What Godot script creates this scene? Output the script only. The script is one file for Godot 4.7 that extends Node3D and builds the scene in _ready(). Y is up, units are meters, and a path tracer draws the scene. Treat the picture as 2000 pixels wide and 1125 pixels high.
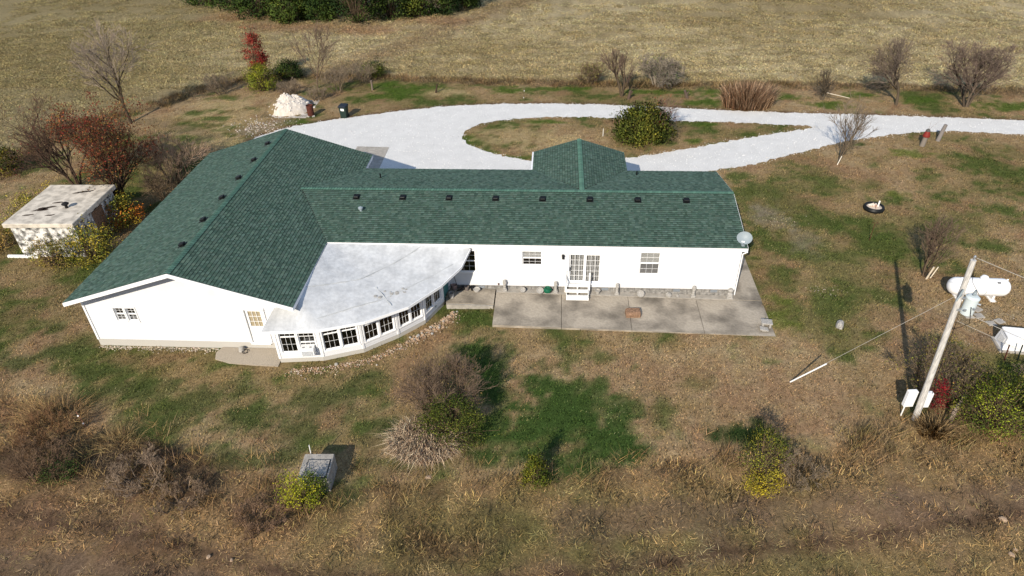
extends Node3D
# A white ranch house with green shingle roofs, seen from the air. Units are metres, y is up; the main front wall stands on z = 0.

var rng := RandomNumberGenerator.new()
var M := {}
var taken := {}

# ---------------------------------------------------------------- mesh builder
class MB:
	var V := PackedVector3Array()
	var N := PackedVector3Array()
	var C := PackedColorArray()
	var col := Color.WHITE
	func tri(a: Vector3, b: Vector3, c: Vector3) -> void:      # a, b, c run counter-clockwise as seen from outside
		var n := (b - a).cross(c - a).normalized()
		V.push_back(a); V.push_back(c); V.push_back(b)
		N.push_back(n); N.push_back(n); N.push_back(n)
		C.push_back(col); C.push_back(col); C.push_back(col)
	func trin(a: Vector3, b: Vector3, c: Vector3, na: Vector3, nb: Vector3, nc: Vector3) -> void:
		V.push_back(a); V.push_back(c); V.push_back(b)
		N.push_back(na); N.push_back(nc); N.push_back(nb)
		C.push_back(col); C.push_back(col); C.push_back(col)
	func quad(a: Vector3, b: Vector3, c: Vector3, d: Vector3) -> void:
		tri(a, b, c)
		tri(a, c, d)
	func box(c: Vector3, s: Vector3, b := Basis.IDENTITY) -> void:
		var h := s * 0.5
		var p: Array[Vector3] = []
		for i in 8:
			p.append(c + b * Vector3(h.x if i & 1 else -h.x, h.y if i & 2 else -h.y, h.z if i & 4 else -h.z))
		quad(p[4], p[5], p[7], p[6])
		quad(p[1], p[0], p[2], p[3])
		quad(p[5], p[1], p[3], p[7])
		quad(p[0], p[4], p[6], p[2])
		quad(p[6], p[7], p[3], p[2])
		quad(p[0], p[1], p[5], p[4])
	func bevel(c: Vector3, s: Vector3, r: float, b := Basis.IDENTITY) -> void:   # box with chamfered upright and top edges
		var h := s * 0.5
		var ring := func(ins: float, y: float) -> Array:
			var x := h.x - ins
			var z := h.z - ins
			var q := r
			return [Vector3(-x + q, y, z), Vector3(x - q, y, z), Vector3(x, y, z - q), Vector3(x, y, -z + q), Vector3(x - q, y, -z), Vector3(-x + q, y, -z), Vector3(-x, y, -z + q), Vector3(-x, y, z - q)]
		var rs := [ring.call(0.0, -h.y), ring.call(0.0, h.y - r), ring.call(r, h.y)]
		for k in 2:
			for i in 8:
				var j := (i + 1) % 8
				quad(c + b * rs[k][i], c + b * rs[k][j], c + b * rs[k + 1][j], c + b * rs[k + 1][i])
		for i in range(1, 7):
			tri(c + b * rs[2][0], c + b * rs[2][i], c + b * rs[2][i + 1])
			tri(c + b * rs[0][0], c + b * rs[0][i + 1], c + b * rs[0][i])
	func tube(a: Vector3, b: Vector3, ra: float, rb: float, sides := 6, caps := false) -> void:
		var d := (b - a).normalized()
		var u := d.cross(Vector3.UP if absf(d.y) < 0.9 else Vector3.RIGHT).normalized()
		var w := d.cross(u)
		for i in sides:
			var t0 := TAU * i / sides
			var t1 := TAU * (i + 1) / sides
			var n0 := u * cos(t0) + w * sin(t0)
			var n1 := u * cos(t1) + w * sin(t1)
			trin(a + n0 * ra, a + n1 * ra, b + n1 * rb, n0, n1, n1)
			trin(a + n0 * ra, b + n1 * rb, b + n0 * rb, n0, n1, n0)
			if caps:
				tri(b, b + n0 * rb, b + n1 * rb)
				tri(a, a + n1 * ra, a + n0 * ra)
	func path(pts: Array, r: float, sides := 6) -> void:
		for i in pts.size() - 1:
			tube(pts[i], pts[i + 1], r, r, sides, i == 0 or i == pts.size() - 2)
	func lathe(c: Vector3, prof: Array, seg := 16, b := Basis.IDENTITY) -> void:   # prof: Vector2(radius, height) from the bottom up
		for k in prof.size() - 1:
			var p: Vector2 = prof[k]
			var q: Vector2 = prof[k + 1]
			var dn := Vector2(q.y - p.y, p.x - q.x).normalized()
			for i in seg:
				var t0 := TAU * i / seg
				var t1 := TAU * (i + 1) / seg
				var c0 := Vector3(sin(t0), 0, cos(t0))
				var c1 := Vector3(sin(t1), 0, cos(t1))
				var n0 := b * (c0 * dn.x + Vector3.UP * dn.y)
				var n1 := b * (c1 * dn.x + Vector3.UP * dn.y)
				var a0 := c + b * (c0 * p.x + Vector3.UP * p.y)
				var a1 := c + b * (c1 * p.x + Vector3.UP * p.y)
				var b0 := c + b * (c0 * q.x + Vector3.UP * q.y)
				var b1 := c + b * (c1 * q.x + Vector3.UP * q.y)
				if p.x > 1e-4:
					trin(a0, a1, b1, n0, n1, n1)
				if q.x > 1e-4:
					trin(a0, b1, b0, n0, n1, n0)
	func prism(poly: Array, y0: float, y1: float) -> void:        # poly: Vector2(x, z) counter-clockwise seen from above
		var pv := PackedVector2Array(poly)
		var idx := Geometry2D.triangulate_polygon(pv)
		for i in range(0, idx.size(), 3):
			var a := pv[idx[i]]
			var bb := pv[idx[i + 1]]
			var cc := pv[idx[i + 2]]
			if (bb - a).cross(cc - a) > 0:
				var t := bb
				bb = cc
				cc = t
			tri(Vector3(a.x, y1, a.y), Vector3(bb.x, y1, bb.y), Vector3(cc.x, y1, cc.y))
			tri(Vector3(a.x, y0, a.y), Vector3(cc.x, y0, cc.y), Vector3(bb.x, y0, bb.y))
		var area := 0.0
		for i in pv.size():
			area += pv[i].cross(pv[(i + 1) % pv.size()])
		for i in pv.size():
			var a := pv[i]
			var bb := pv[(i + 1) % pv.size()]
			if area > 0:
				var t := a
				a = bb
				bb = t
			quad(Vector3(a.x, y0, a.y), Vector3(bb.x, y0, bb.y), Vector3(bb.x, y1, bb.y), Vector3(a.x, y1, a.y))
	func leaf(p: Vector3, d: Vector3, side: Vector3, l: float, w: float, n: Vector3) -> void:   # a folded diamond
		var q := p + d * l
		var m := p + d * (l * 0.45)
		if side.cross(d).dot(n) < 0.0:
			side = -side
		trin(p, m + side * w, q, n, n, n)
		trin(p, q, m - side * w, n, n, n)
	func mesh(mat: Material) -> ArrayMesh:
		var a := []
		a.resize(Mesh.ARRAY_MAX)
		a[Mesh.ARRAY_VERTEX] = V
		a[Mesh.ARRAY_NORMAL] = N
		a[Mesh.ARRAY_COLOR] = C
		var m := ArrayMesh.new()
		m.add_surface_from_arrays(Mesh.PRIMITIVE_TRIANGLES, a)
		m.surface_set_material(0, mat)
		return m

func put(called: String, mb: MB, mat: Material, parent: Node = self, at := Vector3.ZERO) -> MeshInstance3D:
	return put_mesh(called, mb.mesh(mat), parent, at)

func put_mesh(called: String, m: Mesh, parent: Node = self, at := Vector3.ZERO) -> MeshInstance3D:
	var o := MeshInstance3D.new()
	o.mesh = m
	o.name = numbered(called, parent)
	parent.add_child(o, true)
	o.position = at
	return o

func numbered(called: String, parent: Node) -> String:
	var k := str(parent.get_instance_id()) + called
	taken[k] = taken.get(k, -1) + 1
	return called if taken[k] == 0 else "%s_%03d" % [called, taken[k]]

func thing(called: String, label: String, category: String, at := Vector3.ZERO, turn := 0.0, group := "") -> Node3D:
	var o := Node3D.new()
	o.name = numbered(called, self)
	add_child(o, true)
	o.position = at
	o.rotation.y = turn
	return tag(o, label, category, group)

func tag(o: Node3D, label: String, category: String, group := "") -> Node3D:
	o.set_meta("label", label)
	o.set_meta("category", category)
	if group:
		o.set_meta("group", group)
	return o

func kind(o: Node3D, k: String, label := "") -> Node3D:
	o.set_meta("kind", k)
	if label:
		o.set_meta("label", label)
	return o

func copy_of(o: Node3D, label: String, at: Vector3, turn := 0.0) -> Node3D:
	var c: Node3D = o.duplicate()
	c.name = numbered(String(o.name).get_slice("_0", 0), self)
	add_child(c, true)
	c.position = at
	c.rotation.y = turn
	c.set_meta("label", label)
	return c

func c8(r: float, g: float, b: float) -> Color:
	return Color(r / 255.0, g / 255.0, b / 255.0)

func vary(c: Color, lo: float, hi: float, hue := 0.05) -> Color:
	var k := rng.randf_range(lo, hi)
	return Color(clampf(c.r * k * (1.0 + rng.randf_range(-hue, hue)), 0, 1), clampf(c.g * k, 0, 1), clampf(c.b * k * (1.0 + rng.randf_range(-hue, hue)), 0, 1))

# ---------------------------------------------------------------- textures and materials
func noise_img(size: int, freq: float, seed_: int, oct := 4, type := FastNoiseLite.TYPE_SIMPLEX_SMOOTH) -> PackedByteArray:
	var n := FastNoiseLite.new()
	n.seed = seed_
	n.noise_type = type
	n.frequency = freq
	n.fractal_octaves = oct
	var im := n.get_seamless_image(size, size)
	im.convert(Image.FORMAT_L8)
	return im.get_data()

func grey_tex(d: PackedByteArray, size: int) -> ImageTexture:
	return ImageTexture.create_from_image(Image.create_from_data(size, size, false, Image.FORMAT_L8, d))

func remap8(d: PackedByteArray, lo: float, hi: float, pw := 1.0) -> PackedByteArray:
	var lut := PackedByteArray()
	for i in 256:
		lut.append(int(clampf(lerpf(lo, hi, pow(i / 255.0, pw)), 0, 1) * 255))
	var o := d.duplicate()
	for i in o.size():
		o[i] = lut[d[i]]
	return o

func mul8(a: PackedByteArray, b: PackedByteArray) -> PackedByteArray:
	var o := a.duplicate()
	for i in o.size():
		o[i] = a[i] * b[i] / 255
	return o

func normal_tex(d: PackedByteArray, size: int, strength: float) -> ImageTexture:
	var im := Image.create_from_data(size, size, false, Image.FORMAT_L8, d)
	im.convert(Image.FORMAT_RGBA8)
	im.bump_map_to_normal_map(strength)
	return ImageTexture.create_from_image(im)

func mat(called: String, c: Color, rough := 0.9, vertex := false) -> StandardMaterial3D:
	var m := StandardMaterial3D.new()
	m.resource_name = called
	m.albedo_color = c
	m.roughness = rough
	m.metallic_specular = 0.35
	m.vertex_color_use_as_albedo = vertex
	m.vertex_color_is_srgb = vertex
	M[called] = m
	return m

func tri_map(m: StandardMaterial3D, t: Texture2D, metres: float, nrm: Texture2D = null, ns := 1.0) -> void:
	m.albedo_texture = t
	m.uv1_triplanar = true
	m.uv1_world_triplanar = true
	m.uv1_scale = Vector3.ONE / metres
	if nrm:
		m.normal_enabled = true
		m.normal_texture = nrm
		m.normal_scale = ns

func detail(m: StandardMaterial3D, t: Texture2D, metres: float) -> void:
	m.detail_enabled = true
	m.detail_blend_mode = BaseMaterial3D.BLEND_MODE_MUL
	m.detail_albedo = t
	m.detail_uv_layer = BaseMaterial3D.DETAIL_UV_2
	m.uv2_triplanar = true
	m.uv2_world_triplanar = true
	m.uv2_scale = Vector3.ONE / metres

func grass_strokes(size: int, seed_: int) -> PackedByteArray:
	var r := RandomNumberGenerator.new()
	r.seed = seed_
	var d := remap8(noise_img(size, 0.03, seed_, 5), 0.66, 0.95)
	for k in size * size / 22:
		var x := r.randf() * size
		var y := r.randf() * size
		var a := r.randf() * TAU
		var dx := cos(a)
		var dy := sin(a)
		var v := int(clampf(r.randfn(208, 46), 84, 255))
		for s in r.randi_range(5, 13):
			d[posmod(int(y + dy * s), size) * size + posmod(int(x + dx * s), size)] = v
	return d

func make_materials() -> void:
	var gd := grass_strokes(1024, 5)
	var grass_t := grey_tex(gd, 1024)
	var fine := noise_img(512, 0.06, 3, 5)
	var fine_t := grey_tex(remap8(fine, 0.72, 1.0), 512)
	var fine_n := normal_tex(fine, 512, 6.0)
	var blot := noise_img(512, 0.012, 9, 5)
	var blot_t := grey_tex(remap8(blot, 0.62, 1.0), 512)
	var speck := noise_img(512, 0.22, 12, 3)
	var speck_t := grey_tex(remap8(speck, 0.55, 1.0, 0.6), 512)
	var g := mat("soil and grass", Color.WHITE, 1.0, true)
	g.metallic_specular = 0.1
	tri_map(g, grass_t, 5.3, normal_tex(gd, 1024, 5.0), 0.8)
	detail(g, grey_tex(remap8(blot, 0.82, 1.0), 512), 3.1)
	mat("grass blades", Color.WHITE, 0.9, true).metallic_specular = 0.15
	M["grass blades"].backlight_enabled = true
	M["grass blades"].backlight = Color(0.25, 0.25, 0.2)
	mat("leaves", Color.WHITE, 0.75, true).metallic_specular = 0.25
	M["leaves"].backlight_enabled = true
	M["leaves"].backlight = Color(0.35, 0.35, 0.2)
	mat("bark", Color.WHITE, 0.95, true).metallic_specular = 0.15
	var gr := mat("white gravel", c8(231, 229, 225), 1.0)
	gr.metallic_specular = 0.15
	var cell := noise_img(1024, 0.13, 4, 2)
	tri_map(gr, grey_tex(remap8(cell, 0.62, 1.04, 0.45), 1024), 9.0, normal_tex(cell, 1024, 3.0), 0.35)
	detail(gr, grey_tex(remap8(blot, 0.95, 1.0), 512), 9.5)
	mat("loose stone", Color.WHITE, 0.95, true)
	var co := mat("concrete", c8(208, 200, 188), 0.92)
	tri_map(co, grey_tex(remap8(blot, 0.8, 1.0), 512), 2.9, fine_n, 0.25)
	detail(co, fine_t, 0.9)
	var cd := mat("dirty concrete", c8(176, 165, 149), 0.95)
	var streak := mul8(remap8(noise_img(512, 0.005, 21, 6), 0.58, 1.18), remap8(fine, 0.9, 1.0))
	tri_map(cd, grey_tex(streak, 512), 5.7, fine_n, 0.2)
	var ag := mat("exposed aggregate", c8(214, 200, 180), 1.0)
	tri_map(ag, speck_t, 1.2, normal_tex(speck, 512, 8.0), 0.8)
	var bl := mat("foundation block", c8(168, 164, 158), 0.95)
	tri_map(bl, blot_t, 1.7, fine_n, 0.5)
	var wf := mat("flaking white wall", c8(225, 222, 216), 0.9)
	tri_map(wf, grey_tex(remap8(noise_img(512, 0.011, 33, 6), 0.1, 1.6), 512), 3.1)
	var sd := mat("white siding", c8(217, 217, 218), 0.55)
	tri_map(sd, grey_tex(remap8(blot, 0.95, 1.0), 512), 5.0)
	mat("white trim", c8(236, 236, 236), 0.5)
	mat("white paint", c8(232, 231, 228), 0.5)
	var me := mat("roof membrane", c8(211, 212, 212), 0.6)
	var wr := noise_img(1024, 0.006, 41, 6)
	tri_map(me, grey_tex(remap8(wr, 0.87, 1.03), 1024), 7.0, normal_tex(noise_img(512, 0.015, 44, 4), 512, 6.0), 0.25)
	detail(me, grey_tex(remap8(blot, 0.9, 1.02), 512), 1.7)
	var sh := mat("shingle granules", Color.WHITE, 0.95, true)
	sh.metallic_specular = 0.3
	tri_map(sh, grey_tex(remap8(speck, 0.75, 1.0), 512), 0.8)
	mat("painted", Color.WHITE, 0.6, true)
	mat("black plastic", c8(20, 22, 22), 0.5)
	var gl := mat("window glass", Color(0.02, 0.022, 0.025, 0.62), 0.08)
	gl.transparency = BaseMaterial3D.TRANSPARENCY_ALPHA
	gl.metallic_specular = 0.5
	var gc := mat("clear glass", Color(0.1, 0.1, 0.1, 0.07), 0.08)
	gc.transparency = BaseMaterial3D.TRANSPARENCY_ALPHA
	gc.metallic_specular = 0.5
	mat("room", c8(60, 56, 52), 0.95)
	mat("blind", c8(150, 150, 150), 0.8)
	mat("white blind", c8(215, 215, 212), 0.8)
	mat("tan blind", c8(196, 182, 152), 0.8)
	var wo := mat("weathered wood", c8(214, 210, 204), 0.9)
	wo.uv1_triplanar = true
	wo.uv1_world_triplanar = true
	wo.uv1_scale = Vector3(6.0, 0.45, 6.0)
	wo.albedo_texture = grey_tex(remap8(noise_img(256, 0.02, 51, 5), 0.68, 1.1), 256)
	var rs := mat("rust", c8(104, 58, 46), 0.9)
	tri_map(rs, blot_t, 0.8, fine_n, 0.4)
	var rk := mat("sandstone", c8(166, 132, 106), 0.95)
	tri_map(rk, blot_t, 0.9, fine_n, 0.8)
	mat("grey steel", c8(150, 155, 160), 0.45).metallic = 0.4
	mat("white enamel", c8(236, 236, 236), 0.35)
	mat("dish grey", c8(138, 149, 154), 0.45)
	var ca := mat("cast stone", c8(205, 200, 192), 0.95)
	tri_map(ca, blot_t, 0.35, fine_n, 0.9)
	mat("dark iron", c8(30, 28, 27), 0.7)
	mat("bin plastic", c8(34, 50, 44), 0.5)
	mat("bin lid", c8(32, 38, 48), 0.5)
	mat("green glaze", c8(24, 92, 66), 0.35)
	mat("teal paint", c8(70, 120, 120), 0.6)
	mat("grey sealant", c8(172, 174, 174), 0.8)
	mat("transformer grey", c8(196, 206, 208), 0.45)
	mat("pale footing", c8(182, 178, 170), 0.9)
	mat("tar", c8(66, 54, 46), 0.9)
	mat("wire", c8(170, 165, 155), 0.5)

# ---------------------------------------------------------------- the ground: colour and cover by place
const GX0 := -66.0
const GZ0 := -46.0
const GS := 0.3
const GW := 360
const GH := 225
var gcol := PackedColorArray()
var gmask := PackedFloat32Array()     # how much grass grows there, 0 to 1
var grough := PackedFloat32Array()    # 0 mown lawn, 1 rough growth
var nA := FastNoiseLite.new()
var nB := FastNoiseLite.new()
var nC := FastNoiseLite.new()

const FENCE := [Vector2(-53, -2), Vector2(-51.4, -13.6), Vector2(-51.5, -17.7), Vector2(-51.6, -22.7), Vector2(-49.8, -25.3), Vector2(-46.2, -28.5), Vector2(-43.8, -33.0), Vector2(-40.7, -35.6), Vector2(-36.8, -36.4), Vector2(-28.4, -36.4), Vector2(-19, -35.2), Vector2(-9.1, -34.7), Vector2(0.6, -34.1), Vector2(10.2, -34.3), Vector2(19.4, -34), Vector2(32.4, -32.6), Vector2(60, -30)]
const VERGE := [Vector2(60, 6), Vector2(10.5, 9.3), Vector2(6.3, 9.6), Vector2(4.2, 10.2), Vector2(1.5, 10.8), Vector2(-1.7, 11.2), Vector2(-4.9, 11.6), Vector2(-8.2, 12.3), Vector2(-11.3, 12.7), Vector2(-14.4, 13.1), Vector2(-17.4, 13.5), Vector2(-20.4, 13.4), Vector2(-22, 12.7), Vector2(-24.4, 12.2), Vector2(-26.8, 11.6), Vector2(-29.2, 11.2), Vector2(-32, 10.2), Vector2(-35, 9.0), Vector2(-42, 6.5), Vector2(-53, 2)]
const DRIVE := [Vector2(-34.6, -20.6), Vector2(-34.0, -21.8), Vector2(-32.5, -23.3), Vector2(-29.4, -24.9), Vector2(-26.1, -26.2), Vector2(-22.7, -27.5), Vector2(-19.6, -28.4), Vector2(-15.5, -28.95), Vector2(-10.9, -29.2), Vector2(-6.4, -29.0), Vector2(-0.1, -28.3), Vector2(5.1, -27.6), Vector2(10.1, -27.1), Vector2(16.9, -26.7), Vector2(23, -26.2), Vector2(28.8, -25.6), Vector2(48, -23.6), Vector2(48, -20.6), Vector2(27.4, -22.7), Vector2(23.6, -23.1), Vector2(21.3, -23.3), Vector2(18.8, -23.0), Vector2(16.1, -22.2), Vector2(13, -21.2), Vector2(10.6, -20.0), Vector2(7.9, -18.4), Vector2(5.3, -17.0), Vector2(2.1, -15.8), Vector2(-1.0, -14.6), Vector2(-5.0, -13.2), Vector2(-11.3, -12.6), Vector2(-21.0, -12.6), Vector2(-22.4, -12.2), Vector2(-33.5, -12.2)]
const ISLAND := [Vector2(-17.4, -21.5), Vector2(-17.1, -23.2), Vector2(-15.8, -24.6), Vector2(-13.5, -25.4), Vector2(-10.9, -25.8), Vector2(-7.4, -26.0), Vector2(-4.7, -25.8), Vector2(-0.5, -25.2), Vector2(4.6, -25.0), Vector2(8.6, -24.5), Vector2(12.0, -24.15), Vector2(9.1, -23.0), Vector2(4.7, -21.4), Vector2(0.4, -19.4), Vector2(-4.5, -17.5), Vector2(-9.1, -16.8), Vector2(-11.8, -17.1), Vector2(-14.7, -18.4), Vector2(-16.5, -19.8)]
const TRACK := [Vector2(-40, 13.5), Vector2(-33, 15.0), Vector2(-29, 15.7), Vector2(-25.7, 16.0), Vector2(-23.6, 16.4), Vector2(-21.4, 16.9), Vector2(-19.5, 17.4), Vector2(-14, 17.9), Vector2(-9.2, 17.1), Vector2(-5.6, 16.4), Vector2(-3.6, 15.9), Vector2(0.2, 15.3), Vector2(3.1, 14.7), Vector2(8.2, 13.7), Vector2(20, 12)]

func seg_dist(p: Vector2, line: Array) -> float:
	var best := 1e9
	for i in line.size() - 1:
		best = minf(best, Geometry2D.get_closest_point_to_segment(p, line[i], line[i + 1]).distance_squared_to(p))
	return sqrt(best)

func gi(x: float, z: float) -> int:
	return clampi(int((z - GZ0) / GS + 0.5), 0, GH - 1) * GW + clampi(int((x - GX0) / GS + 0.5), 0, GW - 1)

func field_colour(x: float, z: float) -> Color:
	var a := nA.get_noise_2d(x * 0.35, z * 0.8)
	var b := nB.get_noise_2d(x * 0.5, z * 1.6)
	var c := c8(222, 202, 160).lerp(c8(188, 168, 126), clampf(0.40 + a * 1.2 + b * 0.7, 0, 1))
	c = c.lerp(c8(158, 142, 106), clampf(nB.get_noise_2d(x * 1.1 + 50, z * 2.4) * 1.3 + nC.get_noise_2d(x * 0.7, z * 1.3) * 0.7, 0, 0.6))
	var worn := absf(z + 36.4 + (x + 33.6) * 1.65)                 # the worn way that runs up past the cedars
	if x < -12:
		c = c.lerp(c8(166, 142, 112), clampf(0.75 - worn / 9.0, 0, 1))
	var left := clampf((-34.0 - x) / 26.0, 0, 1)                   # the left of the field is greener
	c = c.lerp(c8(160, 146, 108), left * 0.6)
	return c

func blob(x: float, z: float, rx: float, rz: float, c: Color, k := 0.85, turn := 0.0) -> void:
	var rr := maxf(rx, rz) * 1.6
	var i0 := clampi(int((x - rr - GX0) / GS), 0, GW - 1)
	var i1 := clampi(int((x + rr - GX0) / GS), 0, GW - 1)
	var j0 := clampi(int((z - rr - GZ0) / GS), 0, GH - 1)
	var j1 := clampi(int((z + rr - GZ0) / GS), 0, GH - 1)
	var cs := cos(turn)
	var sn := sin(turn)
	for j in range(j0, j1 + 1):
		for i in range(i0, i1 + 1):
			var px := GX0 + i * GS
			var pz := GZ0 + j * GS
			var dx := px - x
			var dz := pz - z
			var u := (dx * cs + dz * sn) / rx
			var v := (-dx * sn + dz * cs) / rz
			var d := sqrt(u * u + v * v) + nB.get_noise_2d(px * 2.2, pz * 2.2) * 0.8 + nC.get_noise_2d(px * 1.6, pz * 1.6) * 0.55
			var t := clampf((1.15 - d) / 0.7, 0, 1)
			if t > 0:
				var n := j * GW + i
				gcol[n] = gcol[n].lerp(c, t * k)

func stroke(line: Array, half: float, c: Color, k: float, mask := -1.0, rough := -1.0) -> void:
	for s in line.size() - 1:
		var a: Vector2 = line[s]
		var b: Vector2 = line[s + 1]
		var i0 := clampi(int((minf(a.x, b.x) - half * 1.6 - GX0) / GS), 0, GW - 1)
		var i1 := clampi(int((maxf(a.x, b.x) + half * 1.6 - GX0) / GS), 0, GW - 1)
		var j0 := clampi(int((minf(a.y, b.y) - half * 1.6 - GZ0) / GS), 0, GH - 1)
		var j1 := clampi(int((maxf(a.y, b.y) + half * 1.6 - GZ0) / GS), 0, GH - 1)
		for j in range(j0, j1 + 1):
			for i in range(i0, i1 + 1):
				var p := Vector2(GX0 + i * GS, GZ0 + j * GS)
				var d := Geometry2D.get_closest_point_to_segment(p, a, b).distance_to(p) / half + nB.get_noise_2d(p.x * 3, p.y * 3) * 0.6
				var t := clampf((1.15 - d) / 0.5, 0, 1)
				if t > 0:
					var n := j * GW + i
					gcol[n] = gcol[n].lerp(c, t * k)
					if mask >= 0:
						gmask[n] = lerpf(gmask[n], mask, t)
					if rough >= 0:
						grough[n] = maxf(grough[n], rough * t)

func clear(poly: Array, grow := 0.0) -> void:
	var pv := PackedVector2Array(poly)
	if grow != 0.0:
		pv = Geometry2D.offset_polygon(pv, grow)[0]
	var lo := pv[0]
	var hi := pv[0]
	for p in pv:
		lo = lo.min(p)
		hi = hi.max(p)
	for j in range(clampi(int((lo.y - GZ0) / GS), 0, GH - 1), clampi(int((hi.y - GZ0) / GS) + 2, 0, GH)):
		for i in range(clampi(int((lo.x - GX0) / GS), 0, GW - 1), clampi(int((hi.x - GX0) / GS) + 2, 0, GW)):
			if Geometry2D.is_point_in_polygon(Vector2(GX0 + i * GS, GZ0 + j * GS), pv):
				gmask[j * GW + i] = 0.0

func plan_ground() -> void:
	nA.seed = 11; nA.frequency = 0.06; nA.fractal_octaves = 3
	nB.seed = 23; nB.frequency = 0.22; nB.fractal_octaves = 3
	nC.seed = 37; nC.frequency = 0.8; nC.fractal_octaves = 2
	gcol.resize(GW * GH); gmask.resize(GW * GH); grough.resize(GW * GH)
	var yard := PackedVector2Array(FENCE + VERGE)
	var brown := c8(190, 160, 120)
	var tan := c8(204, 180, 142)
	var mixed := c8(144, 132, 88)
	var green := c8(94, 110, 58)
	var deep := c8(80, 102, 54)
	var rust := c8(176, 138, 108)
	var bright := c8(112, 130, 58)
	for j in GH:
		for i in GW:
			var x := GX0 + i * GS
			var z := GZ0 + j * GS
			var n := j * GW + i
			var a := nA.get_noise_2d(x, z)
			var b := nB.get_noise_2d(x, z)
			var d := nC.get_noise_2d(x, z)
			var c: Color
			gmask[n] = 1.0
			if Geometry2D.is_point_in_polygon(Vector2(x, z), yard):
				var wet := clampf((-x - 14.0) / 18.0, 0, 1) * clampf((z + 4.0) / 10.0, 0, 1)     # the lower left lawn is greener
				c = brown.lerp(mixed, clampf(0.36 + a * 1.1 + b * 0.9 + wet * 0.28, 0, 1))
				c = c.lerp(tan, clampf(-0.1 - a * 0.9 + d * 0.8, 0, 0.7))
				c = c.lerp(green, clampf((b * 1.15 + a * 0.7 + d * 0.85 - 0.24 + wet * 0.30) * 1.9, 0, 0.8))
				c = c.lerp(rust, clampf((nB.get_noise_2d(x + 90, z - 40) - 0.2) * 2.0, 0, 0.5))
			elif z > 0 and x > -60:
				c = c8(180, 148, 108).lerp(c8(128, 120, 78), clampf(0.45 + a * 1.3 + b * 0.9, 0, 1))
				c = c.lerp(c8(140, 110, 86), clampf((b - a * 0.7 - 0.05) * 1.5, 0, 0.7))
				c = c.lerp(c8(196, 164, 122), clampf((x + 8.0) / 18.0, 0, 0.5) * clampf(0.5 + b, 0, 1))
				grough[n] = 1.0
			else:
				c = field_colour(x, z)
				grough[n] = 0.6
			gcol[n] = c
	# the lawn's patches
	for p in [[3.7, -14.8, 1.3, 0.6], [6.1, -14.4, 1.1, 0.5], [8.3, -14.6, 1.0, 0.4], [3.6, -12.0, 1.8, 1.2], [3.8, -5.1, 1.3, 1.1], [3.7, -2.6, 1.0, 0.8], [5.2, 0.3, 1.5, 1.3], [5.9, -4.3, 2.2, 0.8], [8.8, -0.4, 0.5, 0.5], [16.9, -5.8, 1.4, 0.8], [10.7, -6.8, 1.2, 0.7], [4.7, 4.9, 0.5, 0.5], [-3.0, 7.0, 0.9, 0.5], [-1.6, 9.5, 0.6, 0.4], [-4.6, 8.7, 0.5, 0.4], [19.2, -10.3, 2.0, 0.8], [12.9, -11.6, 1.4, 0.5], [7.4, -8.2, 2.6, 0.7], [15.5, -8.6, 0.9, 0.4], [-7.2, 5.3, 0.8, 0.4], [6.8, 3.0, 0.9, 0.4]]:
		blob(p[0], p[1], p[2], p[3], green, 0.85)
	for p in [[5.0, -11.0, 3.0, 3.4], [6.2, -3.4, 3.2, 3.2], [4.2, 2.0, 2.2, 2.6], [9.0, -14.0, 4.0, 1.6], [14.5, -8.0, 4.0, 1.8]]:
		blob(p[0], p[1], p[2], p[3], c8(126, 126, 78), 0.5)
	for p in [[17.1, -18.9, 2.0, 0.7], [13.6, -12.2, 1.1, 0.5], [1.9, 1.9, 0.9, 1.2], [2.6, 0.4, 0.7, 0.9], [12.0, 5.6, 2.4, 1.2], [14.5, 5.6, 2.0, 1.0]]:
		blob(p[0], p[1], p[2], p[3], bright, 0.7)
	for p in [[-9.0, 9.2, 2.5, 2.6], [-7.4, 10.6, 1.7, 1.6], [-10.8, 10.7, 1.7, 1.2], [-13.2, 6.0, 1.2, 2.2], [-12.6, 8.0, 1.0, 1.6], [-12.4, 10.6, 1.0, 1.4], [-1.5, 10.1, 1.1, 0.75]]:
		blob(p[0], p[1], p[2], p[3], deep, 0.95)  # last patch: lush grass, with the young tree's shadow painted in
	for p in [[-14.3, 2.5, 1.3, 0.85], [-13.6, 2.3, 0.9, 0.8]]:
		blob(p[0], p[1], p[2], p[3], green, 0.95)
	for p in [[-36.0, 4.0, 0.5, 0.5], [-34.5, 5.6, 1.2, 0.7], [-36.2, 6.6, 1.8, 0.8], [-29.7, 8.4, 2.6, 0.9], [-25.9, 8.8, 2.4, 1.2], [-20.2, 8.6, 1.8, 1.2], [-18.9, 7.4, 1.2, 0.7], [-22.1, 12.2, 1.9, 0.7], [-21.4, 10.6, 1.6, 0.9], [-27.0, 10.6, 2.0, 0.6], [-17.0, 10.6, 0.9, 1.0], [-16.0, 12.2, 1.2, 0.5], [-31.5, 7.2, 1.8, 0.7], [-17.7, 14.2, 1.2, 0.5], [-23.5, 9.8, 1.6, 0.8]]:
		blob(p[0], p[1], p[2], p[3], c8(94, 104, 62), 0.75)
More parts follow.
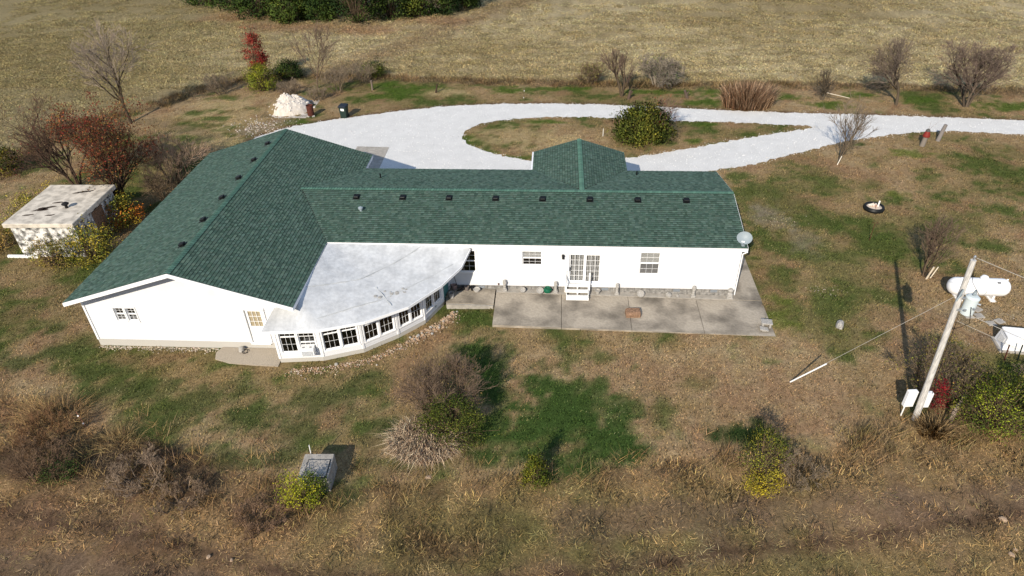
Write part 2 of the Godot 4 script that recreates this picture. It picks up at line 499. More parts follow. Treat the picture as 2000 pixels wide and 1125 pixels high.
	for p in [[-13.9, -32.8, 2.2, 1.0], [-23.7, -32.7, 3.0, 1.3], [-25.2, -30.7, 2.6, 0.9], [-1.5, -32.2, 2.2, 0.8], [5.0, -32.2, 2.8, 1.0], [14.2, -29.1, 1.8, 1.0], [17.7, -31.6, 1.6, 0.8], [29.5, -28.8, 3.0, 1.2], [3.2, -29.6, 2.2, 0.8], [22.4, -30.2, 2.4, 0.9], [-26.0, -34.0, 1.8, 0.9], [-9.0, -33.2, 2.4, 0.7], [10.0, -31.0, 2.2, 0.8], [-31.0, -24.3, 2.2, 0.7], [-16.9, -21.0, 0.9, 1.6], [-10.8, -24.9, 1.8, 0.5], [2.8, -24.5, 1.1, 0.4], [1.0, -21.1, 0.9, 0.5], [-15.2, -18.6, 1.4, 0.6], [-12.0, -17.6, 2.4, 0.5]]:
		blob(p[0], p[1], p[2], p[3], c8(92, 116, 50), 0.85)
	for p in [[-20.0, -32.0, 2.4, 1.0], [-12.6, -21.6, 3.6, 2.6], [-8.6, -20.4, 2.8, 2.0], [-40.2, -28.8, 3.2, 2.2], [-37.6, -25.6, 3.2, 2.2], [-39.0, -21.8, 2.8, 1.8], [-36.5, -20.0, 2.2, 1.4], [-41.5, -26.0, 2.4, 1.4]]:
		blob(p[0], p[1], p[2], p[3], c8(214, 188, 140), 0.8)
	for p in [[-40.8, -30.4, 2.0, 0.8], [-39.6, -25.3, 1.4, 0.6], [-39.9, -21.0, 1.6, 0.7], [-42.0, -26.6, 1.2, 0.6], [-47.0, -21.0, 3.0, 1.0], [-49.4, -16.0, 1.8, 2.0]]:
		blob(p[0], p[1], p[2], p[3], c8(86, 104, 52), 0.75)
	for p in [[-35.2, -22.6, 1.8, 1.2], [-33.6, -24.6, 1.4, 0.7], [12.3, 1.2, 1.6, 0.9], [13.4, 3.6, 1.9, 0.8], [4.4, -8.8, 1.2, 2.0], [5.6, -6.0, 1.0, 1.6], [3.9, -9.9, 0.8, 1.2]]:
		blob(p[0], p[1], p[2], p[3], c8(168, 154, 132), 0.6)
	for p in [[-5.0, 6.6, 4.5, 1.6], [1.5, 7.6, 4.5, 2.0], [-1.5, 9.4, 3.4, 1.2], [9.5, 5.0, 2.8, 2.4], [8.4, 2.0, 2.0, 1.4], [-30.5, 6.3, 2.4, 0.5], [-19.2, 12.0, 1.0, 0.5], [-17.6, 11.4, 1.0, 0.7], [-36.5, 1.2, 2.6, 1.4], [4.4, -19.4, 2.4, 0.8], [12.0, -15.6, 3.4, 1.0]]:
		blob(p[0], p[1], p[2], p[3], c8(182, 146, 114), 0.5)
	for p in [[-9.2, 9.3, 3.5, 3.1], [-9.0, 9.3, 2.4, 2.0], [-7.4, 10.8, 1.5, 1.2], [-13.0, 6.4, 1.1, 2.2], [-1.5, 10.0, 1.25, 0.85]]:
		blob(p[0], p[1], p[2], p[3], deep if p[0] < -3 else c8(48, 70, 38), 0.8)  # rightmost patch: green grass darkened further to paint the young tree's shadow
	# reddish worn earth below the cedars, growth along the old fence, wheel ruts, the verge
	stroke(FENCE, 1.0, c8(150, 126, 98), 0.75, 1.0, 1.0)
	stroke([Vector2(-32, 12.6), Vector2(-28.5, 12.6), Vector2(-24.4, 13.4)], 1.3, c8(92, 78, 66), 0.6, 1.0, 1.0)
	stroke(TRACK, 0.6, c8(140, 114, 92), 0.5, 0.8, 0.8)
	stroke(TRACK, 0.2, c8(100, 80, 66), 0.6, 0.45, 0.5)
	stroke([Vector2(-9, 14.9), Vector2(-2, 14.2), Vector2(4, 13.6), Vector2(9, 12.8), Vector2(20, 11)], 0.9, c8(150, 124, 102), 0.6, 0.6, 0.5)
	stroke([Vector2(-40, 16.5), Vector2(-27, 17.6), Vector2(-20, 18.6)], 0.7, c8(136, 114, 96), 0.6, 0.4, 0.4)
	stroke([Vector2(-38, -21.5), Vector2(-45, -24.5), Vector2(-52, -24.0)], 0.7, c8(160, 140, 108), 0.6)
	stroke(DRIVE.slice(0, 17), 0.5, c8(128, 104, 82), 0.6, 0.7)
	clear(DRIVE, 0.15)
	var isl := PackedVector2Array(ISLAND)
	for j in GH:
		for i in GW:
			if Geometry2D.is_point_in_polygon(Vector2(GX0 + i * GS, GZ0 + j * GS), isl):
				gmask[j * GW + i] = 1.0
	clear([Vector2(-33, -10.5), Vector2(-22, -10.5), Vector2(-22, -8.7), Vector2(0.1, -8.7), Vector2(0.1, 0), Vector2(1.5, -4.4), Vector2(1.5, 3.3), Vector2(-12.9, 3.2), Vector2(-12.9, 1.4), Vector2(-15.7, 1.4), Vector2(-17.6, 4.1), Vector2(-21, 6.0), Vector2(-23.1, 6.5), Vector2(-26.4, 6.2), Vector2(-26.4, 5.2), Vector2(-33, 5.2)], 0.1)
	clear([Vector2(-42.4, -7.8), Vector2(-38.1, -7.8), Vector2(-38.1, -2.8), Vector2(-42.4, -2.8)])

func build_ground() -> void:
	var xs := PackedFloat32Array()
	var zs := PackedFloat32Array()
	for s in range(22, 0, -1):
		xs.append(GX0 - 1.2 * (pow(1.28, s) - 1.0) * 4.0)
	for i in GW:
		xs.append(GX0 + i * GS)
	for s in range(1, 23):
		xs.append(GX0 + (GW - 1) * GS + 1.2 * (pow(1.28, s) - 1.0) * 4.0)
	for s in range(26, 0, -1):
		zs.append(GZ0 - 1.0 * (pow(1.22, s) - 1.0) * 4.0)
	for j in GH:
		zs.append(GZ0 + j * GS)
	for s in range(1, 21):
		zs.append(GZ0 + (GH - 1) * GS + 1.2 * (pow(1.3, s) - 1.0) * 4.0)
	var nx := xs.size()
	var V := PackedVector3Array()
	var N := PackedVector3Array()
	var C := PackedColorArray()
	var I := PackedInt32Array()
	for z in zs:
		for x in xs:
			V.append(Vector3(x, height_at(x, z), z))
			N.append(Vector3.UP)
			C.append(colour_at(x, z))
	for j in zs.size() - 1:
		for i in nx - 1:
			var a := j * nx + i
			I.append_array([a, a + 1, a + nx, a + 1, a + nx + 1, a + nx])
			# slopes
	for j in range(1, zs.size() - 1):
		for i in range(1, nx - 1):
			var a := j * nx + i
			N[a] = Vector3((V[a - 1].y - V[a + 1].y) / (V[a + 1].x - V[a - 1].x), 1, (V[a - nx].y - V[a + nx].y) / (V[a + nx].z - V[a - nx].z)).normalized()
	var arr := []
	arr.resize(Mesh.ARRAY_MAX)
	arr[Mesh.ARRAY_VERTEX] = V
	arr[Mesh.ARRAY_NORMAL] = N
	arr[Mesh.ARRAY_COLOR] = C
	arr[Mesh.ARRAY_INDEX] = I
	var m := ArrayMesh.new()
	m.add_surface_from_arrays(Mesh.PRIMITIVE_TRIANGLES, arr)
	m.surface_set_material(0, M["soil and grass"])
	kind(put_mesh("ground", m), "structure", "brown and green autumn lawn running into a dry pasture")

func in_grid(x: float, z: float) -> bool:
	return x > GX0 and z > GZ0 and x < GX0 + (GW - 1) * GS and z < GZ0 + (GH - 1) * GS

func colour_at(x: float, z: float) -> Color:
	if in_grid(x, z):
		return gcol[gi(x, z)]
	if z > 0 and x > GX0 - 20:
		var a := nA.get_noise_2d(x, z)
		return c8(180, 148, 108).lerp(c8(128, 120, 78), clampf(0.45 + a * 1.3, 0, 1))
	var c := field_colour(x, z)
	for p in [[-43.0, -54.6], [-33.0, -53.6], [-51.0, -59.5], [-25, -57.4]]:
		var dd := Vector2((x - p[0] + nB.get_noise_2d(x, z) * 3.0) / 6.0, (z - p[1]) / 2.6).length()
		c = c.lerp(c8(176, 136, 108), clampf(1.1 - dd, 0, 0.6))
	return c

func height_at(x: float, z: float) -> float:
	var r := 0.6
	if in_grid(x, z):
		var n := gi(x, z)
		r = grough[n]
		if gmask[n] < 0.5 and r < 0.1:
			return 0.0
	return nB.get_noise_2d(x * 1.3, z * 1.3) * 0.13 * r - 0.02 * r + nA.get_noise_2d(x, z) * 0.10 * clampf((-z - 38.0) / 20.0, 0, 1) * 4.0

func tuft_mesh(blades: int, h0: float, h1: float, w: float, spread: float, lean: float, seed_: int) -> ArrayMesh:
	var r := RandomNumberGenerator.new()
	r.seed = seed_
	var mb := MB.new()
	for k in blades:
		var a := r.randf() * TAU
		var d := sqrt(r.randf()) * spread
		var p := Vector3(cos(a) * d, -0.02, sin(a) * d)
		var h := r.randf_range(h0, h1)
		var b := r.randf() * TAU
		var tip := p + Vector3(cos(b) * lean * h, h, sin(b) * lean * h)
		var e := r.randf() * TAU
		var side := Vector3(cos(e), 0, sin(e)) * w * r.randf_range(0.6, 1.3)
		var t := r.randf_range(0.86, 1.0)
		mb.col = Color(t, t, t * r.randf_range(0.9, 1.0))
		var n := (Vector3(side.z, 0, -side.x).normalized() * 0.55 + Vector3.UP * 0.8).normalized()
		if (side * 2.0).cross(tip - p + side).y < 0.0:
			side = -side
		mb.trin(p - side, p + side, tip, n, n, n)
	return mb.mesh(M["grass blades"])

func scatter(called: String, m: ArrayMesh, xf: Array[Transform3D], cs: PackedColorArray, label: String) -> void:
	var mm := MultiMesh.new()
	mm.transform_format = MultiMesh.TRANSFORM_3D
	mm.use_colors = true
	mm.mesh = m
	mm.instance_count = xf.size()
	for i in xf.size():
		mm.set_instance_transform(i, xf[i])
		mm.set_instance_color(i, cs[i])
	var o := MultiMeshInstance3D.new()
	o.multimesh = mm
	o.name = numbered(called, self)
	add_child(o, true)
	kind(o, "stuff", label)

func grow_grass() -> void:
	rng.seed = 77
	# the mown lawn
	var xf: Array[Transform3D] = []
	var cs := PackedColorArray()
	var step := 0.27
	var z := -37.0
	while z < 14.0:
		var x := -53.0
		while x < 33.0:
			var px := x + rng.randf_range(-0.2, 0.2)
			var pz := z + rng.randf_range(-0.2, 0.2)
			var n := gi(px, pz)
			var near := clampf((pz + 40.0) / 40.0, 0.3, 1.0)
			if grough[n] < 0.5 and gmask[n] > rng.randf() * 0.9 + 0.05 and rng.randf() < near:
				var s := rng.randf_range(0.7, 1.5)
				xf.append(Transform3D(Basis(Vector3.UP, rng.randf() * TAU).scaled(Vector3(s, s * rng.randf_range(0.6, 1.3), s)), Vector3(px, height_at(px, pz), pz)))
				var c := gcol[n]
				if rng.randf() < 0.07:
					c = c.lerp(c8(186, 168, 134), 0.5)
				cs.append(vary(c, 0.82, 1.1, 0.05))
			x += step
		z += step
	scatter("lawn_grass", tuft_mesh(26, 0.03, 0.10, 0.016, 0.24, 0.9, 1), xf, cs, "short patchy brown and green lawn grass")
	# rough growth in front and along the old fence
	var xf2: Array[Transform3D] = []
	var cs2 := PackedColorArray()
	z = -40.0
	while z < 24.0:
		var x := -58.0
		while x < 38.0:
			var px := x + rng.randf_range(-0.25, 0.25)
			var pz := z + rng.randf_range(-0.25, 0.25)
			var n := gi(px, pz)
			if grough[n] > 0.7 and gmask[n] > rng.randf() and (pz < -8 or rng.randf() < 0.95):
				var s := rng.randf_range(0.5, 1.35)
				var tall := rng.randf_range(0.6, 1.2) * (1.0 + 0.7 * clampf(nB.get_noise_2d(px * 1.5, pz * 1.5) * 2.0, -0.6, 1.0))
				xf2.append(Transform3D(Basis(Vector3.UP, rng.randf() * TAU).scaled(Vector3(s, s * tall, s)), Vector3(px, height_at(px, pz), pz)))
				cs2.append(vary(gcol[n] if rng.randf() > 0.2 else gcol[n].lerp(c8(196, 168, 120), 0.6), 0.72, 1.36, 0.06))
			x += 0.26
		z += 0.26
	scatter("rough_grass", tuft_mesh(38, 0.04, 0.17, 0.012, 0.36, 1.4, 2), xf2, cs2, "long dry rough grass in the foreground and along the old fence")
	# the pasture
	var xf3: Array[Transform3D] = []
	var cs3 := PackedColorArray()
	for k in 110000:
		var t := rng.randf()
		var pz := lerpf(-33.0, -88.0, pow(t, 1.15))
		if k % 5 == 0:
			pz = rng.randf_range(-60.0, 4.0)
		var w := 30.0 + (-pz) * 0.75
		var px := rng.randf_range(-38.0 - w * 1.0, 28.0 + w * 0.45)
		if k % 5 == 0:
			px = rng.randf_range(-90.0, -48.0)
		if in_grid(px, pz) and (grough[gi(px, pz)] < 0.5 or grough[gi(px, pz)] > 0.8):
			continue
		var s := rng.randf_range(0.6, 1.3)
		xf3.append(Transform3D(Basis(Vector3.UP, rng.randf() * TAU).scaled(Vector3(s * 1.2, s * rng.randf_range(0.35, 0.8), s)), Vector3(px, height_at(px, pz), pz)))
		cs3.append(vary(colour_at(px, pz), 0.74, 1.24, 0.05))
	scatter("pasture_grass", tuft_mesh(24, 0.05, 0.20, 0.024, 0.46, 1.0, 3), xf3, cs3, "dry tan and olive pasture grass beyond the yard")
	# weeds: brown stalks along the fence and the verge
	var xf4: Array[Transform3D] = []
	var cs4 := PackedColorArray()
	for line in [[FENCE, 1500, 0.75], [VERGE, 380, 0.9], [[Vector2(-34, 12), Vector2(-29, 12.6), Vector2(-24, 13.8), Vector2(-19, 14.6), Vector2(-14, 14.0)], 260, 1.2], [[Vector2(2, 10.6), Vector2(6, 10.0), Vector2(12, 9.0)], 130, 1.0]]:
		var l: Array = line[0]
		for k in line[1]:
			var i := rng.randi_range(0, l.size() - 2)
			var p: Vector2 = l[i].lerp(l[i + 1], rng.randf())
			p += Vector2(rng.randfn(0, line[2]), rng.randfn(0, line[2] * 0.6))
			if p.x < -50 and p.y > -8 or p.x > 34:
				continue
			if nB.get_noise_2d(p.x * 1.2, p.y * 1.2) < -0.12:
				continue
			if gmask[gi(p.x, p.y)] < 0.5:
				continue
			var s := rng.randf_range(0.5, 1.3)
			xf4.append(Transform3D(Basis(Vector3.UP, rng.randf() * TAU).scaled(Vector3(s, s * rng.randf_range(0.7, 1.4), s)), Vector3(p.x, height_at(p.x, p.y), p.y)))
			cs4.append(vary([c8(160, 130, 98), c8(144, 118, 90), c8(180, 148, 108), c8(134, 122, 84)][rng.randi() % 4], 0.85, 1.2))
	scatter("tall_weeds", tuft_mesh(22, 0.12, 0.5, 0.009, 0.34, 0.8, 4), xf4, cs4, "tall dead brown weeds along the fence line and verge")

func build_drive() -> void:
	var d := thing("driveway", "", "", Vector3.ZERO)
	d.remove_meta("category")
	kind(d, "structure", "white crushed limestone driveway looping round a grass island")
	rng.seed = 5
	# ragged outlines, then cells of a fine lattice clipped to them
	var ragged := func(poly: Array, amp: float) -> PackedVector2Array:
		var out := PackedVector2Array()
		for i in poly.size():
			var a: Vector2 = poly[i]
			var b: Vector2 = poly[(i + 1) % poly.size()]
			var n := maxi(1, int(a.distance_to(b) / 0.25))
			var nn := (b - a).orthogonal().normalized()
			for k in n:
				out.append(a.lerp(b, float(k) / n) + nn * (rng.randfn(0, amp) + nB.get_noise_2d(a.x + k, a.y) * 0.12))
		return out
	# smooth the traced outline once
	var smooth := func(p: Array) -> Array:
		var o := []
		for i in p.size():
			var a: Vector2 = p[i]
			var b: Vector2 = p[(i + 1) % p.size()]
			o.append(a.lerp(b, 0.25))
			o.append(a.lerp(b, 0.75))
		return o
	var outer: PackedVector2Array = ragged.call(smooth.call(DRIVE), 0.07)
	var hole: PackedVector2Array = ragged.call(smooth.call(ISLAND), 0.07)
	# cut the ring in two so that each half is a plain polygon
	var top := Geometry2D.intersect_polygons(outer, PackedVector2Array([Vector2(-40, -34), Vector2(60, -34), Vector2(60, -24.16), Vector2(12.0, -24.16), Vector2(-17.25, -22.3), Vector2(-40, -22.3)]))
	var low := Geometry2D.intersect_polygons(outer, PackedVector2Array([Vector2(-40, -22.3), Vector2(-17.25, -22.3), Vector2(12.0, -24.16), Vector2(60, -24.16), Vector2(60, -10), Vector2(-40, -10)]))
	var mb := MB.new()
	for half in [top, low]:
		for poly in half:
			for piece in Geometry2D.clip_polygons(poly, hole):
				if not Geometry2D.is_polygon_clockwise(piece):
					var idx := Geometry2D.triangulate_polygon(piece)
					for i in range(0, idx.size(), 3):
						var a: Vector2 = piece[idx[i]]
						var b: Vector2 = piece[idx[i + 1]]
						var c: Vector2 = piece[idx[i + 2]]
						if (b - a).cross(c - a) > 0:
							var t := b
							b = c
							c = t
						mb.tri(Vector3(a.x, 0.03, a.y), Vector3(b.x, 0.03, b.y), Vector3(c.x, 0.03, c.y))
	put("gravel_bed", mb, M["white gravel"], d)
	# loose stones on the bed and thrown over its edges
	var xf: Array[Transform3D] = []
	var cs := PackedColorArray()
	for k in 9000:
		var p := Vector2(rng.randf_range(-35, 30), rng.randf_range(-30, -12))
		if not Geometry2D.is_point_in_polygon(p, outer) or Geometry2D.is_point_in_polygon(p, hole):
			continue
		xf.append(Transform3D(Basis.from_euler(Vector3(rng.randf() * 6, rng.randf() * 6, rng.randf() * 6)).scaled(Vector3.ONE * rng.randf_range(0.012, 0.03)), Vector3(p.x, 0.035, p.y)))
		cs.append(vary(c8(240, 239, 236) if rng.randf() < 0.95 else c8(120, 116, 112), 0.8, 1.05, 0.02))
	for ring in [outer, hole]:
		for i in ring.size():
			for k in 3:
				var p: Vector2 = ring[i] + Vector2(rng.randfn(0, 0.16), rng.randfn(0, 0.16))
				xf.append(Transform3D(Basis.from_euler(Vector3(rng.randf() * 6, rng.randf() * 6, rng.randf() * 6)).scaled(Vector3.ONE * rng.randf_range(0.015, 0.04)), Vector3(p.x, 0.03, p.y)))
				cs.append(vary(c8(206, 200, 190), 0.85, 1.05, 0.02))
	var st := MB.new()
	st.lathe(Vector3.ZERO, [Vector2(0, -0.7), Vector2(0.9, -0.4), Vector2(1, 0.3), Vector2(0, 0.8)], 5)
	scatter("gravel", st.mesh(M["loose stone"]), xf, cs, "loose white limestone gravel on the driveway")

# ---------------------------------------------------------------- the house
const HE := 3.26        # top of the eaves
const HR := 4.144       # main ridge
const ZR := -4.31
const ZB := -8.80       # back eave of the main wing
const OV := 0.18
const XR := -27.4       # ridge of the left wing
const HL := 5.06
const XE := -21.9       # its right eave
const XL := -33.05      # its left eave
const ZF := 6.02
const ZK := -10.88
const XV := -24.5       # where the main ridge meets the left wing
const WZ := 5.22        # gable wall of the left wing

# a wall on the line from p along u, outward n: core boxes round the openings, and lapped siding on its face
func wall(parent: Node, called: String, p: Vector3, u: Vector3, n: Vector3, width: float, y0: float, top: Callable, holes: Array, lap := 0.115, m := "white siding") -> Node3D:
	var mb := MB.new()
	var thick := 0.14
	var cuts := [0.0, width]
	for h in holes:
		cuts.append(h[0])
		cuts.append(h[1])
	var steps := 0
	if top.call(width * 0.5) - maxf(top.call(0.01), top.call(width - 0.01)) > 0.3:
		for s in range(1, 24):
			cuts.append(width * s / 24.0)
	cuts.sort()
	for i in cuts.size() - 1:
		var a: float = cuts[i]
		var b: float = cuts[i + 1]
		if b - a < 0.004:
			continue
		var mid := (a + b) * 0.5
		var spans := [[y0, minf(top.call(a + 0.001), top.call(b - 0.001))]]
		for h in holes:
			if mid > h[0] and mid < h[1]:
				var nxt := []
				for s in spans:
					if h[2] > s[0]:
						nxt.append([s[0], minf(s[1], h[2])])
					if h[3] < s[1]:
						nxt.append([maxf(s[0], h[3]), s[1]])
				spans = nxt
		for s in spans:
			if s[1] - s[0] > 0.01:
				mb.box(p + u * mid + Vector3.UP * (s[0] + s[1]) * 0.5 - n * thick * 0.5, Vector3(b - a, s[1] - s[0], thick), Basis(u, Vector3.UP, n))
	var y := y0
	while y < y0 + 6.0:
		var ya := y
		var yb := y + lap
		var parts := []
		# the stretch of wall that reaches this course
		var lo := -1.0
		var hi := -1.0
		for s in 121:
			var t := width * s / 120.0
			if top.call(t) >= yb - 0.02:
				if lo < 0:
					lo = t
				hi = t
		if lo < 0 or hi - lo < 0.05:
			break
		parts = [[lo, hi]]
		for h in holes:
			if h[2] < yb - 0.02 and h[3] > ya + 0.02:
				var nxt := []
				for s in parts:
					if h[0] > s[0]:
						nxt.append([s[0], minf(s[1], h[0])])
					if h[1] < s[1]:
						nxt.append([maxf(s[0], h[1]), s[1]])
				parts = nxt
		for s in parts:
			if s[1] - s[0] < 0.02:
				continue
			var a: Vector3 = p + u * s[0]
			var b: Vector3 = p + u * s[1]
			var f0 := n * 0.027 + Vector3.UP * ya
			var f1 := n * 0.005 + Vector3.UP * yb
			mb.quad(a + f0, b + f0, b + f1, a + f1)
			mb.quad(a + n * 0.003 + Vector3.UP * ya, b + n * 0.003 + Vector3.UP * ya, b + f0, a + f0)
		y = yb
	return put(called, mb, M[m], parent)

# a window in a wall: sashes from the bottom up as [height share, rows, blind material or ""]
func window(parent: Node, p: Vector3, u: Vector3, n: Vector3, w: float, h: float, cols: int, sashes: Array, called := "window", glass := "window glass", trim := 0.07) -> Node3D:
	var o := Node3D.new()
	o.name = numbered(called, parent)
	parent.add_child(o, true)
	var b := Basis(u, Vector3.UP, n)
	var fr := MB.new()
	var at := func(x: float, y: float, z: float) -> Vector3: return p + u * x + Vector3.UP * y + n * z
	fr.box(at.call(w * 0.5, h + trim * 0.5, 0.022), Vector3(w + trim * 2, trim, 0.05), b)
	fr.box(at.call(w * 0.5, -trim * 0.5, 0.03), Vector3(w + trim * 2 + 0.04, trim, 0.07), b)
	for s in [0, 1]:
		fr.box(at.call(-trim * 0.5 if s == 0 else w + trim * 0.5, h * 0.5, 0.022), Vector3(trim, h - 0.002, 0.05), b)
	# reveal
	fr.box(at.call(0.01, h * 0.5, -0.07), Vector3(0.02, h, 0.138), b)
	fr.box(at.call(w - 0.01, h * 0.5, -0.07), Vector3(0.02, h, 0.138), b)
	fr.box(at.call(w * 0.5, 0.01, -0.07), Vector3(w - 0.044, 0.02, 0.138), b)
	fr.box(at.call(w * 0.5, h - 0.01, -0.07), Vector3(w - 0.044, 0.02, 0.138), b)
	put("frame", fr, M["white trim"], o)
	var y := 0.02
	var k := 0
	for s in sashes:
		var sh: float = s[0] * (h - 0.04)
		var back: float = -0.045 if k % 2 == 0 else -0.075
		var rail := 0.028
		var sash := MB.new()
		sash.box(at.call(w * 0.5, y + rail * 0.5, back), Vector3(w - 0.046, rail, 0.028), b)
		sash.box(at.call(w * 0.5, y + sh - rail * 0.5, back), Vector3(w - 0.046, rail, 0.028), b)
		sash.box(at.call(0.02 + rail * 0.5, y + sh * 0.5, back), Vector3(rail, sh - rail * 2 - 0.002, 0.028), b)
		sash.box(at.call(w - 0.02 - rail * 0.5, y + sh * 0.5, back), Vector3(rail, sh - rail * 2 - 0.002, 0.028), b)
		put("sash", sash, M["white trim"], o)
		var gw := w - 0.04 - rail * 2
		var gh := sh - rail * 2
		var rows: int = s[1]
		var mun := MB.new()
		for c in range(1, cols):
			mun.box(at.call(0.02 + rail + gw * c / cols, y + sh * 0.5, back + 0.008), Vector3(0.012, gh - 0.002, 0.012), b)
		for r in range(1, rows):
			mun.box(at.call(w * 0.5, y + rail + gh * r / rows, back + 0.0065), Vector3(gw - 0.002, 0.012, 0.008), b)
		if mun.V.size():
			put("muntin", mun, M["white trim"], o)
		for r in rows:
			for c in cols:
				var pn := MB.new()
				pn.box(at.call(0.02 + rail + gw * (c + 0.5) / cols, y + rail + gh * (r + 0.5) / rows, back), Vector3(gw / cols - 0.004, gh / rows - 0.004, 0.004), b)
				put("pane", pn, M[glass], o)
		if s[2]:
			var bl := MB.new()
			var t := 0.0
			while t < sh - 0.05:
				bl.box(at.call(w * 0.5, y + 0.03 + t, -0.125), Vector3(w - 0.05, 0.044, 0.004), b * Basis(Vector3.RIGHT, 0.35))
				t += 0.05
			put("blind", bl, M[s[2]], o)
		y += sh
		k += 1
	return o

const SHADES := [[93, 115, 103], [89, 112, 99], [85, 109, 96], [96, 117, 104], [77, 100, 88], [74, 97, 85], [82, 104, 92]]

# one roof plane: a deck slab and courses of laminated shingles. e0: corner at the eave, u along the eave, s unit vector up the slope
func slope(parent: Node, called: String, e0: Vector3, u: Vector3, s: Vector3, rise: float, lo: Callable, hi: Callable, seed_: int, skip = null) -> Node3D:
	var r := RandomNumberGenerator.new()
	r.seed = seed_
	var nrm := u.cross(s)
	if nrm.y < 0:
		nrm = -nrm
	var flip := u.cross(s).y < 0
	var deck := MB.new()
	deck.col = c8(60, 66, 62)
	var a := e0 + u * float(lo.call(0.0))
	var b := e0 + u * float(hi.call(0.0))
	var c := e0 + s * rise + u * float(hi.call(rise))
	var d := e0 + s * rise + u * float(lo.call(rise))
	var dn := nrm * -0.11
	if flip:
		var t := a
		a = b
		b = t
		t = c
		c = d
		d = t
	deck.quad(a, b, c, d)
	deck.quad(d + dn, c + dn, b + dn, a + dn)
	deck.quad(a + dn, b + dn, b, a)
	deck.quad(b + dn, c + dn, c, b)
	deck.quad(d + dn, a + dn, a, d)
	var root := put(called, deck, M["shingle granules"], parent)
	var mb := MB.new()
	var ex := 0.158
	var rows := int(rise / ex)
	ex = rise / rows
	for i in rows:
		var s0 := i * ex - (0.02 if i == 0 else 0.0)
		var s1 := minf((i + 1.12) * ex, rise)
		var x: float = lo.call(i * ex)
		var x1: float = hi.call(i * ex)
		x -= 0.02 * r.randf()
		var thick := true
		while x < x1:
			var w := r.randf_range(0.08, 0.24)
			var xe := minf(x + w, x1 + 0.01)
			if x1 - xe < 0.07:
				xe = x1 + 0.01
			var dbl := thick
			thick = not thick
			if r.randf() < 0.2:
				thick = not thick
			var h0 := 0.022 if dbl else 0.012
			var base: Array = SHADES[r.randi() % 4] if dbl else SHADES[3 + r.randi() % 4]
			mb.col = vary(c8(base[0], base[1], base[2]), 0.90, 1.08, 0.02)
			var xm := xe
			var lo1: float = lo.call(minf(s1, rise))
			var hi1: float = hi.call(minf(s1, rise))
			var p0 := e0 + s * s0 + u * x + nrm * h0
			var p1 := e0 + s * s0 + u * xm + nrm * h0
			var q0 := e0 + s * s1 + u * clampf(x, lo1, hi1) + nrm * 0.003
			var q1 := e0 + s * s1 + u * clampf(xm, lo1, hi1) + nrm * 0.003
			x = xe
			if skip != null and skip.call((p0 + q1) * 0.5):
				continue
			var f0 := p0 - nrm * (h0 - 0.001)
			var f1 := p1 - nrm * (h0 - 0.001)
			var b0 := p0.lerp(q0, 0.70)
			var b1 := p1.lerp(q1, 0.70)
			if flip:
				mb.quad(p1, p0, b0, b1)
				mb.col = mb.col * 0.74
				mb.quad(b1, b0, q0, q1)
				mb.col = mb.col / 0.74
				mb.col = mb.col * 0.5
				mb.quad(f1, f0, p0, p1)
				mb.tri(p1, q1, f1)
				mb.tri(f0, q0, p0)
			else:
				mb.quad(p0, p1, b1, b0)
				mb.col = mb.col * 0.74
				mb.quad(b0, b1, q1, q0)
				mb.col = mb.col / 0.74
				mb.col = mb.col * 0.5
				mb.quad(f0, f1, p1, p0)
				mb.tri(f1, q1, p1)
				mb.tri(p0, q0, f0)
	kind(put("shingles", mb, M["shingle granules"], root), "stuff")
	return root

func ridge_caps(root: Node, a: Vector3, b: Vector3, na: Vector3, nb: Vector3, gap: float) -> void:
	# bent plates laid one over the next from a to b; na, nb: down-slope directions of the two sides
	var along := (b - a).normalized()
	var kinds: Array[ArrayMesh] = []
	for k in 4:
		var mb := MB.new()
		mb.col = [c8(92, 128, 112), c8(86, 119, 105), c8(99, 136, 119), c8(88, 124, 109)][k]
		var l := gap * 1.25
		var w := 0.15
		var up0 := Vector3.UP * 0.040
		var up1 := Vector3.UP * 0.018
		var base := mb.col
		for sd in [na, nb]:
			var p0 := up0
			var p1: Vector3 = up0 + sd * w
			var q0: Vector3 = up1 + along * l
			var q1: Vector3 = up1 + along * l + sd * w
			mb.col = base
			if (p1 - p0).cross(q0 - p0).y > 0:
				mb.quad(p0, p1, q1, q0)
			else:
				mb.quad(p0, q0, q1, p1)
			mb.col = base * 0.5
			var e0 := p0 - Vector3.UP * 0.03
			var e1 := p1 - Vector3.UP * 0.03
			if (e1 - e0).cross(p0 - e0).dot(along) < 0:
				mb.quad(e0, e1, p1, p0)
			else:
				mb.quad(e1, e0, p0, p1)
			if (q1 - p1).cross(e1 - p1).dot(sd) > 0:
				mb.tri(p1, q1, e1)
			else:
				mb.tri(p1, e1, q1)
		kinds.append(mb.mesh(M["shingle granules"]))
	var n := int(a.distance_to(b) / gap)
	for i in n:
		put_mesh("ridge_cap", kinds[rng.randi() % 4], root, a + along * (i * gap))

func box_along(mb: MB, a: Vector3, b: Vector3, h: float, t: float, out: Vector3) -> void:
	# a board hanging down from the line a-b, its outer face t outside that line
	var d := (b - a)
	var o := out * t
	var dn := Vector3.DOWN * h
	var c := [a, b, b + o, a + o]
	var f := func(p: Vector3, q: Vector3, r: Vector3, s: Vector3, want: Vector3) -> void:
		if (q - p).cross(r - p).dot(want) > 0:
			mb.quad(p, q, r, s)
		else:
			mb.quad(s, r, q, p)
	f.call(c[0], c[1], c[2], c[3], Vector3.UP)
	f.call(c[0] + dn, c[1] + dn, c[2] + dn, c[3] + dn, Vector3.DOWN)
	f.call(a + o, b + o, b + o + dn, a + o + dn, out)
	f.call(a, b, b + dn, a + dn, -out)
	f.call(a, a + o, a + o + dn, a + dn, -d)
	f.call(b, b + o, b + o + dn, b + dn, d)

